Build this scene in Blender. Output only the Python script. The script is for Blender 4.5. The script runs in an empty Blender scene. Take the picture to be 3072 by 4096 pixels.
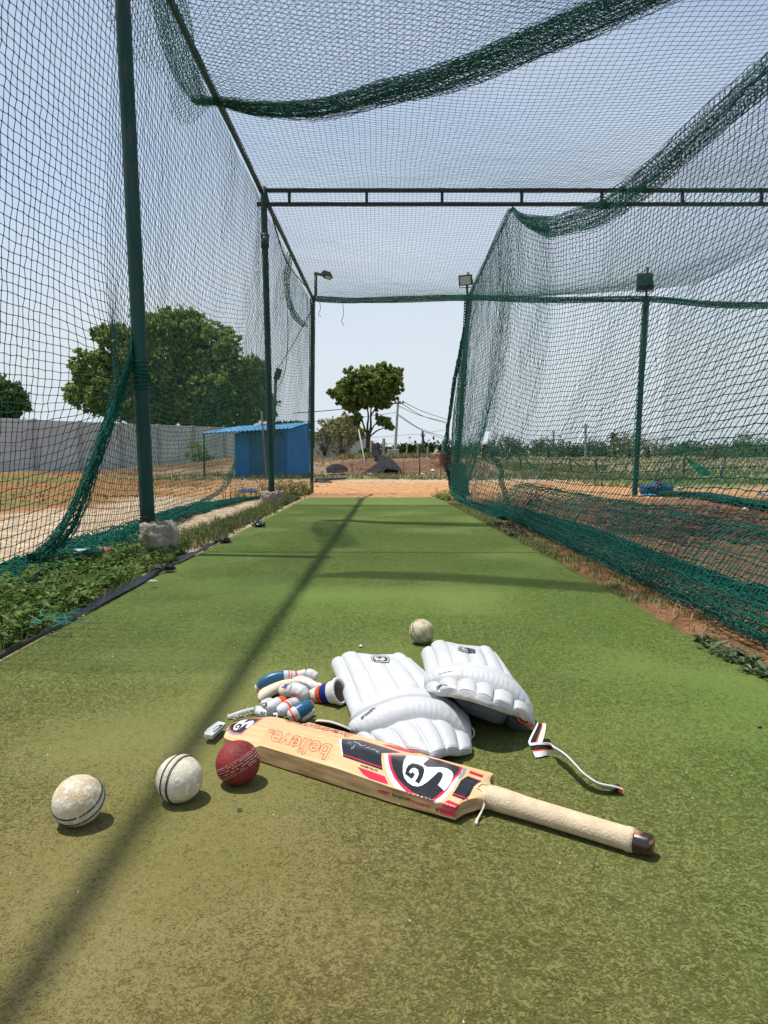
import bpy, bmesh, math, random
import numpy as np
from mathutils import Vector, Matrix, geometry
from mathutils.bvhtree import BVHTree

random.seed(7)
RNG = np.random.default_rng(11)
SC = bpy.context.scene
COL = SC.collection

# ------------------------------------------------------------------ camera numbers (photo pixels, 3072 x 4096)
FOC, PITCH, CAMH = 2850.0, math.atan(215 / 2850), 0.54
CP, SP = math.cos(PITCH), math.sin(PITCH)
DK = 3072 / 1659.0


def P(x, y, z=0.0):
    """ground-ish point: where the sight line through photo pixel (x, y) meets height z"""
    u = (x - 1536) / FOC
    v = (y - 2048) / FOC
    t = (CAMH - z) / (v * CP + SP)
    return np.array([u * t, (CP - v * SP) * t, z])


def Q(x, y, Y):
    """point at distance Y on the sight line through photo pixel (x, y)"""
    u = (x - 1536) / FOC
    v = (y - 2048) / FOC
    t = Y / (CP - v * SP)
    return np.array([u * t, Y, CAMH - (v * CP + SP) * t])


def Pd(x, y, z=0.0):
    return P(x * DK, y * DK, z)


def Qd(x, y, Y):
    return Q(x * DK, y * DK, Y)


def ray(x, y):
    u = (x - 1536) / FOC
    v = (y - 2048) / FOC
    d = Vector((u, CP - v * SP, -(v * CP + SP)))
    return d.normalized()


# ------------------------------------------------------------------ small maths
def ss(a, b, x):
    t = np.clip((np.asarray(x, float) - a) / (b - a), 0, 1)
    return t * t * (3 - 2 * t)


def unit(v):
    n = np.linalg.norm(v, axis=-1, keepdims=True)
    return v / np.maximum(n, 1e-9)


def spline(pts, n, closed=False):
    """Catmull-Rom through pts, n samples, evenly in parameter"""
    p = np.asarray(pts, float)
    if closed:
        p = np.vstack([p[-1], p, p[0], p[1]])
        m = len(p) - 3
        t = np.linspace(0, m, n, endpoint=False)
    else:
        p = np.vstack([2 * p[0] - p[1], p, 2 * p[-1] - p[-2]])
        m = len(p) - 3
        t = np.linspace(0, m, n)
    i = np.minimum(t.astype(int), m - 1)
    f = (t - i)[:, None]
    a, b, c, d = p[i], p[i + 1], p[i + 2], p[i + 3]
    return 0.5 * ((2 * b) + (-a + c) * f + (2 * a - 5 * b + 4 * c - d) * f ** 2 + (-a + 3 * b - 3 * c + d) * f ** 3)


_H = np.random.default_rng(3).random((256, 256))


def vnoise(x, y, s=1.0, seed=0):
    x = np.asarray(x, float) / s + seed * 17.3
    y = np.asarray(y, float) / s + seed * 9.1
    xi = np.floor(x).astype(int)
    yi = np.floor(y).astype(int)
    fx = x - xi
    fy = y - yi
    fx = fx * fx * (3 - 2 * fx)
    fy = fy * fy * (3 - 2 * fy)
    g = lambda a, b: _H[a % 256, b % 256]
    return (g(xi, yi) * (1 - fx) + g(xi + 1, yi) * fx) * (1 - fy) + (g(xi, yi + 1) * (1 - fx) + g(xi + 1, yi + 1) * fx) * fy


def fbm(x, y, s=1.0, seed=0):
    return 0.55 * vnoise(x, y, s, seed) + 0.3 * vnoise(x, y, s / 2.1, seed + 1) + 0.15 * vnoise(x, y, s / 4.3, seed + 2)


# ------------------------------------------------------------------ objects
def tag(o, label=None, cat=None, group=None, kind=None):
    if label:
        o['label'] = label
    if cat:
        o['category'] = cat
    if group:
        o['group'] = group
    if kind:
        o['kind'] = kind
    return o


def empty(name, loc, label, cat, group=None):
    o = bpy.data.objects.new(name, None)
    o.empty_display_size = 0.1
    o.location = loc
    COL.objects.link(o)
    tag(o, label, cat, group)
    bpy.context.view_layer.update()
    return o


def link(name, me, mat=None, parent=None):
    o = bpy.data.objects.new(name, me)
    COL.objects.link(o)
    if mat is not None:
        for m in (mat if isinstance(mat, (list, tuple)) else [mat]):
            me.materials.append(m)
    if parent is not None:
        o.parent = parent
        o.matrix_parent_inverse = world_of(parent).inverted()
    return o


def world_of(o):
    m = Matrix.LocRotScale(o.location, o.rotation_euler, o.scale)
    if o.parent is not None:
        m = world_of(o.parent) @ o.matrix_parent_inverse @ m
    return m


def mk(name, V, F, mat=None, parent=None, smooth=True, mi=None):
    """mesh object from world-space vertices; F an (n,3|4) array or a list of tuples"""
    me = bpy.data.meshes.new(name)
    V = np.asarray(V, np.float32)
    if isinstance(F, np.ndarray):
        k = F.shape[1]
        me.vertices.add(len(V))
        me.vertices.foreach_set('co', V.ravel())
        me.loops.add(F.size)
        me.loops.foreach_set('vertex_index', F.astype(np.int32).ravel())
        me.polygons.add(len(F))
        me.polygons.foreach_set('loop_start', np.arange(0, F.size, k, dtype=np.int32))
        me.polygons.foreach_set('loop_total', np.full(len(F), k, np.int32))
        me.update(calc_edges=True)
    else:
        me.from_pydata(V.tolist(), [], [tuple(int(i) for i in f) for f in F])
    if smooth:
        me.polygons.foreach_set('use_smooth', np.ones(len(me.polygons), bool))
    if mi is not None:
        me.polygons.foreach_set('material_index', np.asarray(mi, np.int32))
    me.validate()
    me.update()
    return link(name, me, mat, parent)


class MB:
    """collects pieces, links them as ONE mesh object"""

    def __init__(self):
        self.v, self.f, self.m, self.n = [], [], [], 0

    def add(self, V, F, mi=0):
        V = np.asarray(V, float).reshape(-1, 3)
        self.v.append(V)
        for f in F:
            self.f.append(tuple(int(i) + self.n for i in f))
            self.m.append(mi)
        self.n += len(V)
        return self

    def box(self, c, size, rot=None, mi=0, bev=0.0):
        sx, sy, sz = [s / 2 for s in size]
        bm = bmesh.new()
        bmesh.ops.create_cube(bm, size=1)
        for v in bm.verts:
            v.co = Vector((v.co.x * size[0], v.co.y * size[1], v.co.z * size[2]))
        if bev > 0:
            bmesh.ops.bevel(bm, geom=bm.edges[:], offset=bev, segments=2, affect='EDGES', profile=0.6)
        V = np.array([v.co[:] for v in bm.verts])
        bm.verts.index_update()
        F = [tuple(v.index for v in f.verts) for f in bm.faces]
        bm.free()
        if rot is not None:
            V = V @ np.array(rot.to_3x3()).T
        self.add(V + np.asarray(c, float), F, mi)
        return self

    def tube(self, pts, r, n=8, mi=0, cap=True, flat=1.0):
        V, F = tube_geo(pts, r, n, cap, flat)
        self.add(V, F, mi)
        return self

    def build(self, name, mat, parent=None, smooth=False):
        o = mk(name, np.vstack(self.v), self.f, mat, parent, smooth, self.m)
        return o


def frames(pts):
    p = np.asarray(pts, float)
    T = unit(np.gradient(p, axis=0))
    ref = np.array([0, 0, 1.0])
    if abs(T[:, 2]).mean() > 0.8:
        ref = np.array([0, 1.0, 0])
    B = unit(np.cross(T, ref))
    N = unit(np.cross(B, T))
    return T, N, B


def tube_geo(pts, r, n=8, cap=True, flat=1.0):
    p = np.asarray(pts, float)
    r = np.broadcast_to(np.asarray(r, float), (len(p),))
    T, N, B = frames(p)
    a = np.arange(n) * 2 * math.pi / n
    V = p[:, None] + r[:, None, None] * (np.cos(a)[None, :, None] * B[:, None] + flat * np.sin(a)[None, :, None] * N[:, None])
    F = []
    for i in range(len(p) - 1):
        for k in range(n):
            F.append((i * n + k, i * n + (k + 1) % n, (i + 1) * n + (k + 1) % n, (i + 1) * n + k))
    if cap:
        F.append(tuple(range(n - 1, -1, -1)))
        F.append(tuple((len(p) - 1) * n + k for k in range(n)))
    return V.reshape(-1, 3), F


def tube(name, pts, r, mat, parent=None, n=8, smooth=True, flat=1.0, cap=True):
    V, F = tube_geo(pts, r, n, cap, flat)
    return mk(name, V, F, mat, parent, smooth)


def grid_faces(n, m):
    i = np.arange(n - 1)[:, None]
    j = np.arange(m - 1)[None, :]
    a = i * m + j
    return np.stack([a, a + 1, a + m + 1, a + m], -1).reshape(-1, 4)


# ------------------------------------------------------------------ materials
def M(name, col, rough=0.6, col2=None, scale=20.0, detail=4.0, bump=0.0, bscale=None, spec=0.4, mix=(0.35, 0.65),
      coord='Object', island=0.0, metal=0.0, sheen=0.0, bdist=0.002, stretch=None, trans=0.0, extra=None, turn=0.0):
    m = bpy.data.materials.new(name)
    m.use_nodes = True
    nt = m.node_tree
    b = nt.nodes['Principled BSDF']
    b.inputs['Roughness'].default_value = rough
    b.inputs['Specular IOR Level'].default_value = spec
    b.inputs['Metallic'].default_value = metal
    b.inputs['Base Color'].default_value = (*col, 1)
    if sheen:
        b.inputs['Sheen Weight'].default_value = sheen
    tc = nt.nodes.new('ShaderNodeTexCoord')
    src = tc.outputs[coord]
    if stretch:
        mp = nt.nodes.new('ShaderNodeMapping')
        mp.inputs['Scale'].default_value = stretch
        if turn:
            rot_ = nt.nodes.new('ShaderNodeMapping')
            rot_.inputs['Rotation'].default_value = (0, 0, turn)
            nt.links.new(src, rot_.inputs[0])
            src = rot_.outputs[0]
        nt.links.new(src, mp.inputs[0])
        src = mp.outputs[0]
    out = None
    if col2 is not None:
        nz = nt.nodes.new('ShaderNodeTexNoise')
        nz.inputs['Scale'].default_value = scale
        nz.inputs['Detail'].default_value = detail
        nt.links.new(src, nz.inputs['Vector'])
        rp = nt.nodes.new('ShaderNodeValToRGB')
        rp.color_ramp.elements[0].position = mix[0]
        rp.color_ramp.elements[1].position = mix[1]
        rp.color_ramp.elements[0].color = (*col, 1)
        rp.color_ramp.elements[1].color = (*col2, 1)
        nt.links.new(nz.outputs['Fac'], rp.inputs[0])
        out = rp.outputs[0]
    if extra:
        out = extra(nt, src, out)
    if island:
        g = nt.nodes.new('ShaderNodeNewGeometry')
        hs = nt.nodes.new('ShaderNodeHueSaturation')
        mr = nt.nodes.new('ShaderNodeMapRange')
        mr.inputs['To Min'].default_value = 1 - island
        mr.inputs['To Max'].default_value = 1 + island
        nt.links.new(g.outputs['Random Per Island'], mr.inputs['Value'])
        nt.links.new(mr.outputs[0], hs.inputs['Value'])
        if out is None:
            hs.inputs['Color'].default_value = (*col, 1)
        else:
            nt.links.new(out, hs.inputs['Color'])
        out = hs.outputs[0]
    if out is not None:
        nt.links.new(out, b.inputs['Base Color'])
    if bump:
        nb = nt.nodes.new('ShaderNodeTexNoise')
        nb.inputs['Scale'].default_value = bscale or scale
        nb.inputs['Detail'].default_value = 6
        nt.links.new(src, nb.inputs['Vector'])
        bp = nt.nodes.new('ShaderNodeBump')
        bp.inputs['Strength'].default_value = bump
        bp.inputs['Distance'].default_value = bdist
        nt.links.new(nb.outputs['Fac'], bp.inputs['Height'])
        nt.links.new(bp.outputs[0], b.inputs['Normal'])
    if trans:
        tr = nt.nodes.new('ShaderNodeBsdfTranslucent')
        if out is not None:
            nt.links.new(out, tr.inputs[0])
        else:
            tr.inputs[0].default_value = (*col, 1)
        mx = nt.nodes.new('ShaderNodeMixShader')
        mx.inputs[0].default_value = trans
        nt.links.new(b.outputs[0], mx.inputs[1])
        nt.links.new(tr.outputs[0], mx.inputs[2])
        nt.links.new(mx.outputs[0], nt.nodes['Material Output'].inputs['Surface'])
    return m


def noise_node(nt, src, scale, detail=4, lo=0.4, hi=0.6):
    n = nt.nodes.new('ShaderNodeTexNoise')
    n.inputs['Scale'].default_value = scale
    n.inputs['Detail'].default_value = detail
    nt.links.new(src, n.inputs['Vector'])
    mr = nt.nodes.new('ShaderNodeMapRange')
    mr.inputs['From Min'].default_value = lo
    mr.inputs['From Max'].default_value = hi
    nt.links.new(n.outputs['Fac'], mr.inputs['Value'])
    return mr.outputs[0]


def mixc(nt, fac, a, b, mode='MIX'):
    x = nt.nodes.new('ShaderNodeMix')
    x.data_type = 'RGBA'
    x.blend_type = mode
    for s, v in ((0, fac), (6, a), (7, b)):
        if isinstance(v, (int, float)):
            x.inputs[s].default_value = v
        elif isinstance(v, tuple):
            x.inputs[s].default_value = (*v, 1)
        else:
            nt.links.new(v, x.inputs[s])
    return x.outputs[2]


# ------------------------------------------------------------------ stickers: flat artwork laid on a real surface
class Surf:
    def __init__(self, objs):
        V, F, n = [], [], 0
        for o in objs:
            me = o.data
            mw = world_of(o)
            V += [mw @ v.co for v in me.vertices]
            F += [tuple(i + n for i in p.vertices) for p in me.polygons]
            n = len(V)
        self.b = BVHTree.FromPolygons(V, F)

    def hit(self, x, y, off):
        d = ray(x, y)
        o = Vector((0, 0, CAMH))
        h, nrm, _, _ = self.b.ray_cast(o, d)
        self.miss = h is None
        if h is None:
            # just past a silhouette: nearest place on the surface
            p = Vector(Q(x, y, self.fallback))
            h, nrm, _, _ = self.b.find_nearest(p)
        if nrm.dot(d) > 0:
            nrm = -nrm
        self.fallback = h.y
        return np.array(h + nrm * off)

    fallback = 1.3


def sticker(name, px, mat, parent, surf, off=0.0004, step=7.0):
    p = np.asarray(px, float)
    n = len(p)
    pts = []
    for i in range(n):
        a, b = p[i], p[(i + 1) % n]
        k = max(1, int(np.linalg.norm(b - a) / step))
        for t in range(k):
            pts.append(tuple(a + (b - a) * t / k))
    m = len(pts)
    edges = [(i, (i + 1) % m) for i in range(m)]
    lo, hi = p.min(0), p.max(0)
    for gx in np.arange(lo[0], hi[0], step):
        for gy in np.arange(lo[1], hi[1], step):
            pts.append((gx + 0.013 * gy % 1, gy))
    r = geometry.delaunay_2d_cdt([Vector(q) for q in pts], edges, [list(range(m))], 1, 1e-5)
    V, bad = [], []
    for v in r[0]:
        V.append(surf.hit(v.x, v.y, off))
        q = V[-1]
        dd = q[1] * CP - (q[2] - CAMH) * SP
        ex, ey = 1536 + FOC * q[0] / dd - v.x, 2048 - FOC * (q[1] * SP + (q[2] - CAMH) * CP) / dd - v.y
        bad.append(surf.miss and math.hypot(ex, ey) > 9)
    fs = [tuple(f) for f in r[2] if not any(bad[i] for i in f) and max(np.linalg.norm(V[f[0]] - V[f[1]]), np.linalg.norm(V[f[1]] - V[f[2]]), np.linalg.norm(V[f[2]] - V[f[0]])) < step * 0.010]
    par = list(range(len(V)))

    def root(i):
        while par[i] != i:
            par[i] = par[par[i]]
            i = par[i]
        return i
    for f_ in fs:
        for i in f_[1:]:
            par[root(i)] = root(f_[0])
    cnt = {}
    for f_ in fs:
        cnt[root(f_[0])] = cnt.get(root(f_[0]), 0) + 1
    if cnt:
        big = max(cnt, key=cnt.get)
        fs = [f_ for f_ in fs if root(f_[0]) == big]
    used = sorted({i for f_ in fs for i in f_})
    ren = {i: k for k, i in enumerate(used)}
    return mk(name, [V[i] for i in used], [tuple(ren[i] for i in f_) for f_ in fs], mat, parent, True)


def text_mesh(body, outline=False, shear=0.0, bold=0.0):
    c = bpy.data.curves.new('lettering', 'FONT')
    c.body = body
    c.resolution_u = 4
    c.shear = shear
    c.offset = bold
    if outline:
        c.fill_mode = 'NONE' if hasattr(c, 'fill_mode') else c.fill_mode
    o = bpy.data.objects.new('lettering', c)
    COL.objects.link(o)
    dg = bpy.context.evaluated_depsgraph_get()
    me = bpy.data.meshes.new_from_object(o.evaluated_get(dg))
    V = np.array([v.co[:2] for v in me.vertices])
    F = [tuple(f.vertices) for f in me.polygons]
    E = [tuple(e.vertices) for e in me.edges]
    bpy.data.objects.remove(o)
    bpy.data.meshes.remove(me)
    bpy.data.curves.remove(c)
    lo, hi = V.min(0), V.max(0)
    return (V - lo) / (hi - lo), F, E


def lettering(name, body, O, X, Y, mat, parent, surf, off=0.0006, outline=0.0, shear=0.0, bold=0.0, hitfn=None):
    """letters whose box runs from photo point O along OX (width) and OY (height)"""
    V, F, E = text_mesh(body, False, shear, bold)
    O, X, Y = (np.asarray(a, float) for a in (O, X, Y))
    W = O + V[:, :1] * (X - O) + V[:, 1:] * (Y - O)
    H = [(hitfn or surf.hit)(w[0], w[1], off) for w in W]
    if not outline:
        return mk(name, H, F, mat, parent, False)
    cnt = {}
    for f in F:
        for i in range(len(f)):
            e = tuple(sorted((f[i], f[(i + 1) % len(f)])))
            cnt[e] = cnt.get(e, 0) + 1
    mb = MB()
    H = np.array(H)
    for (a, b), k in cnt.items():
        if k == 1:
            d = H[b] - H[a]
            l = np.linalg.norm(d)
            if l < 1e-6:
                continue
            mb.tube([H[a] - d / l * outline * 0.4, H[b] + d / l * outline * 0.4], outline, 5, 0, True)
    return mb.build(name, mat, parent)


# ------------------------------------------------------------------ netting
def net_geo(G, r, mask=None):
    """twine mesh: three-sided strands along both directions of node grid G (n,m,3)"""
    Vs, Fs, off = [], [], 0
    for ax in (0, 1):
        g = G if ax == 0 else np.swapaxes(G, 0, 1)
        k = None if mask is None else (mask if ax == 0 else mask.T)
        n, m = g.shape[:2]
        T = unit(np.gradient(g, axis=0))
        S = np.gradient(g, axis=1)
        N = unit(np.cross(T, S))
        B = unit(np.cross(T, N))
        a = np.arange(3) * 2 * math.pi / 3
        V = g[:, :, None] + r * (np.cos(a)[None, None, :, None] * B[:, :, None] + np.sin(a)[None, None, :, None] * N[:, :, None])
        idx = np.arange(n * m * 3).reshape(n, m, 3) + off
        nx = np.roll(idx, -1, 2)
        F = np.stack([idx[:-1], nx[:-1], nx[1:], idx[1:]], -1)
        if k is not None:
            F = F[k[:-1] & k[1:]]
        Vs.append(V.reshape(-1, 3))
        Fs.append(F.reshape(-1, 4))
        off += n * m * 3
    return np.vstack(Vs), np.vstack(Fs)


def knots_geo(pts, r):
    o = np.array([[1, 0, 0], [-1, 0, 0], [0, 1, 0], [0, -1, 0], [0, 0, 1], [0, 0, -1]], float)
    f = np.array([[0, 2, 4], [2, 1, 4], [1, 3, 4], [3, 0, 4], [2, 0, 5], [1, 2, 5], [3, 1, 5], [0, 3, 5]])
    V = (pts[:, None] + o[None] * r).reshape(-1, 3)
    F = (f[None] + 6 * np.arange(len(pts))[:, None, None]).reshape(-1, 3)
    return V, F


def net(name, G, r, mat, parent, mask=None, knot=0.0):
    V, F = net_geo(G, r, mask)
    if knot:
        kp = G.reshape(-1, 3) if mask is None else G[mask]
        kv, kf = knots_geo(kp, knot)
        kf = np.hstack([kf, kf[:, :1]])  # degenerate quads are cleaned by validate; keep tris separate instead
        me = bpy.data.meshes.new(name)
        q = F
        t = kf[:, :3] + len(V)
        VV = np.vstack([V, kv]).astype(np.float32)
        me.vertices.add(len(VV))
        me.vertices.foreach_set('co', VV.ravel())
        li = np.concatenate([q.ravel(), t.ravel()]).astype(np.int32)
        me.loops.add(len(li))
        me.loops.foreach_set('vertex_index', li)
        me.polygons.add(len(q) + len(t))
        st = np.concatenate([np.arange(len(q)) * 4, len(q) * 4 + np.arange(len(t)) * 3]).astype(np.int32)
        tt = np.concatenate([np.full(len(q), 4), np.full(len(t), 3)]).astype(np.int32)
        me.polygons.foreach_set('loop_start', st)
        me.polygons.foreach_set('loop_total', tt)
        me.polygons.foreach_set('use_smooth', np.ones(len(tt), bool))
        me.update(calc_edges=True)
        return link(name, me, mat, parent)
    return mk(name, V, F, mat, parent, True)


def gathered(name, path, width, r, mat, parent, layers=4, across=7, cell=0.045, thick=0.05, seed=1, wfn=None, dirv=None):
    """net bunched up along a path: several crumpled layers of twine mesh"""
    rg = np.random.default_rng(seed)
    path = np.asarray(path, float)
    L = np.concatenate([[0], np.cumsum(np.linalg.norm(np.diff(path, axis=0), axis=1))])
    n = max(4, int(L[-1] / cell))
    t = np.linspace(0, L[-1], n)
    C = np.stack([np.interp(t, L, path[:, k]) for k in range(3)], 1)
    T, N, B = frames(C)
    if dirv is not None:
        B = unit(np.asarray(dirv, float)[None] - (T * np.asarray(dirv, float)).sum(1, keepdims=True) * T)
        N = unit(np.cross(T, B))
    Vs, Fs, off = [], [], 0
    w = width * (np.ones(n) if wfn is None else wfn(t / L[-1]))
    for l in range(layers):
        sh = rg.uniform(-1, 1) * 2.2
        q = np.linspace(-0.5, 0.5, across)
        ph = rg.uniform(0, 6.28)
        G = np.zeros((n, across, 3))
        for j, qq in enumerate(q):
            ii = np.clip(np.arange(n) + sh * qq * across * 0.6, 0, n - 1)
            i0 = ii.astype(int)
            f = (ii - i0)[:, None]
            i1 = np.minimum(i0 + 1, n - 1)
            c = C[i0] * (1 - f) + C[i1] * f
            wob = 0.35 * np.sin(t * 3.1 + ph + j * .7) + rg.normal(0, 0.08, n)
            zz = thick * np.minimum(1.0, w / width * 1.25) * (np.sin(qq * 9 + ph + t * 2.3) * 0.55 + 0.6 * (fbm(t, t * 0 + qq * 3, .22, l * 7 + seed % 50) - .5) + rg.normal(0, 0.12, n))
            G[:, j] = c + B[i0] * (w * (qq + 0.12 * wob))[:, None] + N[i0] * zz[:, None]
        V, F = net_geo(G, r)
        Vs.append(V)
        Fs.append(F + off)
        off += len(V)
    return mk(name, np.vstack(Vs), np.vstack(Fs), mat, parent, True)
# ================================================================== camera, light, sky
cam = bpy.data.cameras.new('camera')
cam.sensor_fit = 'HORIZONTAL'
cam.sensor_width = 36
cam.lens = 36 * FOC / 3072
cam.clip_start = 0.02
cam.clip_end = 3000
co = bpy.data.objects.new('camera', cam)
co.location = (0, 0, CAMH)
co.rotation_euler = (math.pi / 2 - PITCH, 0, 0)
COL.objects.link(co)
SC.camera = co

SUN_D = Vector((0.305, -0.04, -1.0)).normalized()      # the way the light travels
ELEV = math.asin(-SUN_D.z)
w = bpy.data.worlds.new('World')
SC.world = w
w.use_nodes = True
nt = w.node_tree
sky = nt.nodes.new('ShaderNodeTexSky')
sky.sky_type = 'NISHITA'
sky.sun_disc = False
sky.sun_elevation = ELEV
sky.sun_rotation = math.atan2(-SUN_D.x, -SUN_D.y)
sky.altitude = 300
sky.air_density = 1.0
sky.dust_density = 0.5
sky.ozone_density = 2.2
bg = nt.nodes['Background']
bg.inputs['Strength'].default_value = 0.148
# thin white heat haze low in the sky
wt = nt.nodes.new('ShaderNodeTexCoord')
wsep = nt.nodes.new('ShaderNodeSeparateXYZ')
nt.links.new(wt.outputs['Generated'], wsep.inputs[0])
wr = nt.nodes.new('ShaderNodeValToRGB')
for p_, v_ in ((0.0, 0.97), (0.10, 0.92), (0.22, 0.68), (0.40, 0.44), (0.60, 0.26)):
    e_ = wr.color_ramp.elements.new(p_) if p_ not in (0.0,) else wr.color_ramp.elements[0]
    e_.position = p_
    e_.color = (v_, v_, v_, 1)
wr.color_ramp.elements[-1].color = (0.15, 0.15, 0.15, 1)
nt.links.new(wsep.outputs['Z'], wr.inputs[0])
hz = 0.90 / 0.148
cl = nt.nodes.new('ShaderNodeTexNoise')          # faint high cloud in the haze
cl.inputs['Scale'].default_value = 2.2
cl.inputs['Detail'].default_value = 5
mpc = nt.nodes.new('ShaderNodeMapping')
mpc.inputs['Scale'].default_value = (1, 1, 2.6)
nt.links.new(wt.outputs['Generated'], mpc.inputs[0])
nt.links.new(mpc.outputs[0], cl.inputs['Vector'])
clm = nt.nodes.new('ShaderNodeMapRange')
clm.inputs['From Min'].default_value = 0.35
clm.inputs['From Max'].default_value = 0.75
clm.inputs['To Max'].default_value = 0.30
nt.links.new(cl.outputs['Fac'], clm.inputs['Value'])
cla = nt.nodes.new('ShaderNodeMath')
cla.operation = 'ADD'
cla.use_clamp = True
nt.links.new(wr.outputs[0], cla.inputs[0])
nt.links.new(clm.outputs[0], cla.inputs[1])
hazy = mixc(nt, cla.outputs[0], sky.outputs[0], (0.665 * hz, 0.735 * hz, 0.795 * hz))
nt.links.new(hazy, bg.inputs['Color'])

sl = bpy.data.lights.new('sun', 'SUN')
sl.energy = 4.2
sl.angle = math.radians(0.85)
sl.color = (1.0, 0.95, 0.87)
so = bpy.data.objects.new('sun', sl)
so.rotation_euler = SUN_D.to_track_quat('-Z', 'Y').to_euler()
so.location = (-6, -1, 20)
COL.objects.link(so)

vs = SC.view_settings
vs.view_transform = 'Standard'
vs.look = 'None'
vs.exposure = 0.28
vs.gamma = 1.0
vs.use_curve_mapping = False
SC.cycles.max_bounces = 6
SC.cycles.diffuse_bounces = 3
SC.cycles.use_denoising = True


# ================================================================== terrain
def height(x, y):
    x = np.asarray(x, float)
    y = np.asarray(y, float)
    h = -0.13 * ss(9.0, 13.5, y) + 0.10 * ss(20, 26, y)
    near_l = ss(-13, -5.5, x)
    mid_r = 1 - ss(3.4, 5.6, x)
    bank = 0.52 * ss(25.3, 29.5, y + 0.6 * np.sin(x * 0.9)) * near_l * mid_r
    left = 0.5 * ss(32, 47, y) * (1 - near_l)
    right = 0.45 * ss(34, 75, y) * (1 - mid_r)
    h = h + bank + left + right + 1.2 * ss(70, 170, y)
    rough = 0.03 * (fbm(x, y, 1.3, 3) - 0.5) * ss(9.5, 11, y) + 0.22 * (fbm(x, y, 2.4, 5) - 0.5) * ss(24, 26, y) * (1 - ss(33, 45, y))
    side = np.maximum(ss(1.1, 1.5, x), 1 - ss(-1.6, -1.2, x))
    return h + rough + side * (0.035 * (fbm(x, y, 0.5, 8) - 0.5) + 0.02 * (fbm(x, y, 0.12, 2) - 0.5)) * (1 - ss(9, 12, y)) - 0.014 * (1 - side) * (1 - ss(10, 10.5, y))


def axis(lst):
    return np.unique(np.concatenate([np.arange(a, b, s) for a, b, s in lst]).round(4))


gx = axis([(-400, -60, 20), (-60, -20, 2.5), (-20, -7, 0.5), (-7, -2.6, 0.16), (-2.6, -0.9, 0.06), (-0.9, 0.9, 0.3), (0.9, 2.6, 0.06), (2.6, 7, 0.14), (7, 14, 0.4), (14, 60, 2), (60, 401, 20)])
gy = axis([(-6, 0.4, 0.8), (0.4, 4.5, 0.08), (4.5, 12, 0.12), (12, 24, 0.25), (24, 32, 0.16), (32, 60, 0.9), (60, 180, 5), (180, 1500, 60)])
XX, YY = np.meshgrid(gx, gy, indexing='ij')
ZZ = height(XX, YY)
TV = np.stack([XX, YY, ZZ], -1).reshape(-1, 3)


def lerp(a, b, t):
    return np.asarray(a) * (1 - t[..., None]) + np.asarray(b) * t[..., None]


def ground_colour(x, y):
    n1, n2, n3 = fbm(x, y, 2.2, 1), fbm(x, y, 0.7, 4), fbm(x, y, 5.0, 7)
    sand = lerp((0.46, 0.235, 0.098), (0.52, 0.30, 0.145), n1)
    pale = lerp((0.42, 0.31, 0.20), (0.50, 0.39, 0.27), n2)
    soil = lerp((0.165, 0.082, 0.043), (0.25, 0.135, 0.072), n2)
    mulch = lerp((0.085, 0.040, 0.026), (0.17, 0.08, 0.043), n2)
    dry = lerp((0.27, 0.13, 0.045), (0.17, 0.15, 0.05), ss(0.42, 0.6, n1))
    bank = lerp((0.15, 0.085, 0.05), (0.26, 0.19, 0.115), ss(0.4, 0.62, n1))
    grass = lerp((0.085, 0.13, 0.03), (0.20, 0.19, 0.075), ss(0.4, 0.6, n3))
    field = lerp((0.26, 0.21, 0.12), (0.16, 0.17, 0.07), ss(0.4, 0.62, n1))
    c = sand.copy()
    # right hand lane: red-brown earth with a darker mulched patch
    k = ss(0.5, 0.6, x) * (1 - ss(8.2 + n1 * 2, 9.6 + n1 * 2, y))
    c = lerp3(c, soil, k)
    k2 = ss(1.5, 2.0, x + (n2 - 0.5)) * ss(4.0, 4.9, y + (n1 - 0.5)) * (1 - ss(7.3, 8.4, y + 1.6 * (n1 - 0.5)))
    c = lerp3(c, mulch, k2 * ss(0.3, 0.55, n2 + 0.1))
    # left: pale compacted strip, then dry orange grass
    k = 1 - ss(-1.12, -0.95, x)
    c = lerp3(c, pale, k * (1 - ss(9, 12, y)))
    edge = -1.45 - 0.30 * y - 0.5 * (n2 - 0.5) * 2 + 1.1 * ss(5.8, 9, y)
    k = 1 - ss(edge - 0.5, edge + 0.1, x)
    c = lerp3(c, dry, k * ss(2, 3, y))
    k = (1 - ss(-6, -3.2, x + 2 * (n1 - 0.5))) * ss(8, 10, y)
    c = lerp3(c, dry, k)
    c = lerp3(c, pale, ss(19.5, 21.5, y + 2 * (n1 - 0.5)) * ss(-6, -4, x) * (1 - ss(22, 23, y)))
    # strip of grass at the foot of the bank, then the bank
    k = ss(21.3, 22.4, y + 1.2 * (n2 - 0.5)) * ss(-9, -6, x) * (1 - ss(6, 9, x))
    c = lerp3(c, field, k)
    k = ss(24.6, 26, y + 1.0 * (n2 - 0.5)) * (1 - ss(8, 10, x))
    c = lerp3(c, bank, k * (1 - ss(31, 36, y)) * (1 - ss(3.8, 5.6, x)))
    c = lerp3(c, grass, ss(30.5, 34, y) * (1 - ss(8, 12, x)))
    # right: field with a green band, then straw coloured ground
    r = ss(5.0, 7.0, x)
    c = lerp3(c, grass, r * ss(15.5, 18, y + 2 * (n1 - 0.5)) * (1 - ss(26, 29, y)))
    c = lerp3(c, field, ss(6, 9, x) * ss(27, 31, y))
    c = lerp3(c, grass, ss(80, 120, y))
    return c


def lerp3(a, b, k):
    k = np.clip(k, 0, 1)[..., None]
    return a * (1 - k) + b * k


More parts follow.
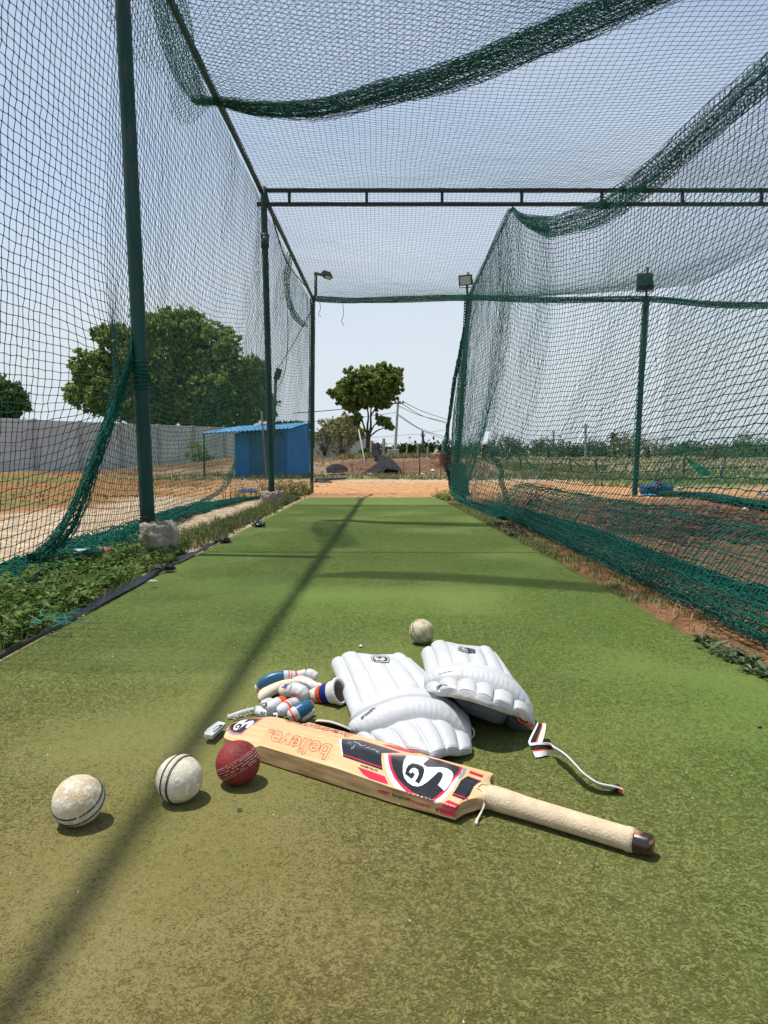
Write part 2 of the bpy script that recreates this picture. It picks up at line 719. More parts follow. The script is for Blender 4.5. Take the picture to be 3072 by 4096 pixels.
tc = ground_colour(TV[:, 0], TV[:, 1])
gm = M('earth', (0.3, 0.2, 0.1), 0.95, None, bump=0.55, bscale=60, bdist=0.012, spec=0.1)
nt = gm.node_tree
at = nt.nodes.new('ShaderNodeAttribute')
at.attribute_name = 'soil'
tco = nt.nodes.new('ShaderNodeTexCoord')
f1 = noise_node(nt, tco.outputs['Object'], 9, 8, 0.35, 0.65)
f2 = noise_node(nt, tco.outputs['Object'], 70, 5, 0.35, 0.65)
o1 = mixc(nt, 0.30, at.outputs['Color'], mixc(nt, f1, (0.45, 0.45, 0.45), (1.5, 1.5, 1.5)), 'MULTIPLY')
rp = mixc(nt, f1, (0.62, 0.62, 0.62), (1.25, 1.25, 1.25))
rp2 = mixc(nt, f2, (0.62, 0.60, 0.58), (1.30, 1.30, 1.32))
o1 = mixc(nt, 1.0, at.outputs['Color'], rp, 'MULTIPLY')
o2 = mixc(nt, 1.0, o1, rp2, 'MULTIPLY')
nt.links.new(o2, nt.nodes['Principled BSDF'].inputs['Base Color'])
ground = mk('ground', TV, grid_faces(len(gx), len(gy))[:, ::-1], gm, None, True)
ca = ground.data.color_attributes.new('soil', 'FLOAT_COLOR', 'POINT')
ca.data.foreach_set('color', np.hstack([tc, np.ones((len(tc), 1))]).astype(np.float32).ravel())
tag(ground, 'bare sandy earth with dry grass patches and a low brown bank', None, None, 'structure')

# ------------------------------------------------------------------ artificial turf strip
L0, R0 = -1.05, 1.02
tl = lambda y: np.interp(y, [-3, 1.6, 3, 5, 10.3], [-1.03, -1.04, -1.06, -1.08, -1.10])
tr = lambda y: np.interp(y, [-3, 2, 3.5, 6, 8.5, 9.9, 10.35], [0.98, 0.95, 0.93, 0.86, 0.80, 0.76, 0.70])
ny, nx = 230, 60
ty = np.linspace(-3, 10.35, ny)
tt = np.linspace(0, 1, nx)
lx = tl(ty) + 0.012 * (vnoise(ty, ty * 0, 0.35, 2) - 0.5)
rx = tr(ty) + 0.02 * (vnoise(ty, ty * 0, 0.4, 5) - 0.5)
TX = lx[:, None] + (rx - lx)[:, None] * tt[None]
TY = np.repeat(ty[:, None], nx, 1)
TY = TY + np.where(TY > 10.2, 0.05 * (vnoise(TX, TY * 0, 0.4, 3) - 0.5), 0)
TZ = 0.001 + 0.003 * (fbm(TX, TY, 0.6, 2) - 0.5) - 0.13 * ss(9.0, 13.5, TY)
TZ[:, 0] -= 0.012
TZ[:, -1] -= 0.012


def turf_colour(nt, src, out):
    big = noise_node(nt, src, 1.1, 3, 0.36, 0.66)
    mid = noise_node(nt, src, 5.0, 5, 0.35, 0.68)
    sep = nt.nodes.new('ShaderNodeSeparateXYZ')
    nt.links.new(src, sep.inputs[0])
    worn = nt.nodes.new('ShaderNodeMapRange')       # the worn, sun-bleached middle where batsmen stand
    worn.inputs['From Min'].default_value = 2.3
    worn.inputs['From Max'].default_value = 0.9
    nt.links.new(sep.outputs['Y'], worn.inputs['Value'])
    ax = nt.nodes.new('ShaderNodeMapRange')
    ax.inputs['From Min'].default_value = 0.75
    ax.inputs['From Max'].default_value = -0.05
    nt.links.new(sep.outputs['X'], ax.inputs['Value'])
    wf = nt.nodes.new('ShaderNodeMath')
    wf.operation = 'MULTIPLY'
    nt.links.new(worn.outputs[0], wf.inputs[0])
    nt.links.new(ax.outputs[0], wf.inputs[1])
    green = mixc(nt, big, (0.134, 0.200, 0.046), (0.176, 0.228, 0.060))
    olive = mixc(nt, mid, (0.192, 0.170, 0.056), (0.238, 0.198, 0.078))
    c_ = mixc(nt, wf.outputs[0], green, olive)
    fine = noise_node(nt, src, 210, 3, 0.3, 0.7)
    return mixc(nt, 1.0, c_, mixc(nt, fine, (0.88, 0.89, 0.87), (1.12, 1.11, 1.12)), 'MULTIPLY')


turf_mat = M('turf_pile', (0.1, 0.15, 0.03), 0.85, None, bump=0.5, bscale=420, bdist=0.002, spec=0.1, extra=lambda nt, src, out: mixc(nt, 1.0, turf_colour(nt, src, out), (0.80, 0.80, 0.80), 'MULTIPLY'))
fib_mat = M('turf_fibre', (0.1, 0.15, 0.03), 0.7, None, spec=0.15, extra=turf_colour, island=0.20, trans=0.5)
turf = mk('artificial_turf', np.stack([TX, TY, TZ], -1).reshape(-1, 3), grid_faces(ny, nx)[:, ::-1], turf_mat)
tag(turf, 'long strip of worn green artificial turf running away under the nets', None, None, 'structure')

# the pile itself: short bent fibres, dense near the lens
NF = 1300000
fy = 0.25 + 8.0 * RNG.random(NF) ** 2.6
fx = RNG.uniform(-1.03, 1.0, NF)
ok = (fx > tl(fy) + 0.004) & (fx < tr(fy) - 0.004)
fx, fy = fx[ok], fy[ok]
NF = len(fx)
clump = fbm(fx, fy, 0.012, 4)
ang = 6.283 * fbm(fx, fy, 0.03, 9) * 2 + RNG.normal(0, 0.9, NF)
ln = (0.003 + 0.0045 * RNG.random(NF)) * (0.6 + 0.8 * clump)
hh = 0.0004 + 0.0013 * RNG.random(NF) * (0.4 + 1.2 * clump)
wd = 0.0004 + 0.0004 * RNG.random(NF) + 0.0002 * fy
base = np.stack([fx, fy, np.full(NF, 0.0012)], 1)
dv = np.stack([np.cos(ang), np.sin(ang), np.zeros(NF)], 1)
pv = np.stack([-np.sin(ang), np.cos(ang), np.zeros(NF)], 1)
tip = base + dv * ln[:, None] + np.array([0, 0, 1]) * hh[:, None]
FV = np.stack([base - pv * wd[:, None], base + pv * wd[:, None], tip], 1).reshape(-1, 3)
fo = mk('turf_fibres', FV, np.arange(NF * 3).reshape(-1, 3), fib_mat, None, False)
tag(fo, 'short bent green and straw coloured fibres of the turf pile', 'turf pile', None, 'stuff')
# ================================================================== practice cage: frame
def peeling(nt, src, out):
    sep = nt.nodes.new('ShaderNodeSeparateXYZ')
    nt.links.new(src, sep.inputs[0])
    hgt = nt.nodes.new('ShaderNodeMapRange')
    hgt.inputs['From Min'].default_value = 0.15
    hgt.inputs['From Max'].default_value = 0.75
    hgt.inputs['To Max'].default_value = 0.9
    nt.links.new(sep.outputs['Z'], hgt.inputs['Value'])
    flake = noise_node(nt, src, 34, 8, 0.50, 0.60)
    f2_ = nt.nodes.new('ShaderNodeMath')
    f2_.operation = 'MULTIPLY'
    nt.links.new(hgt.outputs[0], f2_.inputs[0])
    nt.links.new(flake, f2_.inputs[1])
    return mixc(nt, f2_.outputs[0], out, (0.055, 0.055, 0.052))


steel = M('green_paint', (0.003, 0.040, 0.033), 0.55, (0.006, 0.062, 0.050), 9, 6, 0.25, 60, 0.3, stretch=(1, 1, 0.25), bdist=0.001, extra=peeling)
worn_steel = M('dark_weathered_paint', (0.018, 0.040, 0.040), 0.5, (0.07, 0.075, 0.065), 7, 8, 0.3, 50, 0.4, (0.45, 0.75), stretch=(1, 1, 0.3), bdist=0.001)
conc = M('rough_concrete', (0.26, 0.22, 0.175), 0.95, (0.42, 0.37, 0.30), 14, 8, 0.9, 45, 0.1, (0.35, 0.7), bdist=0.02)
twine = M('green_twine', (0.003, 0.090, 0.066), 0.5, (0.006, 0.135, 0.098), 3, 3, 0, None, 0.3, trans=0.3)
twine2 = M('bright_green_twine', (0.004, 0.14, 0.095), 0.5, (0.008, 0.20, 0.135), 3, 3, 0, None, 0.3, trans=0.35)
rust = M('rusty_wire', (0.10, 0.035, 0.02), 0.8)
black_metal = M('black_metal', (0.012, 0.013, 0.014), 0.5)


def rock(name, c, size, mat, parent, seed=1, amp=0.17):
    bm = bmesh.new()
    bmesh.ops.create_cube(bm, size=1)
    bmesh.ops.subdivide_edges(bm, edges=bm.edges[:], cuts=14, use_grid_fill=True)
    V = np.array([v.co[:] for v in bm.verts])
    V = V * (1 - 0.22 * np.clip(np.linalg.norm(V, axis=1, keepdims=True) / .87, 0, 1) ** 4)
    R = np.linalg.norm(V[:, :2], axis=1, keepdims=True)
    box = np.maximum(np.abs(V[:, :1]), np.abs(V[:, 1:2]))
    V[:, :2] *= (0.45 + 0.55 * box / np.maximum(R, 1e-6))
    n = fbm(V[:, 0] * 2 + V[:, 2] * 1.3 + seed, V[:, 1] * 2 - V[:, 2] * 1.9, 0.45, seed) - 0.5
    n2 = fbm(V[:, 0] * 2 - V[:, 2] * 2 + seed, V[:, 1] * 2 + V[:, 2] * 3, 0.16, seed + 3) - 0.5
    V *= (1 + amp * 2.6 * n + amp * 1.5 * n2)[:, None]
    V[:, :2] *= (1.0 + 0.10 * (V[:, 2:] > 0.02) * (0.4 + n[:, None]))
    bm.verts.index_update()
    F = [tuple(v.index for v in f.verts) for f in bm.faces]
    bm.free()
    return mk(name, V * np.asarray(size) + np.asarray(c), F, mat, parent, True)


def post(name, label, base, top, r, mats, group=None, foot=None):
    e = empty(name, base, label, 'post', group)
    pts = np.linspace(base, top, 24)
    tube('shaft', pts, r, mats, e, 16)
    return e


# --- near left post
b1, t1 = Qd(320, 1145, 4.0), Qd(265, 0, 4.0)
t1 = b1 + (t1 - b1) * (3.57 - b1[2]) / (t1[2] - b1[2])
p1 = post('net_post', 'thick green post in a rough concrete block, nearest of the left row', b1, t1, 0.040, steel, 'steel posts of the net cage')
mbt = Pd(328, 1202, 0.0)
rock('concrete_footing', (mbt[0] + 0.005, 4.01, 0.062), (0.20, 0.20, 0.235), conc, p1, 4)
mb = MB()
for k in range(9):
    z = 0.93 + 0.017 * k + 0.004 * math.sin(k * 5)
    c = b1 + (t1 - b1) * (z - b1[2]) / (t1[2] - b1[2])
    a = np.linspace(0, 2 * math.pi, 15)
    mb.tube(np.stack([c[0] + 0.0445 * np.cos(a), c[1] + 0.0445 * np.sin(a), c[2] + 0.006 * np.sin(a + k)], 1), 0.006, 5)
for k in range(10):
    a = random.uniform(0, 6.28)
    c = b1 + (t1 - b1) * 0.27
    s = np.array([c[0] + 0.045 * math.cos(a), c[1] + 0.045 * math.sin(a), 0.92 + 0.12 * random.random()])
    mb.tube(spline([s, s + [random.uniform(-.05, .03), random.uniform(-.05, .02), -0.03], s + [random.uniform(-.07, .06), random.uniform(-.06, .02), -random.uniform(.05, .14)]], 7), 0.003, 4)
mb.build('net_lashing', twine, p1, True)
mb = MB()
for z in (0.205, 0.222):
    c = b1 + (t1 - b1) * (z - b1[2]) / (t1[2] - b1[2])
    a = np.linspace(0, 2 * math.pi, 15)
    mb.tube(np.stack([c[0] + 0.0425 * np.cos(a), c[1] + 0.0425 * np.sin(a), c[2] + 0.01 * np.sin(a)], 1), 0.0022, 4)
mb.build('wire_tie', rust, p1, True)

# --- middle left post
b2, t2 = Qd(587, 1068, 8.3), Qd(569, 404, 8.3)
p2 = post('net_post', 'green post with a dark collar standing in the smaller concrete block', b2, t2, 0.036, steel, 'steel posts of the net cage')
rock('concrete_footing', (Pd(587, 1090)[0] - 0.01, 8.33, 0.045), (0.24, 0.24, 0.22), conc, p2, 9)
cc = Qd(572.5, 522, 8.3)
mb = MB()
mb.tube([cc + [0, 0, .07], cc - [0, 0, .07]], 0.045, 16)
mb.tube([cc + [0, 0, .08], cc + [0, 0, .05]], 0.05, 16)
mb.build('collar', worn_steel, p2, True)

# --- far left post, wrapped in net
b3, t3 = Qd(673.5, 1068, 13.8), Qd(675, 645, 13.8)
p3 = post('net_post', 'slim dark green post at the far left corner, wrapped in net', b3, t3, 0.034, steel, 'steel posts of the net cage')
gathered('net_lashing', np.linspace(b3 + [0, 0, .9], t3, 20), 0.10, 0.006, twine, p3, 4, 4, 0.05, 0.045, 21)
# --- far right posts
b4, t4 = Qd(986, 1066, 13.8), Qd(1011, 640, 13.8)
p4 = post('net_post', 'leaning green post at the right of the far opening, wrapped in net', b4, t4, 0.036, steel, 'steel posts of the net cage')
gathered('net_lashing', np.linspace(b4 + [0, 0, .5], t4, 20), 0.12, 0.006, twine, p4, 4, 4, 0.05, 0.05, 22)
b5, t5 = Qd(1370, 1088, 12.5), Qd(1396, 640, 12.5)
p5 = post('net_post', 'green post standing alone in the right hand lane beside the blue bag', b5, t5, 0.046, steel, 'steel posts of the net cage')
gathered('net_lashing', np.linspace(b5 + [0, 0, .9], t5, 20), 0.10, 0.005, twine, p5, 2, 3, 0.06, 0.05, 23)

# --- roof rail and lattice girder
rl = empty('roof_rail', (-1.36, 6, 3.57), 'long dark rail along the top left edge of the net roof', 'rail')
tube('pipe', np.linspace((-1.46, 0.5, 3.575), (-1.35, 13.8, 3.56), 30), 0.022, worn_steel, rl, 12)
gathered('twine_wrapping', np.linspace((-1.44, 3.0, 3.58), (-1.35, 13.7, 3.57), 60), 0.05, 0.003, twine, rl, 2, 3, 0.07, 0.02, 24)
gir = empty('lattice_girder', (1.5, 8.3, 3.5), 'dark steel lattice girder across the roof with two chords', 'girder')
zt, zb = Qd(568, 409.5, 8.3)[2], Qd(568, 439, 8.3)[2]
gx0, gx1 = Qd(560, 409, 8.3)[0], 5.3
mb = MB()
mb.box(((gx0 + gx1) / 2, 8.3, zt - 0.01), (gx1 - gx0, 0.04, 0.038))
mb.build('top_chord', black_metal, gir)
mb = MB()
mb.box(((gx0 + gx1) / 2, 8.3, zb - 0.012), (gx1 - gx0 + 0.06, 0.04, 0.036))
mb.box((Qd(1290, 445, 8.3)[0], 8.27, zb - 0.048), (0.34, 0.05, 0.034))
mb.build('bottom_chord', black_metal, gir)
for x in (625, 792, 955, 1127, 1300, 1474, 1645, 1820, 1990):
    mb = MB()
    mb.box((Qd(x, 425, 8.3)[0], 8.3, (zt + zb) / 2 - 0.011), (0.032, 0.03, zt - zb - 0.038))
    mb.build('strut', black_metal, gir)
cb = tube('overhead_cable', spline([(-2.1, 4.22, 3.5), (-0.8, 4.2, 3.50), (0.2, 4.2, 3.46), (0.9, 4.25, 3.5), (2.6, 4.3, 3.56)], 40), 0.013, black_metal)
tag(cb, 'black cable strung across the cage overhead, throwing a thin shadow line', 'cable')

# --- floodlights
glass = M('lamp_glass', (0.55, 0.57, 0.55), 0.15, None, spec=0.6)


def floodlight(label, c, size, direction, back=False):
    e = empty('floodlight', c, label, 'floodlight', 'floodlights on the cage posts')
    d = Vector(direction).normalized()
    R = d.to_track_quat('Y', 'Z').to_matrix()
    A = np.array(R)
    w_, h_ = size
    mb = MB()
    mb.box(np.zeros(3), (w_, 0.07, h_), None, 0, 0.012)
    for k in range(7):
        mb.box((-w_ / 2 + w_ * (k + .5) / 7, -0.05, 0), (0.012, 0.05, h_ * .8))
    o = mb.build('housing', black_metal, e)
    fr = MB()
    for sx in (-1, 1):
        fr.box((sx * w_ * 0.46, 0.042, 0), (w_ * 0.08, 0.02, h_))
    for sz in (-1, 1):
        fr.box((0, 0.042, sz * h_ * 0.45), (w_ * 0.84, 0.02, h_ * 0.1))
    o2 = fr.build('front_frame', black_metal, o)
    g = MB()
    g.box((0, 0.04, 0), (w_ * 0.84, 0.008, h_ * 0.8))
    o3 = g.build('glass', glass, o)
    br = MB()
    br.tube([(-w_ * .52, 0, 0), (-w_ * .52, -0.03, -h_ * .72), (w_ * .52, -0.03, -h_ * .72), (w_ * .52, 0, 0)], 0.01, 6)
    o4 = br.build('bracket', black_metal, e)
    for o_ in (o, o2, o3, o4):
        n = len(o_.data.vertices)
        v = np.empty(n * 3, np.float32)
        o_.data.vertices.foreach_get('co', v)
        v = v.reshape(-1, 3) @ A.T + np.asarray(c)
        o_.data.vertices.foreach_set('co', v.astype(np.float32).ravel())
        o_.data.update()
    return e


f4 = Qd(1006, 605, 13.75)
floodlight('small floodlight with its pale glass towards the pitch, above the leaning post', f4, (0.25, 0.19), (-0.35, -1, -0.35))
stub = MB()
stub.tube([t4 - [0, 0, .1], f4 + [0.03, 0.05, -0.12], f4 + [0.05, 0.06, 0.16]], 0.022, 8)
stub.build('lamp_stem', black_metal, p4, True)
f5 = Qd(1393, 608, 12.45)
floodlight('dark floodlight seen from behind, above the post beside the blue bag', f5, (0.26, 0.29), (0.25, 1, -0.35))
stub = MB()
stub.tube([t5 - [0, 0, .1], f5 + [0.0, -0.09, -0.05], f5 + [0, -0.09, 0.22]], 0.022, 8)
stub.build('lamp_stem', black_metal, p5, True)
c0, c1, c2 = Qd(682, 636, 13.8), Qd(682, 590, 13.8), Qd(704, 595, 13.75)
stub = MB()
stub.tube([t3 - [0, 0, .05], c0, c1], 0.03, 8)
stub.tube([c1 - [0.02, 0, 0.0], c2], 0.03, 8)
stub.build('lamp_stem', black_metal, p3, True)
floodlight('slim floodlight seen edge on at the end of a bent arm', Qd(707, 595, 13.7), (0.20, 0.09), (0.35, -0.25, -0.9))

# ================================================================== netting
zr = 3.55
# ---- left side net
ys = np.arange(1.9, 13.81, 0.047)
nb = 78
bb = np.linspace(0, 1, nb)
hemx = np.interp(ys, [1.9, 3.2, 4.2, 5.5, 8.3, 11, 13.8], [-1.62, -1.74, -1.80, -1.90, -2.02, -1.78, -1.40])
bay = np.where(ys < 4, (ys - 0.5) / 3.5, np.where(ys < 8.3, (ys - 4) / 4.3, (ys - 8.3) / 5.5))
sagw = np.sin(np.pi * bay)
topz = zr - 0.05 * sagw
YG = np.repeat(ys[:, None], nb, 1)
B_ = bb[None]
ZG = topz[:, None] * (1 - B_) + 0.03 * B_ - (0.30 * np.where(ys > 4, sagw, 0.3 * sagw))[:, None] * np.sin(np.pi * B_) ** 1.2 * (1 - 0.3 * B_)
XG = -1.43 + (hemx[:, None] + 1.43) * B_ ** 1.7 - 0.10 * sagw[:, None] * np.sin(np.pi * B_)
XG = XG + 0.05 * (fbm(YG, ZG, 1.1, 3) - 0.5)
YG = YG + 0.10 * (fbm(YG * 1.1, ZG, 1.6, 6) - 0.5) - 0.25 * (sagw[:, None]) * (B_ ** 2) * 0.4
ZG = ZG + 0.06 * (fbm(YG, ZG, 1.3, 9) - 0.5)
tie = np.array([-1.385, 4.0, 0.98])
d2 = ((YG - 4.0) / 0.30) ** 2 + ((ZG - 0.98) / 0.45) ** 2
wg = 0.72 * np.exp(-d2)
XG += (tie[0] - XG) * wg
YG += (tie[1] - YG) * wg
ZG += (tie[2] - ZG) * wg * 0.6
pull = 0.35 * np.exp(-((YG - 4.0) / 0.8) ** 2) * np.exp(-np.maximum(0.9 - ZG, 0) / 0.5) * (ZG < 0.95)
ZG += pull * (0.95 - ZG) * 0.5
G = np.stack([XG, YG, np.maximum(ZG, 0.015)], -1) + RNG.normal(0, 0.0022, XG.shape + (3,))
ln_ = empty('side_net', (-1.5, 6, 0), 'tall green net along the left of the turf with its foot dragged outwards', 'net', 'nets of the practice cage')
net('netting', G, 0.0021, twine, ln_, None, 0.0050)
hem = [(-1.62, 1.9, .03), Pd(0, 1247, .03), Pd(60, 1228, .04), Pd(150, 1198, .04), Pd(230, 1165, .04), Pd(300, 1140, .04), Pd(380, 1112, .03), Pd(450, 1092, .03), Pd(540, 1078, .02), Qd(612, 1072, 10.3), Qd(660, 1066, 13.2)]
gathered('bunched_hem', spline(hem, 120), 0.30, 0.0026, twine2, ln_, 5, 9, 0.045, 0.05, 31, lambda t: np.interp(t, [0, .3, .6, 1], [1.25, 1, .7, .4]))
bun = [tie + [0.0, 0.0, 0.30], tie + [0, -0.04, 0.14], tie + [-0.03, -0.10, -0.02], Q(455, 1640, 3.85), Q(360, 1890, 3.65), Q(270, 2110, 3.45), Q(120, 2262, 3.25)]
gathered('gathered_fold', spline(bun, 60), 0.15, 0.0024, twine2, ln_, 4, 8, 0.04, 0.03, 32, lambda t: np.interp(t, [0, .15, .35, .7, 1], [.1, .35, 0.6, 0.9, 1.5]), (0, 1, 0))
fold2 = [Qd(512, 985, 10.2), Qd(490, 1045, 9.4), Qd(440, 1082, 8.3), Qd(370, 1108, 6.9), Qd(320, 1122, 6.2)]
gathered('gathered_fold', spline(fold2, 50), 0.10, 0.0024, twine2, ln_, 2, 5, 0.05, 0.03, 33, lambda t: np.sin(np.pi * np.clip(t, .04, 1)) ** .7)
dr = [Qd(600, 700, 12.9), Qd(625, 630, 12.9), Qd(623, 560, 12.6), Qd(621, 545, 12.6)]
dr2 = [Qd(627, 545, 12.5), Qd(620, 600, 12.6), Qd(624, 650, 12.8), Qd(640, 685, 13.2), Qd(660, 705, 13.6)]
gathered('gathered_fold', spline(dr2, 40), 0.09, 0.004, twine, ln_, 3, 4, 0.05, 0.03, 34)

# ---- roof net
xs = np.arange(-1.40, 5.4, 0.049)
ry = np.arange(3.0, 13.81, 0.049)
RX, RY = np.meshgrid(xs, ry, indexing='ij')
far = np.interp(xs, [-1.4, 1.6, 4.97, 5.4], [13.8, 13.8, 12.8, 12.6])
s_ = (RY - 3.0) / 10.8
RY = 3.0 + s_ * (far[:, None] - 3.0)
bayr = np.where(RY < 8.3, (RY - 2.6) / 5.7, (RY - 8.3) / (far[:, None] - 8.3))
xr_ = np.clip((RX + 1.4) / 6.4, 0, 1)
RZ = zr + 0.01 - np.sin(np.pi * np.clip(bayr, 0, 1)) * (0.06 + 0.26 * np.sin(np.pi * xr_) ** 0.8) - np.where(RY > 8.3, 0.03, 0)
RZ += 0.05 * (fbm(RX, RY, 1.2, 4) - 0.5)
RX = RX + 0.10 * (fbm(RX, RY, 1.9, 2) - 0.5) * np.sin(np.pi * xr_)
RY = RY + 0.12 * (fbm(RX, RY, 1.7, 12) - 0.5) * np.clip(np.sin(np.pi * np.clip(bayr, 0, 1)), 0, 1)
G = np.stack([RX, RY, RZ], -1) + RNG.normal(0, 0.002, RX.shape + (3,))
rn = empty('roof_net', (1.5, 8, 3.5), 'wide green net roof sagging between the girder and the rails', 'net', 'nets of the practice cage')
net('netting', G, 0.0016, twine, rn, None, 0.0038)
hd = [t3 + [0, 0, 0.0], Qd(760, 649, 13.8), Qd(900, 646, 13.8), Qd(1011, 643, 13.8), Qd(1200, 648, 13.2), Qd(1396, 646, 12.75), Qd(1530, 657, 12.6), Qd(1659, 660, 12.5), Qd(1760, 660, 12.4)]
gathered('gathered_edge', spline(hd, 120), 0.10, 0.005, twine2, rn, 4, 5, 0.055, 0.03, 41, None, (0, 0, 1))
for x, y, L in ((740, 652, 0.45), (690, 650, 0.3)):
    a = Qd(x, y, 13.75)
    tube('loose_strand', spline([a, a + [0.02, 0, -L * .5], a + [-0.02, 0, -L * .8], a + [0.03, 0, -L]], 9), 0.005, twine, rn, 4)

# ---- a second net thrown over the rail, its rolled edge hanging across the roof
fn = empty('folded_net', (0.2, 5.2, 3.4), 'loose doubled net hanging under the roof with a thick rolled edge', 'net', 'nets of the practice cage')
bandpts = [Qd(418, 222, 6.35), Qd(470, 222, 6.3), Qd(560, 236, 6.1), Qd(690, 236, 5.95), Qd(820, 205, 5.80), Qd(960, 170, 5.6), Qd(1100, 115, 5.4), Qd(1250, 52, 5.2), Qd(1400, -15, 5.0), Qd(1560, -80, 4.85)]
bc = spline(bandpts, 90)
gathered('rolled_edge', bc, 0.36, 0.0021, twine, fn, 7, 9, 0.043, 0.035, 51, lambda t: np.interp(t, [0, .1, .3, .6, .8, 1], [0.2, 0.5, .75, 1.1, 1.3, 1.3]), (0, 1, 0))
# the sheet itself, diamonds because it hangs on the bias
a1 = np.arange(-60, 110)
a2 = np.arange(-60, 110)
A1, A2 = np.meshgrid(a1, a2, indexing='ij')
cellb = 0.040
UX = -1.72 + cellb * (A1 + A2) * 0.72
VY = cellb * (A1 - A2) * 0.72
edge_y = np.interp(UX, bc[:, 0], bc[:, 1])
edge_z = np.interp(UX, bc[:, 0], bc[:, 2])
YY2 = edge_y - VY
mask = (UX > -1.66 + 0.06 * np.sin(YY2 * 5)) & (UX < 1.95) & (VY > 0) & (YY2 > 3.1)
k_ = np.clip(VY / 0.8, 0, 1)
ZZ2 = edge_z * (1 - k_) + (zr - 0.12) * k_ - 0.05 * np.sin(np.pi * np.clip((UX + 1.4) / 3.2, 0, 1)) - np.where(UX < -1.42, (-1.42 - UX) * 0.9, 0)
ZZ2 += 0.05 * (fbm(UX, YY2, 0.8, 7) - 0.5)
G = np.stack([UX + 0.03 * (fbm(UX, YY2, .7, 3) - .5), YY2, ZZ2], -1) + RNG.normal(0, 0.003, UX.shape + (3,))
net('netting', G, 0.0018, twine2, fn, mask, 0.0044)
gathered('overhanging_fold', spline([Qd(455, 226, 6.32), Qd(418, 200, 6.15), Qd(392, 130, 5.75), Qd(372, 40, 5.25), Qd(352, -60, 4.8), Qd(330, -160, 4.4)], 70), 0.24, 0.0020, twine2, fn, 3, 8, 0.045, 0.03, 54, lambda t: np.interp(t, [0, .15, .4, 1], [.5, .8, 1, 1]))
gathered('rolled_edge', spline([(-1.35, 3.45, 3.50), (-0.8, 3.35, 3.38), (-.3, 3.15, 3.36), (0.1, 2.95, 3.42), (0.4, 2.8, 3.5)], 40), 0.20, 0.0022, twine, fn, 3, 8, 0.045, 0.04, 53)

# ---- divider net on the right
yk = np.arange(1.5, 13.81, 0.047)
KY = [1.5, 3.0, 3.7, 4.1, 4.7, 5.2, 5.9, 6.6, 7.4, 8.0, 8.3, 8.7, 11, 13.8]
KX = [2.75, 2.4, 2.22, 2.12, 1.974, 1.87, 1.75, 1.504, 1.50, 1.468, 1.45, 1.455, 1.51, 1.585]
KZ = [3.0, 2.85, 2.75, 2.68, 2.595, 2.53, 2.53, 2.63, 2.93, 3.19, 3.40, 3.42, 3.48, 3.56]
Tx, Tz = np.interp(yk, KY, KX), np.interp(yk, KY, KZ)
sm = np.ones(7) / 7
for arr in (Tx, Tz):
    arr[3:-3] = np.convolve(arr, sm, 'valid')
Ix = np.interp(yk, [1.5, 2.0, 5.2, 6.5, 8.76, 11, 12.6, 13.8], [1.10, 1.08, 1.08, 1.06, 0.97, 1.10, 1.22, 1.30])
Hx = np.interp(yk, [1.5, 1.97, 2.57, 4.73, 5.95, 7.0, 8.0, 9, 13.8], [1.5, 1.46, 1.42, 1.46, 1.37, 1.22, 1.08, 1.0, 1.33])
nw, nf = 64, 11
gz = height(Ix, yk) + 0.02
rows = []
bw = np.linspace(0, 1, nw)
for b in bw:
    z = Tz * (1 - b) + gz * b
    bow = 0.16 * math.sin(math.pi * b) * (1 - ss(9.5, 12.5, yk)) - 0.12 * math.sin(math.pi * b) * ss(10.5, 13.8, yk) * (0.3 + b)
    x = Tx + (Ix - Tx) * b ** 1.25 + bow
    low = math.exp(-((1 - b) / 0.05) ** 2)
    rows.append(np.stack([x + 0.02 * low, yk + 0.02 * np.sin(b * 9 + yk), z], 1))
for q in np.linspace(0, 1, nf)[1:]:
    x = Ix + (Hx - Ix) * q
    rows.append(np.stack([x, yk, height(x, yk) + 0.016 + 0.05 * math.sin(math.pi * q) * (yk < 7.5)], 1))
G = np.stack(rows, 1)
G[..., 0] += 0.06 * (fbm(G[..., 1], G[..., 2], 1.0, 14) - 0.5)
G[..., 1] += 0.10 * (fbm(G[..., 1], G[..., 2] * 1.3, 1.2, 15) - 0.5)
G[..., 2] += 0.04 * (fbm(G[..., 1], G[..., 2], 0.9, 16) - 0.5) * (G[..., 2] > 0.1)
# pucker round the torn patch
tp = np.array([1.42, 9.0, 0.62])
dd = ((G[..., 1] - 9.0) / 0.5) ** 2 + ((G[..., 2] - 0.55) / 0.45) ** 2
G[..., 1] += (9.0 - G[..., 1]) * 0.35 * np.exp(-dd)
G += RNG.normal(0, 0.0028, G.shape)
dn_ = empty('divider_net', (1.2, 7, 0), 'green net dividing the lanes, right of the turf, billowing onto the ground', 'net', 'nets of the practice cage')
hole = ~(((np.abs(G[..., 1] - 8.55) < 0.16) & (np.abs(G[..., 2] - 0.72) < 0.13)))
net('netting', G, 0.0025, twine, dn_, hole, 0.0058)
top = np.stack([Tx, yk, Tz - 0.02], 1)
gathered('gathered_top', top[yk < 8.35], 0.22, 0.0023, twine, dn_, 4, 8, 0.045, 0.04, 61, lambda t: np.interp(t, [0, .45, .65, .8, .95, 1], [1.2, 1.05, 1.0, .7, .3, .15]), (0.1, 0, 1))
gathered('gathered_top', top[yk > 8.25], 0.05, 0.003, twine, dn_, 2, 3, 0.05, 0.02, 62)
hemr = np.stack([Hx, yk, height(Hx, yk) + 0.03], 1)
gathered('bunched_hem', hemr[yk < 9], 0.06, 0.0026, twine, dn_, 5, 4, 0.045, 0.018, 63)
fl_ = []
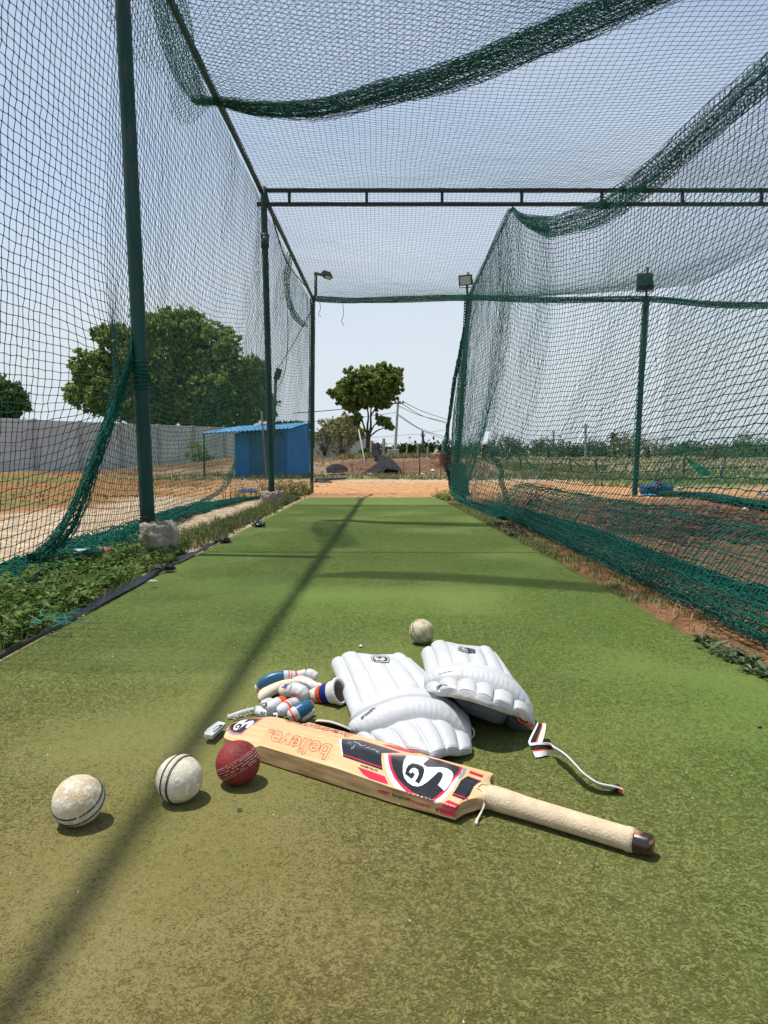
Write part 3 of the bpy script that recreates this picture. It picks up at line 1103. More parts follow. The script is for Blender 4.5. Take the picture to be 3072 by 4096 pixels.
for q in np.linspace(0, 1, 9):
    x = Ix + (Hx - Ix) * q
    fl_.append(np.stack([x - .01, yk + .024, height(x, yk) + 0.05 + 0.07 * math.sin(math.pi * min(1, q * 1.15)) * (yk < 7.5)], 1))
G2 = np.stack(fl_, 1)[yk < 7.6]
G2 = G2 + 0.03 * (fbm(G2[..., 1], G2[..., 0], .25, 5)[..., None] - .5) + RNG.normal(0, .004, G2.shape)
net('folded_foot', G2, 0.0024, twine, dn_)
bl_ = []
for q in np.linspace(0, 1, 13):
    a = q * math.pi * .62
    x = Ix + .24 - .26 * math.sin(a) ** .8 + (.10 * max(0, q - .8) / .2)
    z = height(Ix, yk) + .02 + .30 * (1 + math.cos(a * 1.6)) / 2
    bl_.append(np.stack([x + .012 * np.sin(yk * 7 + q * 3), yk + .02, z], 1))
G3 = np.stack(bl_, 1)[yk < 6.6]
G3 = G3 + RNG.normal(0, .004, G3.shape)
net('slack_belly', G3, 0.0024, twine, dn_)
inn = np.stack([Ix, yk, height(Ix, yk) + 0.03], 1)
gathered('bunched_hem', inn[yk > 6.3], 0.10, 0.003, twine, dn_, 4, 5, 0.05, 0.03, 64)
fe = [Qd(1006, 700, 13.78), Qd(990, 780, 13.78), Qd(975, 870, 13.78), Qd(965, 950, 13.78), Qd(966, 1010, 13.75), Qd(980, 1055, 13.6), Qd(992, 1080, 12.6)]
gathered('gathered_fold', spline(fe, 60), 0.13, 0.0045, twine, dn_, 4, 5, 0.05, 0.05, 65, lambda t: 0.5 + 1.0 * np.sin(np.pi * t))
gathered('gathered_fold', spline([Qd(985, 1005, 13.6), Qd(992, 1040, 13.2), Qd(998, 1075, 11.5), Qd(1000, 1085, 10)], 30), 0.28, 0.004, twine2, dn_, 5, 7, 0.05, 0.09, 66)
tear = [Q(1965, 1800, 8.9), Q(1985, 1840, 8.9), Q(2005, 1880, 8.9), Q(2005, 1930, 8.85), Q(2020, 1970, 8.8), Q(2035, 2040, 8.7), Q(2045, 2080, 8.6)]
gathered('torn_strands', spline(tear, 50), 0.055, 0.0028, twine2, dn_, 4, 4, 0.05, 0.03, 67)
gathered('torn_strands', spline([Q(1994, 1970, 8.9), Q(2000, 2020, 8.85), Q(2003, 2065, 8.8)], 30), 0.03, 0.0026, twine2, dn_, 2, 3, 0.05, 0.02, 68)
mb = MB()
for k in range(22):
    a = Q(random.uniform(2120, 2190), random.uniform(1985, 2040), 6.6 + random.uniform(-.1, .1))
    mb.tube(spline([a, a + RNG.normal(0, .03, 3), a + RNG.normal(0, .04, 3)], 6), 0.0022, 4)
mb.build('torn_strands', twine2, dn_, True)

# ---- far divider on the right edge
yf = np.arange(6.0, 12.6, 0.055)
nb2 = 60
bb2 = np.linspace(0, 1, nb2)
tx = np.interp(yf, [6, 12.5], [4.75, 4.95])
hx = np.interp(yf, [6, 7.2, 10, 12.5], [3.75, 3.9, 4.35, 4.72])
B2 = bb2[None]
sg = np.sin(np.pi * (yf - 6) / 6.6)
Z2 = (3.40 - 0.12 * sg)[:, None] * (1 - B2) - 0.04 * B2 - 0.15 * sg[:, None] * np.sin(np.pi * B2)
X2 = tx[:, None] + (hx - tx)[:, None] * B2 ** 1.8 + 0.06 * (fbm(yf[:, None] + 0 * B2, Z2, 1.0, 18) - .5)
Y2 = np.repeat(yf[:, None], nb2, 1) + 0.12 * (fbm(yf[:, None] + 0 * B2, Z2, 1.3, 19) - .5)
G = np.stack([X2, Y2, Z2], -1) + RNG.normal(0, 0.003, X2.shape + (3,))
fd = empty('far_divider_net', (4.6, 10, 0), 'finer looking green net at the far side of the right hand lane', 'net', 'nets of the practice cage')
net('netting', G, 0.0018, twine, fd)
hemf = np.stack([hx, yf, height(hx, yf) + 0.05], 1)
gathered('bunched_hem', hemf, 0.22, 0.004, twine, fd, 6, 7, 0.05, 0.05, 71)
# ================================================================== cricket gear: materials
willow = M('bare_willow', (0.56, 0.355, 0.165), 0.42, (0.70, 0.48, 0.25), 9, 8, 0.12, 30, 0.45, (0.3, 0.7), stretch=(1, 16, 10), turn=0.5817, bdist=0.0006)
willow_side = M('worn_shaded_willow_edge', (0.24, 0.145, 0.065), 0.6, (0.50, 0.34, 0.17), 7, 8, 0.3, 20, 0.3, (0.3, 0.62), stretch=(2.2, 3, 14), turn=0.5817, bdist=0.0008)  # brown stained edge wood, with shade on the sides also darkened into its colour
ink_black = M('glossy_black_sticker', (0.010, 0.011, 0.014), 0.28, (0.02, 0.02, 0.024), 60, 4, 0.06, 90, 0.5, bdist=0.0005)
ink_red = M('glossy_red_sticker', (0.50, 0.014, 0.045), 0.32, (0.58, 0.02, 0.06), 60, 3, 0.05, 90, 0.5, bdist=0.0004)
ink_white = M('glossy_white_sticker', (0.72, 0.72, 0.74), 0.3, (0.80, 0.80, 0.81), 30, 3, 0.05, 90, 0.5, bdist=0.0004)
ink_grey = M('silver_grey_sticker', (0.28, 0.29, 0.31), 0.3)
clear = M('pale_label_film', (0.58, 0.36, 0.17), 0.35, (0.64, 0.41, 0.20), 18)
grip = M('cream_rubber_grip', (0.52, 0.41, 0.27), 0.8, (0.62, 0.50, 0.34), 60, 6, 0.75, 300, 0.25, bdist=0.0022, stretch=(1, 1, 1))
butt = M('dark_polished_wood', (0.03, 0.015, 0.012), 0.22, (0.42, 0.20, 0.085), 30, 3, 0, None, 0.6, (0.47, 0.56), stretch=(1, 1, 3))
cord = M('cotton_string', (0.60, 0.55, 0.45), 0.9)
leather = M('white_pad_leather', (0.47, 0.475, 0.48), 0.48, (0.545, 0.55, 0.555), 7, 6, 0.35, 140, 0.35, (0.3, 0.6), bdist=0.0012, extra=lambda nt, src, out: mixc(nt, noise_node(nt, src, 17, 8, 0.60, 0.78), out, (0.40, 0.375, 0.32)))
pad_lining = M('navy_lining', (0.008, 0.009, 0.022), 0.85, (0.015, 0.016, 0.035), 30)
grey_lining = M('grey_lining', (0.06, 0.062, 0.072), 0.8, (0.11, 0.112, 0.125), 20)
dirty_seam = M('grubby_seam_tape', (0.36, 0.335, 0.28), 0.8, (0.52, 0.51, 0.48), 60, 5, 0.3, 200, 0.2)
orange = M('orange_leather', (0.80, 0.075, 0.016), 0.45)
teal = M('teal_blue_leather', (0.012, 0.085, 0.165), 0.35, (0.016, 0.105, 0.20), 20, 4, 0.1, 160)
royal = M('royal_blue_terry', (0.010, 0.022, 0.16), 0.9, (0.016, 0.035, 0.22), 200, 3, 0.9, 420, 0.1, bdist=0.002)
orange_terry = M('orange_terry', (0.80, 0.10, 0.015), 0.9, (0.62, 0.06, 0.01), 200, 3, 0.9, 420, 0.1, bdist=0.002)
white_terry = M('white_terry', (0.62, 0.58, 0.56), 0.9, (0.74, 0.71, 0.70), 200, 3, 0.9, 420, 0.1, bdist=0.002)
cotton = M('cream_ribbed_cotton', (0.55, 0.47, 0.36), 0.9, (0.68, 0.60, 0.48), 50, 5, 0.6, 260, 0.1, bdist=0.0015)
beige_in = M('beige_lining', (0.27, 0.20, 0.15), 0.9, (0.38, 0.29, 0.22), 40)
webbing = M('white_webbing', (0.62, 0.61, 0.60), 0.85, (0.72, 0.71, 0.70), 300, 2, 0.5, 700, 0.15, bdist=0.0008)
blk_web = M('black_webbing', (0.012, 0.012, 0.013), 0.85, (0.03, 0.028, 0.028), 300, 2, 0.4, 700, 0.15, bdist=0.0008)

# ================================================================== bat
S0 = np.array([-0.327, 1.297, 0.0])
BD = np.array([0.8355, -0.5495, 0.0])
BN = np.array([0.5495, 0.8355, 0.0])
BW = 0.134
BO = S0 + BN * BW / 2
bat = empty('cricket_bat', BO + BD * 0.3, 'wooden cricket bat lying face down with black, red and white stickers and a cream grip', 'cricket bat')


def bw(s):
    return BO + BD * s


def hw(s):
    a = np.where(s < 0.045, 1 - 0.30 * ((0.045 - np.maximum(s, 0)) / 0.045) ** 2.6, 1.0)
    q = np.clip((s - 0.517) / 0.034, 0, 1)
    b = 0.0175 + (BW / 2 - 0.0175) * (1 - np.sqrt(np.clip(1 - (1 - q) ** 2, 0, 1)))
    return np.where(s < 0.517, BW / 2 * a, b)


def zbot(s):
    return 0.0045 + 0.010 * np.clip((0.16 - s) / 0.16, 0, 1) ** 2 + 0.004 * ss(0.40, 0.52, s)


def zedge(s):
    return np.interp(s, [0, .02, .07, .115, .13, .3, .45, .517, .55], [.010, .014, .019, .021, .0285, .0285, .0225, .0195, .024])


def zspine(s):
    return np.interp(s, [0, .015, .05, .10, .16, .22, .3, .4, .47, .517, .552], [.012, .018, .025, .031, .0375, .0385, .0385, .0345, .0320, .0300, .0320])


ss_ = np.unique(np.concatenate([np.linspace(0, .05, 14), np.linspace(.05, .517, 80), np.linspace(.517, .553, 14)]))
nt_ = 41
wv = np.linspace(-1, 1, nt_)
rings = []
for s in ss_:
    h = float(hw(s))
    zb, ze, zs = float(zbot(s)), float(zedge(s)), float(zspine(s))
    zc = np.full(nt_, 0.0)
    t = np.abs(wv)
    ridge = np.sqrt(t ** 2 + 0.07 ** 2) - 0.07
    ridge /= (math.sqrt(1.07 ** 2 - 0) if False else (math.sqrt(1 + .07 ** 2) - .07))
    prof = 1 - ridge ** (1.0 + 0.35 * (1 - ss(.1, .3, s)))
    top = zb + ze + (zs - ze) * prof
    q = float(ss(.525, .553, s))
    rr = np.sqrt(np.clip(1 - t ** 2, 0, 1))
    top = top * (1 - q) + (0.021 + 0.0165 * rr) * q
    bot = zb * (1 - q) + (0.021 - 0.0165 * rr) * q
    P3 = BO + BD * s + BN[None] * (wv * h)[:, None]
    if s < 0.06:
        P3 = P3 + BD * (0.022 * (t ** 2.2) * (1 - s / .06))[:, None]
    up = P3.copy()
    up[:, 2] = top
    dn = P3[::-1].copy()
    dn[:, 2] = bot[::-1] if np.ndim(bot) else bot
    # rounded arris between side and back
    rings.append(np.vstack([up, dn]))
R = np.array(rings)
nr, nk = R.shape[:2]
Fb, mi = [], []
for i in range(nr - 1):
    for k in range(nk):
        k2 = (k + 1) % nk
        Fb.append((i * nk + k, (i + 1) * nk + k, (i + 1) * nk + k2, i * nk + k2))
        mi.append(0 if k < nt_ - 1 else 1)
Fb.append(tuple(range(nk)))
mi.append(1)
Fb.append(tuple((nr - 1) * nk + k for k in range(nk - 1, -1, -1)))
mi.append(0)
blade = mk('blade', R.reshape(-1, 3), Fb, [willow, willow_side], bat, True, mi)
blade.data.set_sharp_from_angle(angle=math.radians(34)) if hasattr(blade.data, 'set_sharp_from_angle') else None
bsf = Surf([blade])

# handle
hs = np.linspace(0.540, 0.757, 50)
hz = np.interp(hs, [.54, .60, .757], [.0225, .0205, .0178])
hr = np.interp(hs, [.54, .546, .56, .60, .68, .745, .749, .752, .757], [.0170, .0178, .0180, .0165, .0158, .0158, .0170, .0166, .0158]) + RNG.normal(0, .00008, 50)
HP = BO + BD * hs[:, None]
HP[:, 2] = hz + 0.001
grip_o = tube('rubber_grip', HP, hr, grip, bat, 28)
es = np.array([.752, .760, .775, .7795, .7815])
EP = BO + BD * es[:, None]
EP[:, 2] = .0186
tube('handle_end', EP, np.array([.0150, .0150, .0150, .0142, .0120]), butt, bat, 28)
hsf = Surf([blade] + [o for o in bat.children if o.name.startswith('rubber_grip')])
# string tied round the grip
k7 = 320 / 1659


def z7(x, y):
    return 1780 + x * k7, 3000 + y * k7


sp = [hsf.hit(*z7(*p), 0.0013) for p in ((860, 735), (800, 715), (740, 725), (690, 765), (668, 795), (720, 815), (775, 860), (800, 930), (812, 1010))]
sp += [P(*z7(808, 1120), 0.020), P(*z7(780, 1220), 0.014), P(*z7(735, 1310), 0.008), P(*z7(690, 1390), 0.006), P(*z7(660, 1460), 0.005), P(*z7(648, 1530), 0.005)]
mb = MB()
cpts = spline(sp, 70)
mb.tube(cpts, np.interp(np.linspace(0, 1, 70), [0, .75, .88, .9, 1], [.0011, .0013, .0014, .0022, .0030]), 7)
mb.tube(cpts[44:66] + [0.001, -0.0012, 0.001], 0.0011, 6)
mb.build('string', cord, grip_o, True)


def zz(base, k):
    return lambda pts: [(base[0] + x * k, base[1] + y * k) for x, y in pts]


Z1 = zz((1500, 3000), 480 / 1659)
Z2 = zz((1320, 2920), 320 / 1659)
Z3 = zz((810, 2840), 320 / 1659)
Z4 = zz((1040, 2860), 400 / 1659)


def bs(name, pts, mat, lay, step=5.0):
    return sticker(name, pts, mat, blade, bsf, 0.00012 + 0.00014 * lay, step)


# big shield by the shoulder
bs('shield_sticker', Z1([(128, 56), (136, 170), (160, 300), (210, 420), (280, 522), (420, 576), (600, 640), (810, 726), (872, 745), (960, 680), (1060, 560), (1135, 430), (1225, 345), (1268, 262), (1214, 246), (1100, 212), (960, 165), (830, 122), (700, 90), (440, 68), (280, 58)]), ink_white, 1)
bs('shield_sticker', Z1([(1120, 400), (1180, 400), (1240, 335), (1268, 262), (1214, 246), (1200, 310), (1160, 365)]), ink_grey, 2)
bs('shield_sticker', Z1([(280, 58), (440, 68), (700, 90), (700, 97), (440, 80), (200, 70), (150, 58)]), ink_grey, 2, 3)
bs('shield_sticker', Z1([(178, 70), (186, 160), (215, 280), (265, 390), (345, 490), (430, 580), (620, 648), (800, 719), (900, 650), (1000, 555), (1070, 440), (1120, 385), (1182, 330), (1212, 246), (1080, 206), (900, 147), (700, 95), (440, 82), (190, 70)]), ink_red, 3)
bs('shield_sticker', Z1([(220, 86), (228, 180), (255, 280), (310, 390), (400, 490), (520, 588), (660, 655), (788, 690), (870, 630), (960, 545), (1030, 450), (1078, 378), (1130, 335), (1162, 290), (1170, 238), (1050, 200), (880, 150), (750, 112), (430, 92)]), ink_black, 4)
bs('emblem', Z1([(440, 80), (560, 88), (690, 99), (748, 126), (705, 165), (668, 195), (690, 225), (730, 241), (830, 243), (920, 242), (1000, 262), (1060, 300), (1084, 345), (1070, 400), (1040, 470), (1000, 530), (962, 573), (915, 530), (870, 488), (905, 440), (935, 380), (940, 335), (905, 307), (870, 312), (800, 380), (720, 450), (650, 495), (590, 511), (520, 498), (450, 450), (405, 390), (385, 310), (385, 230), (400, 150)]), ink_white, 5, 4)
bs('emblem', Z1([(415, 340), (430, 270), (460, 220), (520, 188), (600, 205), (668, 240), (684, 290), (665, 370), (640, 422), (608, 476), (552, 440), (585, 390), (605, 340), (595, 280), (550, 252), (510, 258), (480, 290), (470, 315), (500, 330), (520, 308), (554, 345), (510, 410)]), ink_black, 6, 4)
# panel at the neck and shoulder blocks
bs('neck_panel', Z1([(1288, 362), (1470, 428), (1425, 458), (1370, 500), (1335, 570), (1305, 630), (1225, 690), (1062, 630), (1090, 588), (1140, 510), (1190, 420), (1235, 390)]), ink_black, 2)
bs('neck_panel', Z1([(1085, 600), (1288, 668), (1278, 684), (1076, 616)]), ink_red, 3, 3)
bs('neck_panel', Z1([(1300, 371), (1462, 430), (1452, 437), (1292, 379)]), ink_red, 3, 3)
bs('shoulder_sticker', Z1([(1010, 692), (1168, 756), (1130, 846), (918, 770)]), ink_red, 2)
bs('shoulder_sticker', Z1([(1310, 286), (1500, 354), (1484, 386), (1304, 321)]), ink_red, 2)
# long black panel and the red wedges beside it
bs('long_panel', Z2([(190, 184), (242, 188), (238, 300), (262, 470), (272, 556), (240, 470), (202, 320)]), ink_white, 1, 3)
bs('long_panel', Z2([(242, 190), (450, 203), (660, 216), (1060, 340), (1465, 468), (1270, 473), (1070, 478), (1062, 590), (1075, 720), (1092, 836), (800, 735), (272, 556), (262, 470), (238, 300)]), ink_black, 2)
bs('long_panel', Z2([(265, 495), (700, 643), (1080, 775), (1084, 800), (700, 668), (268, 519)]), ink_red, 3, 4)
bs('long_panel', Z2([(630, 217), (1020, 340), (1420, 467), (1395, 467), (1010, 347), (605, 219)]), ink_red, 3, 4)
mb = MB()
for x, y, dx, dy in ((370, 285, 30, -35), (420, 310, 18, -50), (440, 400, 25, -40), (490, 385, 22, -60), (450, 410, 50, -70), (560, 300, 60, -30), (610, 325, 70, 5), (680, 345, 60, -12), (740, 375, 40, 5), (830, 425, 50, -18), (880, 415, 60, 25), (950, 455, 60, 10), (1000, 490, -40, -45), (520, 270, 60, 8), (480, 260, 60, 4), (640, 320, -50, -22), (780, 382, 60, 12)):
    a = bsf.hit(*Z2([(x, y)])[0], 0.0008)
    b = bsf.hit(*Z2([(x + dx, y + dy)])[0], 0.0012)
    mb.tube(spline([a, (a + b) / 2 + RNG.normal(0, .0006, 3), b], 5), 0.00035, 4)
sc_ = mb.build('scuffed_tape', ink_white, blade)
bs('side_wedge', Z2([(572, 768), (850, 862), (1135, 966), (1175, 1050), (1212, 1135), (1020, 1078), (820, 1010), (690, 925)]), ink_red, 2)
bs('side_wedge', Z2([(1085, 302), (1250, 312), (1480, 362), (1700, 425), (1850, 470), (1850, 490), (1660, 474), (1400, 410), (1200, 345)]), ink_red, 2, 4)
lettering('lettering', 'KASHMIR WILLOW', Z2([(622, 752)])[0], Z2([(985, 878)])[0], Z2([(640, 708)])[0], ink_black, blade, bsf, 0.0004, 0, 0.12, 0.012)
# toe shield
bs('toe_shield', Z3([(498, 385), (530, 320), (590, 272), (750, 208), (1000, 183), (1270, 168), (1110, 270), (965, 362), (875, 450), (795, 522), (620, 517), (540, 462)]), ink_grey, 1, 4)
bs('toe_shield', Z3([(548, 372), (578, 305), (760, 238), (950, 195), (1235, 171), (1085, 275), (945, 370), (802, 492), (640, 477), (568, 422)]), ink_red, 2, 4)
bs('toe_shield', Z3([(573, 368), (600, 310), (760, 247), (950, 203), (1165, 187), (1060, 280), (930, 370), (798, 470), (660, 457), (590, 412)]), ink_black, 3, 4)
bs('toe_shield', Z3([(640, 390), (660, 330), (720, 280), (760, 242), (890, 203), (940, 206), (880, 245), (850, 272), (900, 268), (960, 240), (1040, 222), (1074, 238), (1050, 290), (990, 340), (922, 386), (892, 365), (930, 315), (948, 288), (900, 298), (830, 350), (760, 400), (690, 428), (645, 415)]), ink_white, 4, 3)
bs('toe_shield', Z3([(665, 370), (700, 320), (760, 290), (812, 293), (824, 322), (790, 370), (742, 404), (727, 395), (760, 357), (772, 330), (738, 327), (706, 352), (720, 360), (738, 348), (725, 384)]), ink_black, 5, 3)
mb = MB()
for a, b in (((338, 436), (492, 326)), ((510, 292), (650, 222))):
    pa = [bsf.hit(*Z3([(a[0] + (b[0] - a[0]) * t, a[1] + (b[1] - a[1]) * t)])[0], 0.0003) for t in np.linspace(0, 1, 7)]
    mb.tube(pa, 0.0006, 4)
mb.build('pen_line', ink_black, blade)
# the two words on the back
bs('word_label', Z4([(175, 216), (1240, 500), (1235, 530), (1130, 745), (1085, 762), (10, 452), (0, 420), (130, 240)]), clear, 0.3, 6)
red_line = M('red_outline_print', (0.46, 0.02, 0.045), 0.4)
lettering('lettering', 'believe.', Z4([(1205, 498)])[0], Z4([(178, 232)])[0], Z4([(1068, 748)])[0], red_line, blade, bsf, 0.0004, 0.00048, 0.0, 0.02)


def becomehit(x, y, off):
    return bsf.hit(x, y, off)


lettering('lettering', 'become', Z4([(1545, 322)])[0], Z4([(470, 62)])[0], Z4([(1440, 372)])[0], red_line, blade, bsf, 0.0004, 0.00038, 0.0, 0.02)
# writing on the near edge
bs('edge_sticker', Z1([(20, 556), (60, 550), (105, 553), (230, 592), (190, 600), (140, 604), (80, 582)]), ink_red, 2, 3)
bs('edge_sticker', Z1([(866, 786), (1108, 862), (1104, 926), (906, 866)]), ink_red, 2, 4)
bs('edge_sticker', Z1([(836, 808), (866, 816), (884, 850), (850, 840)]), ink_black, 2, 3)
bs('edge_sticker', Z1([(700, 763), (866, 806), (868, 811), (700, 768)]), ink_red, 2, 3)
lettering('lettering', 'Sanspareils', Z1([(228, 640)])[0], Z1([(490, 716)])[0], Z1([(240, 592)])[0], ink_black, blade, bsf, 0.0004, 0, 0, 0.02)
lettering('lettering', 'Greenlands', Z1([(498, 722)])[0], Z1([(755, 800)])[0], Z1([(510, 684)])[0], red_line, blade, bsf, 0.0004, 0, 0, 0.02)
bs('edge_sticker', Z3([(318, 716), (440, 736), (440, 812), (350, 800)]), ink_black, 2, 3)
lettering('lettering', 'be', Z3([(338, 786)])[0], Z3([(410, 800)])[0], Z3([(345, 730)])[0], ink_grey, blade, bsf, 0.0005, 0, 0, 0.01)
lettering('lettering', 'believe', Z3([(150, 735)])[0], Z3([(300, 772)])[0], Z3([(155, 705)])[0], M('faded_print', (0.10, 0.06, 0.03), 0.6), blade, bsf, 0.0004, 0, 0, 0.01)


# ================================================================== balls
def ball_mat(name, c1, c2, c3, sc):
    def ex(nt, src, out):
        a = noise_node(nt, src, sc, 7, 0.42, 0.62)
        b = noise_node(nt, src, sc * 4.5, 6, 0.52, 0.66)
        return mixc(nt, b, mixc(nt, a, c1, c2), c3)
    return M(name, c1, 0.62, None, bump=0.55, bscale=210, bdist=0.0022, spec=0.3, extra=ex)


def cam_axes(c):
    v = unit(np.array([0, 0, CAMH]) - c)
    r = unit(np.cross([0, 0, 1.0], v))
    u = np.cross(v, r)
    return r, u, v


def ball(px, py, label, n_img, mat, rows, seam_mat, row_kind, R_=0.036, seam=True, crease=None, seed=0):
    c = P(px, py, R_ + 0.001)
    e = empty('cricket_ball', (c[0], c[1], 0), label, 'cricket ball', 'cricket balls lying on the turf')
    r, u, v = cam_axes(c)
    n = unit(n_img[0] * r + n_img[1] * u + n_img[2] * v)
    a = unit(np.cross(n, v))
    b = np.cross(n, a)
    bm = bmesh.new()
    bmesh.ops.create_icosphere(bm, subdivisions=6, radius=1)
    D = np.array([q.co[:] for q in bm.verts])
    bm.verts.index_update()
    F = [tuple(q.index for q in f.verts) for f in bm.faces]
    bm.free()
    lat = np.arcsin(np.clip(D @ n, -1, 1)) * R_
    lon = np.arctan2(D @ b, D @ a)
    nn = fbm(D[:, 0] * 3 + D[:, 2] + seed, D[:, 1] * 3 - D[:, 2] * 1.7, 0.55, seed + 2) - 0.5
    n3 = fbm(D[:, 0] * 9 + D[:, 2] * 4 + seed, D[:, 1] * 9 - D[:, 2] * 5, 0.5, seed + 5) - 0.5
    rad = R_ * (1 + 0.016 * nn + 0.010 * n3)
    if seam:
        rad += 0.0008 * np.exp(-(lat / 0.009) ** 4) - 0.0007 * np.exp(-((np.abs(lat) - 0.0018) / 0.0006) ** 2) * (rows is not None)
    if crease is not None:
        d = np.abs(D @ crease)
        rad -= 0.0009 * np.exp(-(d * R_ / 0.0006) ** 2)
    cov = mk('leather_cover', c + D * rad[:, None], F, mat, e, True)
    mb = MB()
    for off in rows:
        for k in range(0, 92):
            th = 2 * math.pi * k / 92
            la = off / R_
            rr = R_ + 0.0009 - 0.00002 * abs(off) * 1000
            def pt(th_, la_):
                return c + rr * (math.cos(la_) * (math.cos(th_) * a + math.sin(th_) * b) + math.sin(la_) * n)
            dt = 2 * math.pi / 92
            if row_kind == 'dash':
                if random.random() < 0.22:
                    continue
                j = random.uniform(-.2, .2) * dt
                mb.tube([pt(th + j, la - .006), pt(th + j + dt * .35, la), pt(th + j + dt * .7, la + .006)], 0.00042, 5)
            elif row_kind == 'cord':
                mb.tube([pt(th - dt * .2, la - .012), pt(th + dt * .5, la), pt(th + dt * 1.2, la + .012)], 0.00062, 6)
            else:
                if random.random() < 0.15:
                    continue
                mb.tube([pt(th - dt * .2, la - .02), pt(th + dt * .5, la), pt(th + dt * 1.2, la + .02)], 0.0011, 6)
    o = mb.build('stitching', seam_mat, cov, True)
    if row_kind == 'cord':
        mb = MB()
        for off in (-0.0035, -0.0012, 0.0012, 0.0035):
            th = np.linspace(0, 2 * math.pi, 90)
            la = off / R_
            rr = R_ + 0.0004
            mb.tube(c + rr * (math.cos(la) * (np.cos(th)[:, None] * a + np.sin(th)[:, None] * b) + math.sin(la) * n), 0.0008, 6)
        mb.build('seam', mat, cov, True)
    return e, c, n, (a, b)


white_worn = ball_mat('scuffed_white_leather', (0.62, 0.55, 0.42), (0.50, 0.39, 0.235), (0.74, 0.70, 0.60), 28)
white_worn2 = ball_mat('worn_cream_leather', (0.60, 0.55, 0.43), (0.50, 0.42, 0.28), (0.72, 0.68, 0.58), 24)
white_dirty = ball_mat('dirty_white_leather', (0.50, 0.44, 0.30), (0.30, 0.23, 0.12), (0.62, 0.57, 0.44), 46)
red_worn = ball_mat('worn_red_leather', (0.16, 0.014, 0.014), (0.26, 0.022, 0.028), (0.12, 0.055, 0.022), 40)
green_thread = M('dark_green_thread', (0.012, 0.035, 0.035), 0.8, (0.03, 0.06, 0.055), 200)
black_thread = M('black_thread', (0.010, 0.010, 0.012), 0.7)
white_thread = M('dirty_white_thread', (0.55, 0.42, 0.33), 0.8)
ball(313.8, 3201, 'scuffed white cricket ball with a dark green seam, nearest of all', (-.315, .62, .71), white_worn, (-.0062, .0062), green_thread, 'thick', seed=1)
ball(718, 3114, 'cream cricket ball with two doubled black stitch lines', (.73, -.33, .59), white_worn2, (-.0068, -.0048, .0048, .0068), black_thread, 'cord', seed=5)
ball(951.6, 3051, 'worn red cricket ball with white stitching touching the bat edge', (-.45, .87, .16), red_worn, (-.0092, -.0062, -.0022, .0022, .0062, .0092), white_thread, 'dash', seed=9)
cf = P(1686, 2526, .036)
r_, u_, v_ = cam_axes(cf)
ball(1686, 2526, 'dirty white cricket ball farthest from the bat, beyond the leg pads', (.60, .45, .66), white_dirty, (-.006, .006), M('worn_off_thread', (0.16, 0.15, 0.08), 0.9), 'thick', crease=unit(-.62 * r_ - .70 * u_ + .34 * v_), seed=13)
# ================================================================== batting pads
Z5 = zz((1320, 2590), 400 / 1659)
Z6 = zz((1380, 2740), 540 / 1659)
Z7b = zz((1660, 2550), 560 / 1659)
Z8 = zz((2050, 2850), 470 / 1659)
NV = 97


def row(pts):
    """pts: list of (v, xyz) across the pad -> NV points"""
    v = np.array([p[0] for p in pts])
    p = np.array([p[1] for p in pts])
    f = spline(p, 200)
    # parameter of the spline is the knot index; turn it into v
    kv = np.interp(np.linspace(0, len(v) - 1, 200), np.arange(len(v)), v)
    return np.stack([np.interp(np.linspace(-1, 1, NV), kv, f[:, k]) for k in range(3)], 1)


def ribs(x, k, sharp=0.45):
    return np.abs(np.sin(np.pi * np.clip(x, 0, 1) * k)) ** sharp


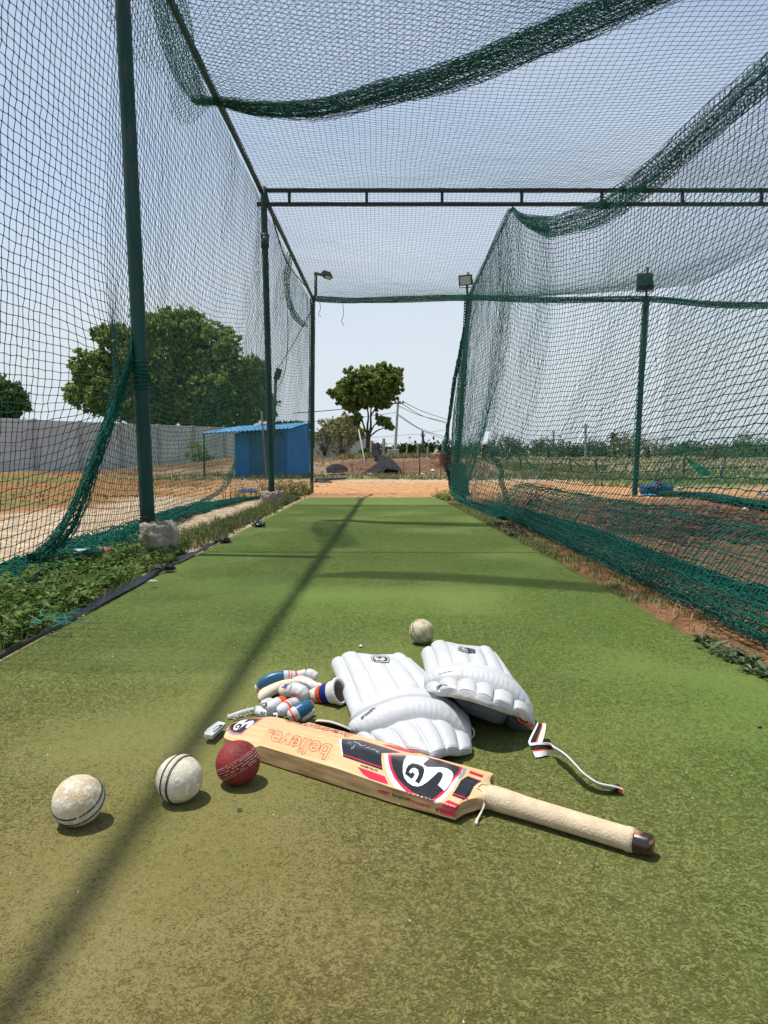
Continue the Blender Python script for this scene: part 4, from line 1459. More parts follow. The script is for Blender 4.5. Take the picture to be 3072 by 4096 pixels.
def pad(label, rows, nrib_body, badge_px, word, strap_fn, rib_top=6, seed=0, hat_shift=0.0, flip=False):
    ctr = np.mean(rows[1], 0)
    e = empty('batting_pad', (ctr[0], ctr[1], 0), label, 'leg pad', 'white batting pads')
    A, K0, K1, E_ = rows
    mid = 0.5 * (A + K0)
    mid[:, 2] += 0.010 * (1 - np.linspace(-1, 1, NV) ** 2)
    key = [A, mid, K0, 0.5 * (K0 + K1) + np.array([0, 0, 0.006]), K1, 0.5 * (K1 + E_) + np.array([0, 0, 0.006]), E_]
    nu = [60, 44, 56]
    us = np.concatenate([np.linspace(0, 1, nu[0]), np.linspace(1, 2, nu[1])[1:], np.linspace(2, 3, nu[2])[1:]])
    ku = np.array([0, .5, 1, 1.5, 2, 2.5, 3])
    B = np.zeros((len(us), NV, 3))
    for j in range(NV):
        f = spline([k[j] for k in key], 400)
        kk = np.interp(np.linspace(0, 6, 400), np.arange(7), ku)
        for c in range(3):
            B[:, j, c] = np.interp(us, kk, f[:, c])
    du = np.gradient(B, axis=0)
    dv = np.gradient(B, axis=1)
    N = unit(np.cross(dv, du))
    if N[:, :, 2].mean() < 0:
        N = -N
    v = np.linspace(0, 1, NV)[None] + np.zeros((len(us), 1))
    u = us[:, None] + np.zeros((1, NV))
    disp = np.zeros_like(u)
    # shin ribs: outer ribs run the whole length, the middle ones stop below the badge field
    body = u <= 1.0
    ends = 0.10 + 0.25 * ((v > 0.30) & (v < 0.66))
    rb = ribs(v, nrib_body, 0.36)
    endr = np.clip((u - ends) / 0.07, 0, 1)
    endr = np.sqrt(np.clip(1 - (1 - endr) ** 2, 0, 1))
    tip = np.sqrt(np.clip(1 - (1 - np.clip(u / 0.07, 0, 1)) ** 2, 0, 1))
    full = ~((v > 0.333) & (v < 0.667))
    d1 = np.where(full, 0.0125 * rb * tip, 0.0125 * rb * endr + 0.008 * (1 - endr) * tip * np.where((v > .333) & (v < .667), 1, 0))
    d1 *= np.where(u > 0.93, np.sqrt(np.clip((1.0 - u) / 0.07, 0, 1)), 1)
    # knee roll: three bolsters across
    t = u - 1
    rl_ = np.where(t < .27, ribs(t / .27, 1, .5) * .8, np.where(t < .5, ribs((t - .27) / .23, 1, .5) * .85, ribs((t - .5) / .5, 1, .5) * 1.15))
    d2 = 0.0200 * rl_ * (1 - 0.5 * np.abs(2 * v - 1) ** 4) + 0.004
    scallop = 0.10 * (1 - ribs(v + hat_shift, rib_top, .6))
    # top flap ribs with rounded scalloped heads
    t3 = (u - 2)
    head = np.clip((t3 - scallop) / 0.24, 0, 1)
    head = np.sqrt(np.clip(1 - (1 - head) ** 2, 0, 1))
    tail = np.sqrt(np.clip(1 - np.clip((t3 - 0.90) / 0.10, 0, 1) ** 2, 0, 1))
    d3 = 0.0115 * (0.12 + ribs(v + hat_shift, rib_top, .38) * head * tail)
    disp = np.where(u <= 1, d1, np.where(u <= 2, d2, d3))
    side = np.sqrt(np.clip(1 - np.abs(2 * v - 1) ** 10, 0, 1))
    disp = disp * side
    # worn wrinkles
    disp += 0.0011 * (fbm(B[..., 0], B[..., 1], 0.03, seed) - 0.5) + 0.0013 * (fbm(B[..., 0], B[..., 1], 0.008, seed + 1) - 0.5) * (u > 1.4)
    # creased stitching puckers in the roll
    disp += 0.0005 * np.sin(v * 150 + 3 * np.sin(u * 9)) * np.exp(-((t - 0.92) / 0.12) ** 2) * (t > .5)
    S = B + N * disp[..., None]
    i0, i1 = nu[0] - 1, nu[0] + nu[1] - 2
    obs = []
    for nm, a, b in (('shin_panel', 0, i0), ('knee_roll', i0, i1), ('top_flap', i1, len(us) - 1)):
        s = S[a:b + 1]
        F = grid_faces(s.shape[0], NV)
        obs.append(mk(nm, s.reshape(-1, 3), F, leather, e, True))
    # lining underneath, joined to the face by a rim
    Lw = B - N * 0.010
    Lw[..., 2] = np.maximum(Lw[..., 2], 0.003)
    mk('lining', Lw.reshape(-1, 3), grid_faces(len(us), NV)[:, ::-1], pad_lining, e, True)
    loop = [(i, 0) for i in range(len(us))] + [(len(us) - 1, j) for j in range(1, NV)] + [(i, NV - 1) for i in range(len(us) - 2, -1, -1)] + [(0, j) for j in range(NV - 2, 0, -1)]
    top = np.array([S[i, j] for i, j in loop])
    bot = np.array([Lw[i, j] for i, j in loop])
    outw = unit(np.array([B[i, j] for i, j in loop]) - B.reshape(-1, 3).mean(0))
    mid_ = 0.5 * (top + bot) + outw * 0.004
    n = len(loop)
    V = np.vstack([top, mid_, bot])
    F = [(k, (k + 1) % n, n + (k + 1) % n, n + k) for k in range(n)] + [(n + k, n + (k + 1) % n, 2 * n + (k + 1) % n, 2 * n + k) for k in range(n)]
    mk('seam_binding', V, F, dirty_seam, e, True)
    sf = Surf(obs)
    # stitches along the top edge
    mb = MB()
    er = S[-3]
    for k in range(1, NV - 2):
        a, b = er[k], er[k + 1]
        nn_ = N[-3, k] * 0.0009
        mb.tube([a + nn_ + (b - a) * .15, a + nn_ * 1.5 + (b - a) * .5, a + nn_ + (b - a) * .8], 0.0006, 4)
    mb.build('edge_stitching', webbing, obs[2])
    return e, sf, S, B, N, Lw


def rowq(lst):
    return row([(v, np.asarray(p)) for v, p in lst])


# ---- left pad
LA = rowq([(-1, Q(1331, 2672, 1.76)), (-.82, Q(1344, 2640, 1.765)), (-.5, Q(1400, 2618, 1.765)), (0, Q(1500, 2626, 1.765)), (.5, Q(1588, 2624, 1.77)), (.8, Q(1622, 2640, 1.775)), (1, Q(1650, 2672, 1.76))])
LK0 = rowq([(-1, Q(1411, 2882, 1.40)), (-.8, Q(1432, 2850, 1.405)), (-.5, Q(1490, 2812, 1.41)), (0, Q(1610, 2778, 1.42)), (.5, Q(1735, 2792, 1.42)), (.82, Q(1822, 2842, 1.41)), (1, Q(1870, 2905, 1.37))])
LK1 = rowq([(-1, Q(1404, 2944, 1.345)), (-.75, Q(1445, 2950, 1.315)), (-.5, Q(1510, 2930, 1.30)), (0, Q(1640, 2884, 1.30)), (.5, Q(1757, 2892, 1.30)), (.8, Q(1840, 2938, 1.30)), (1, Q(1882, 2972, 1.305))])
LE = rowq([(-1, np.array([-.045, 1.285, .012])), (-.5, np.array([.02, 1.236, .022])), (0, Q(1728, 3026, 1.195)), (.4, Q(1790, 3009, 1.215)), (.75, Q(1842, 3012, 1.235)), (1, Q(1888, 3004, 1.262))])
padL, sfL, SL, BL, NL, LL = pad('white batting pad lying flat with its knee end against the bat', [LA, LK0, LK1, LE], 6, None, None, None, 6, 3)

# ---- right pad
RA = rowq([(-1, Q(1694, 2642, 1.88)), (-.85, Q(1702, 2606, 1.885)), (-.5, Q(1755, 2574, 1.885)), (0, Q(1850, 2588, 1.88)), (.5, Q(1938, 2597, 1.875)), (.8, Q(1968, 2618, 1.87)), (1, Q(1992, 2655, 1.855))])
RK0 = rowq([(-1, Q(1712, 2725, 1.55)), (-.8, Q(1737, 2706, 1.55)), (-.5, Q(1795, 2686, 1.545)), (0, Q(1895, 2683, 1.535)), (.5, Q(1990, 2708, 1.53)), (.8, Q(2050, 2750, 1.53)), (1, Q(2078, 2798, 1.525))])
RK1 = rowq([(-1, Q(1702, 2762, 1.435)), (-.75, Q(1742, 2742, 1.40)), (-.5, Q(1800, 2731, 1.385)), (0, Q(1905, 2740, 1.375)), (.5, Q(2010, 2780, 1.375)), (.8, Q(2085, 2832, 1.385)), (1, Q(2140, 2898, 1.395))])
RE = rowq([(-1, Q(1708, 2768, 1.415)), (-.8, Q(1742, 2777, 1.36)), (-.5, Q(1805, 2773, 1.315)), (-.1, Q(1885, 2786, 1.285)), (.3, Q(1960, 2810, 1.275)), (.65, Q(2040, 2840, 1.29)), (.85, Q(2088, 2862, 1.325)), (1, Q(2136, 2922, 1.37))])
padR, sfR, SR, BR, NR, LR = pad('white batting pad with its open end lifted, a striped strap trailing from it', [RA, RK0, RK1, RE], 6, None, None, None, 6, 8)


def kid(o, nm):
    return [c for c in o.children if c.name.split('.')[0] == nm][0]


def badge(parent, sf, T, outer, inner, dark, white):
    sticker('badge', T(outer), ink_black, parent, sf, 0.0006, 3)
    sticker('badge', T(inner), leather, parent, sf, 0.0009, 3)
    sticker('badge', T(dark), ink_black, parent, sf, 0.0012, 3)
    for w in white:
        sticker('badge', T(w), leather, parent, sf, 0.0015, 3)


badge(kid(padL, 'shin_panel'), sfL, Z5, [(678, 176), (700, 142), (745, 130), (940, 138), (990, 182), (985, 258), (870, 257), (745, 243), (700, 225)],
      [(690, 178), (708, 150), (750, 138), (935, 146), (975, 186), (972, 246), (870, 246), (750, 233), (708, 217)],
      [(706, 180), (722, 160), (760, 148), (925, 160), (958, 190), (955, 232), (870, 234), (760, 222), (718, 208)],
      [[(752, 158), (800, 156), (806, 170), (770, 182), (820, 196), (860, 190), (850, 170), (900, 178), (918, 208), (880, 226), (830, 225), (790, 210), (800, 222), (770, 222), (730, 186), (740, 168)]])
sticker('badge', Z5([(757, 164), (790, 162), (794, 168), (764, 176)]), ink_black, padL, sfL, 0.0018, 3)
lettering('lettering', 'NEXUS', Z6([(374, 262)])[0], Z6([(192, 405)])[0], Z6([(384, 288)])[0], ink_black, kid(padL, 'knee_roll'), sfL, 0.0012, 0, 0.2, 0.03)
badge(kid(padR, 'shin_panel'), sfR, Z7b, [(506, 140), (512, 112), (545, 108), (700, 138), (718, 160), (716, 192), (640, 188), (560, 172), (512, 155)],
      [(512, 140), (520, 118), (548, 115), (694, 144), (710, 162), (708, 184), (640, 180), (565, 164), (518, 150)],
      [(520, 140), (530, 122), (556, 121), (685, 150), (698, 164), (697, 175), (640, 172), (575, 158), (528, 147)],
      [[(560, 124), (590, 128), (580, 138), (610, 146), (640, 148), (630, 138), (660, 148), (670, 160), (640, 168), (600, 160), (585, 155), (545, 140)]])
badge(kid(padR, 'top_flap'), sfR, Z7b, [(250, 600), (262, 575), (300, 556), (345, 552), (395, 575), (335, 565), (295, 590), (262, 632)],
      [(256, 602), (268, 580), (304, 562), (340, 558), (360, 565), (322, 568), (290, 586), (264, 618)],
      [(262, 600), (275, 582), (305, 568), (330, 566), (300, 578), (282, 592), (266, 608)], [])
lettering('lettering', 'NEXUS', Z7b([(442, 394)])[0], Z7b([(285, 430)])[0], Z7b([(444, 402)])[0], ink_black, kid(padR, 'knee_roll'), sfR, 0.0012, 0, 0.2, 0.03)

# inner cushions that show under the lifted end of the right pad


def flap(name, quad, mat, parent, th=0.010):
    a, b, c, d = [np.asarray(q) for q in quad]
    n = 14
    G = np.zeros((n, n, 3))
    for i, s in enumerate(np.linspace(0, 1, n)):
        for j, t in enumerate(np.linspace(0, 1, n)):
            G[i, j] = (a * (1 - s) + b * s) * (1 - t) + (d * (1 - s) + c * s) * t
    nrm = unit(np.cross(b - a, d - a))
    if nrm[1] > 0:
        nrm = -nrm
    s = np.linspace(0, 1, n)
    bulge = (1 - (2 * s[:, None] - 1) ** 6) * (1 - (2 * s[None] - 1) ** 6)
    F1 = G + nrm * (th * bulge)[..., None]
    F2 = G - nrm * (0.2 * th * bulge)[..., None]
    V = np.vstack([F1.reshape(-1, 3), F2.reshape(-1, 3)])
    f = np.vstack([grid_faces(n, n), grid_faces(n, n)[:, ::-1] + n * n])
    return mk(name, V, f, mat, parent, True)


flap('inner_cushion', [Q(*Z7b([(420, 670)])[0], 1.345), Q(*Z7b([(1130, 870)])[0], 1.315), Q(*Z7b([(1035, 1028)])[0], 1.345), Q(*Z7b([(575, 850)])[0], 1.375)], grey_lining, padR)
flap('inner_cushion', [Q(*Z7b([(1085, 850)])[0], 1.335), Q(*Z7b([(1400, 1060)])[0], 1.37), Q(*Z7b([(1340, 1158)])[0], 1.385), Q(*Z7b([(1045, 1000)])[0], 1.37)], grey_lining, padR)
flap('inner_cushion', [Q(*Z7b([(190, 672)])[0], 1.40), Q(*Z7b([(620, 775)])[0], 1.36), Q(*Z7b([(575, 850)])[0], 1.38), Q(*Z7b([(215, 705)])[0], 1.41)], pad_lining, padR)
mb = MB()
mb.tube(spline([Q(*Z7b([(1208, 925)])[0], 1.325), Q(*Z7b([(1240, 985)])[0], 1.335), Q(*Z7b([(1320, 1025)])[0], 1.345), Q(*Z7b([(1400, 1040)])[0], 1.355)], 20), 0.0028, 6)
mb.build('orange_piping', orange, padR, True)
mb = MB()
mb.tube(spline([Q(*Z7b([(1225, 925)])[0], 1.324), Q(*Z7b([(1260, 975)])[0], 1.334), Q(*Z7b([(1330, 1005)])[0], 1.342)], 16), 0.0026, 6)
mb.build('dark_piping', ink_black, padR, True)
mb = MB()
for k in range(9):
    a = Q(*Z7b([(random.uniform(118, 200), random.uniform(630, 660))])[0], 1.41)
    mb.tube(spline([a, a + RNG.normal(0, .005, 3) + [0, -.004, -.004], a + RNG.normal(0, .008, 3) + [0, -.006, -.012]], 6), 0.0007, 4)
mb.build('frayed_threads', dirty_seam, padR)


def ribbon(name, pairs, bands, parent, th=0.0012):
    """pairs: (one edge, other edge) along the strap; bands: [(t0, t1, material index)]"""
    A = spline([p[0] for p in pairs], 60)
    B = spline([p[1] for p in pairs], 60)
    mb = MB()
    T = unit(np.gradient(A + B, axis=0))
    nrm = unit(np.cross(T, B - A))
    n = len(A)
    for t0, t1, m in bands:
        p, q = A + (B - A) * t0, A + (B - A) * t1
        for s in (1, -1):
            V = np.vstack([p + nrm * th * .5 * s, q + nrm * th * .5 * s])
            mb.add(V, [(i, i + 1, n + i + 1, n + i) for i in range(n - 1)], m)
    for e in (A, B):
        V = np.vstack([e + nrm * th * .5, e - nrm * th * .5])
        mb.add(V, [(i, i + 1, n + i + 1, n + i) for i in range(n - 1)], bands[0][2])
    return mb.build(name, [webbing, blk_web, orange_terry], parent, True)


def pz(x, y, z):
    return P(*Z8([(x, y)])[0], z)


ribbon('strap', [(pz(345, 150, .030), pz(468, 160, .032)), (pz(335, 185, .028), pz(472, 215, .030)), (pz(270, 310, .020), pz(448, 330, .026)), (pz(228, 400, .014), pz(425, 412, .020)), (pz(228, 440, .012), pz(425, 440, .018))],
       [(0, .16, 0), (.16, .55, 1), (.55, .66, 2), (.66, 1, 0)], padR)
ribbon('strap', [(pz(228, 438, .016), pz(325, 634, .004)), (pz(330, 422, .022), pz(390, 628, .004)), (pz(430, 420, .026), pz(470, 605, .005)), (pz(520, 432, .028), pz(550, 585, .006)), (pz(590, 482, .030), pz(640, 592, .008))],
       [(0, .18, 0), (.18, .52, 1), (.52, .62, 2), (.62, 1, 0)], padR)
ribbon('strap', [(pz(560, 470, .032), pz(620, 590, .010)), (pz(680, 540, .036), pz(720, 615, .014)), (pz(780, 620, .038), pz(820, 690, .018)), (pz(900, 745, .036), pz(945, 815, .018)), (pz(1010, 858, .030), pz(1050, 920, .014)), (pz(1200, 985, .022), pz(1230, 1045, .007)), (pz(1400, 1032, .018), pz(1430, 1100, .002)), (pz(1480, 1050, .016), pz(1500, 1120, .001)), (pz(1560, 1085, .012), pz(1545, 1140, .001))],
       [(0, 1, 0)], padR, 0.0022)
mb = MB()
mb.box(pz(1478, 1068, .010), (.010, .010, .010), Matrix.Rotation(.5, 3, 'Z'), 0, .002)
mb.build('strap_tip', blk_web, padR)
mb = MB()
mb.box(pz(1512, 1086, .010), (.006, .008, .009), Matrix.Rotation(.5, 3, 'Z'), 0, .002)
mb.build('strap_tip', orange_terry, padR)
# strap loop of the left pad behind the bat, and its little ring on the far side
ribbon('strap', [(P(*Z4([(925, 95)])[0], .040), P(*Z4([(905, 135)])[0], .016)), (P(*Z4([(990, 85)])[0], .043), P(*Z4([(980, 175)])[0], .012)), (P(*Z4([(1180, 110)])[0], .042), P(*Z4([(1150, 210)])[0], .010)), (P(*Z4([(1380, 180)])[0], .036), P(*Z4([(1360, 260)])[0], .010)), (P(*Z4([(1500, 235)])[0], .030), P(*Z4([(1480, 300)])[0], .010))],
       [(0, .16, 0), (.16, 1, 1)], padL, 0.003)
mb = MB()
c = Q(*Z6([(1548, 585)])[0], 1.335)
a = np.linspace(0, 6.283, 20)
mb.tube(np.stack([c[0] + .006 * np.cos(a), c[1] + .002 * np.sin(a), c[2] + .009 * np.sin(a)], 1), .0016, 6)
mb.build('strap_ring', webbing, padL, True)

# ================================================================== gloves
G0 = (1000, 2650)
GK = 420 / 1659


def g(x, y, Y):
    return Q(G0[0] + x * GK, G0[1] + y * GK, Y)


def sausage(name, pts, rad, parent, mats, bands=None, n=26, m=60, flat=1.0, round_=0.12, bumpy=0.0):
    """padded roll with rounded ends; bands [(t_end, material index)] along its length"""
    c = spline(pts, m)
    t = np.linspace(0, 1, m)
    r = np.interp(t, np.linspace(0, 1, len(rad)), rad)
    L = np.linalg.norm(np.diff(c, axis=0), axis=1).sum()
    k0 = min(.45, round_ * 2.2 * r[0] / L / .12 * .5)
    k1 = min(.45, round_ * 2.2 * r[-1] / L / .12 * .5)
    e = np.minimum(np.sqrt(np.clip(1 - (1 - np.clip(t / k0, 0, 1)) ** 2, 0, 1)), np.sqrt(np.clip(1 - (1 - np.clip((1 - t) / k1, 0, 1)) ** 2, 0, 1)))
    r = r * np.maximum(e, 0.02)
    V, F = tube_geo(c, r, n, True, flat)
    if bumpy:
        V = V + (fbm(V[:, 0] + V[:, 2], V[:, 1], .012, 4) - .5)[:, None] * bumpy
    mi = []
    for f in F:
        tt_ = np.mean([f_ // n for f_ in f]) / (m - 1)
        k = 0
        if bands:
            for te, mm in bands:
                k = mm
                if tt_ <= te:
                    break
        mi.append(k)
    return mk(name, V, F, mats, parent, True, mi)


u1 = 1.56 / 2850            # metres per photo pixel at the gloves
gl1 = empty('batting_glove', (-.19, 1.57, 0), 'white batting glove palm up with blue roll and orange and blue cuff', 'batting glove', 'batting gloves beside the bat')
GM = [leather, orange, teal]
sausage('finger_roll', [g(95, 420, 1.60), g(150, 395, 1.60), g(240, 300, 1.60), g(400, 232, 1.605), g(580, 205, 1.61), g(740, 205, 1.615), g(900, 160, 1.62)], [r * GK * u1 for r in (66, 80, 90, 90, 84, 76, 66)], gl1, GM,
        [(.085, 0), (.155, 1), (.172, 0), (.62, 2), (.69, 0), (.705, 1), (.735, 0), (.745, 2), (.80, 0), (.845, 1), (1, 0)], round_=.04, m=110)
sausage('finger_roll', [g(880, 170, 1.62), g(960, 185, 1.62), g(1070, 240, 1.615)], [r * GK * u1 for r in (72, 88, 72)], gl1, [leather], round_=.05)
for k, (dy, dY) in enumerate(((0, 0), (30, -.02), (-26, .016))):
    sausage('finger_gusset', [g(140 + 14 * k, 565 + dy * 1.4, 1.565 + dY), g(230, 500 + dy, 1.57 + dY), g(380, 405 + dy, 1.58 + dY), g(560, 335 + dy * .7, 1.59 + dY), g(780, 320, 1.595)], [r * GK * u1 for r in (66, 74, 72, 66, 60)], gl1, [cotton], round_=.06)
sausage('thumb', [g(485, 450, 1.53), g(580, 445, 1.525), g(700, 440, 1.525), g(820, 490, 1.52), g(900, 580, 1.51)], [r * GK * u1 for r in (62, 84, 125, 128, 70)], gl1, [leather], round_=.09, m=80)
sausage('thumb_tip', [g(472, 462, 1.53), g(530, 452, 1.527), g(612, 448, 1.523)], [r * GK * u1 for r in (70, 98, 108)], gl1, [cotton], round_=.06)
sausage('palm', [g(640, 350, 1.60), g(800, 340, 1.60), g(950, 400, 1.59), g(1080, 440, 1.575)], [r * GK * u1 for r in (110, 135, 140, 115)], gl1, [cotton], bumpy=.006)
sausage('palm_fold', [g(780, 290, 1.585), g(900, 320, 1.58), g(1040, 370, 1.57), g(1150, 350, 1.57)], [r * GK * u1 for r in (40, 56, 60, 48)], gl1, [white_terry], bumpy=.005)
sausage('palm_fold', [g(930, 580, 1.54), g(980, 500, 1.545), g(1060, 440, 1.55)], [r * GK * u1 for r in (60, 70, 50)], gl1, [cotton], bumpy=.004)
# cuff: an open elliptical sleeve with terry bands
ax0, ax1 = g(975, 535, 1.555), g(1408, 455, 1.518)
m_, n_ = 40, 36
tq = np.linspace(0, 1, m_)
cpt = ax0 + (ax1 - ax0) * tq[:, None]
T = unit(ax1 - ax0)
side = unit(np.cross(T, [0, 0, 1.0]))
upv = np.cross(side, T)
a = np.arange(n_) * 2 * math.pi / n_
ra = np.interp(tq, [0, .3, .7, 1], [105, 135, 172, 196]) * GK * u1
rb_ = np.interp(tq, [0, .3, .7, 1], [110, 125, 138, 148]) * GK * u1 * 1.1
V = cpt[:, None] + (ra[:, None] * np.sin(a)[None])[..., None] * upv + (rb_[:, None] * np.cos(a)[None])[..., None] * side
V += (0.0016 * (fbm(np.repeat(tq[:, None], n_, 1) * 9, np.repeat(a[None], m_, 0) * 2, .7, 3) - .5))[..., None] * upv
V[..., 2] = np.maximum(V[..., 2], 0.004)
F, mi = [], []
for i in range(m_ - 1):
    tt_ = (i + .5) / (m_ - 1)
    mm = 0 if tt_ < .30 else 3 if tt_ < .315 else 1 if tt_ < .47 else 3 if tt_ < .49 else 2 if tt_ < .70 else 3 if tt_ < .715 else 0
    for k in range(n_):
        F.append((i * n_ + k, i * n_ + (k + 1) % n_, (i + 1) * n_ + (k + 1) % n_, (i + 1) * n_ + k))
        mi.append(mm)
cuff_o = mk('cuff', V.reshape(-1, 3), F, [white_terry, orange_terry, royal, blk_web], gl1, True, mi)
inn_ = V.copy()
inn_ = cpt[:, None] + (inn_ - cpt[:, None]) * .88
mk('cuff_lining', inn_[8:].reshape(-1, 3), [tuple(q for q in reversed(f)) for f in F if max(f) < (m_ - 8) * n_], beige_in, cuff_o, True)
rim = V[-1]
tube('cuff_rim', np.vstack([rim, rim[:2]]) * 1.0, 0.0036, white_terry, cuff_o, 10)
sausage('wrist_flap', [g(1080, 690, 1.535), g(1250, 668, 1.53), g(1400, 660, 1.53), g(1510, 615, 1.54)], [r * GK * u1 for r in (22, 26, 30, 30)], gl1, [beige_in], flat=.6)
sf1 = Surf([o for o in gl1.children if o.name.split('.')[0] in ('thumb', 'thumb_tip')])
Zg = zz(G0, GK)
sticker('blue_patch', Zg([(490, 398), (604, 318), (606, 330), (578, 414)]), M('royal_blue_leather', (0.012, 0.03, 0.17), .5), kid(gl1, 'thumb'), sf1, 0.0006, 4)
pk = M('pink_stain', (0.72, 0.10, 0.07), 0.5, (0.70, 0.34, 0.30), 60, 2, mix=(.35, .75))
pk2 = M('pale_pink_stain', (0.68, 0.40, 0.36), 0.5, (0.70, 0.62, 0.61), 50, 2, mix=(.3, .7))
el = lambda cx, cy, rx_, ry_, ang=0.0, n=28, w=.12: [(cx + math.cos(t) * rx_ * (1 + w * math.sin(3 * t + 1)), cy + math.sin(t) * ry_ * (1 + w * math.sin(2 * t))) for t in np.linspace(0, 6.283, n, endpoint=False)]
sticker('stain', Zg(el(705, 505, 98, 50)), pk2, kid(gl1, 'thumb'), sf1, 0.0004, 4)
sticker('stain', Zg(el(705, 508, 60, 30)), pk, kid(gl1, 'thumb'), sf1, 0.0007, 4)
mb = MB()
for k in range(9):
    x = 640 + 6 * math.sin(k)
    y = 318 + k * 22
    mb.tube([sf1.hit(*Zg([(x - 22, y)])[0], .0004), sf1.hit(*Zg([(x, y + 8)])[0], .0007), sf1.hit(*Zg([(x + 26, y + 12)])[0], .0004)], .0005, 4)
mb.build('gathered_stitching', dirty_seam, kid(gl1, 'thumb'))

gl2 = empty('batting_glove', (-.22, 1.45, 0), 'white batting glove with four padded fingers partly under the bat toe', 'batting glove', 'batting gloves beside the bat')
u2 = 1.46 / 2850
fing = [
    ([g(185, 705, 1.475), g(230, 680, 1.48), g(300, 645, 1.49), g(385, 612, 1.50)], (76, 82, 80, 62), [(1, 0)]),
    ([g(262, 760, 1.445), g(340, 705, 1.45), g(450, 645, 1.465), g(580, 600, 1.48)], (82, 90, 92, 74), [(.66, 0), (1, 1)]),
    ([g(440, 815, 1.425), g(530, 745, 1.43), g(640, 675, 1.445), g(770, 615, 1.46)], (84, 94, 94, 76), [(.44, 0), (.53, 1), (.60, 0), (.625, 2), (.70, 0), (.72, 1), (1, 0)]),
    ([g(600, 870, 1.405), g(700, 815, 1.41), g(830, 735, 1.42), g(1000, 640, 1.435)], (74, 98, 102, 82), [(.18, 0), (.27, 1), (.31, 0), (.325, 2), (.37, 0), (.385, 1), (.44, 0), (.93, 2), (1, 1)]),
]
for pts, rd, bd in fing:
    sausage('finger', pts, [r * GK * u2 * 1.13 for r in rd], gl2, GM, bd, round_=.10, m=90)
sausage('finger_gusset', [g(800, 905, 1.415), g(880, 850, 1.42), g(990, 770, 1.425)], [r * GK * u2 for r in (46, 56, 44)], gl2, [leather], round_=.08)
sausage('palm', [g(640, 905, 1.425), g(760, 880, 1.43), g(900, 820, 1.445), g(1000, 740, 1.46)], [r * GK * u2 for r in (60, 78, 80, 60)], gl2, [cotton], round_=.08)
sausage('knuckle_band', [g(95, 775, 1.465), g(200, 800, 1.455), g(330, 830, 1.445), g(480, 870, 1.43)], [r * GK * u2 for r in (64, 70, 66, 56)], gl2, [leather], round_=.07)
sausage('knuckle_band', [g(100, 720, 1.485), g(150, 735, 1.475), g(200, 770, 1.46)], [r * GK * u2 for r in (40, 52, 40)], gl2, [leather], round_=.07)
sf2 = Surf([o for o in gl2.children])
mb = MB()
for x, y in ((312, 715), (486, 768), (650, 850)):
    a_ = sf2.hit(*Zg([(x - 12, y - 14)])[0], .0006)
    b_ = sf2.hit(*Zg([(x + 8, y)])[0], .0010)
    c_ = sf2.hit(*Zg([(x - 4, y + 40)])[0], .0006)
    mb.tube(spline([a_, b_, c_], 8), .0011, 5)
mb.build('finger_seam', dirty_seam, gl2)
sticker('emblem', Zg([(165, 662), (205, 640), (250, 630), (276, 648), (270, 690), (235, 704), (205, 690)]), ink_black, kid(gl2, 'finger'), sf2, .0005, 4)
sticker('emblem', Zg([(175, 662), (215, 648), (245, 640), (225, 660), (255, 655), (240, 680), (215, 684)]), leather, kid(gl2, 'finger'), sf2, .0009, 4)
lettering('lettering', 'CAMPUS', Zg([(560, 858)])[0], Zg([(168, 770)])[0], Zg([(556, 905)])[0], ink_black, kid(gl2, 'knuckle_band'), sf2, .0006, 0, .15, .02)
# wrist straps sticking out past the bat toe
Z3q = lambda x, y, Y: Q(810 + x * 320 / 1659, 2840 + y * 320 / 1659, Y)
sausage('wrist_strap', [Z3q(520, 158, 1.435), Z3q(700, 95, 1.445), Z3q(900, 30, 1.455), Z3q(1080, -15, 1.465)], [.0048, .0052, .0052, .0050], gl2, [leather], round_=.05)
mb = MB()
for k in range(26):
    a_ = Z3q(random.uniform(470, 980), 0, 1.44)
    x = random.uniform(470, 1000)
    a_ = Z3q(x, 190 - (x - 470) * .27 + random.uniform(-5, 30), 1.432)
    mb.tube(spline([a_, a_ + RNG.normal(0, .004, 3), a_ + RNG.normal(0, .006, 3)], 5), .0005, 4)
mb.build('frayed_threads', cotton, gl2)
tabp = Z3([(30, 478), (110, 380), (330, 230), (480, 268), (420, 330), (200, 530), (60, 512)])
V = [P(x, y, .020) for x, y in tabp] + [P(x, y, .020) - [0, 0, .007] for x, y in tabp]
n = len(tabp)
tab_o = mk('strap_tab', V, [tuple(range(n)), tuple(range(2 * n - 1, n - 1, -1))] + [(k, n + k, n + (k + 1) % n, (k + 1) % n) for k in range(n)], leather, gl2, False)
sft = Surf([o for o in gl2.children if o.name.startswith('strap_tab')])
sticker('emblem', Z3([(222, 440), (235, 390), (300, 330), (370, 305), (430, 310), (410, 330), (300, 420), (240, 470)]), ink_black, tab_o, sft, .0004, 4)
sticker('emblem', Z3([(238, 440), (250, 395), (310, 345), (360, 325), (330, 370), (280, 410), (248, 450)]), leather, tab_o, sft, .0008, 4)
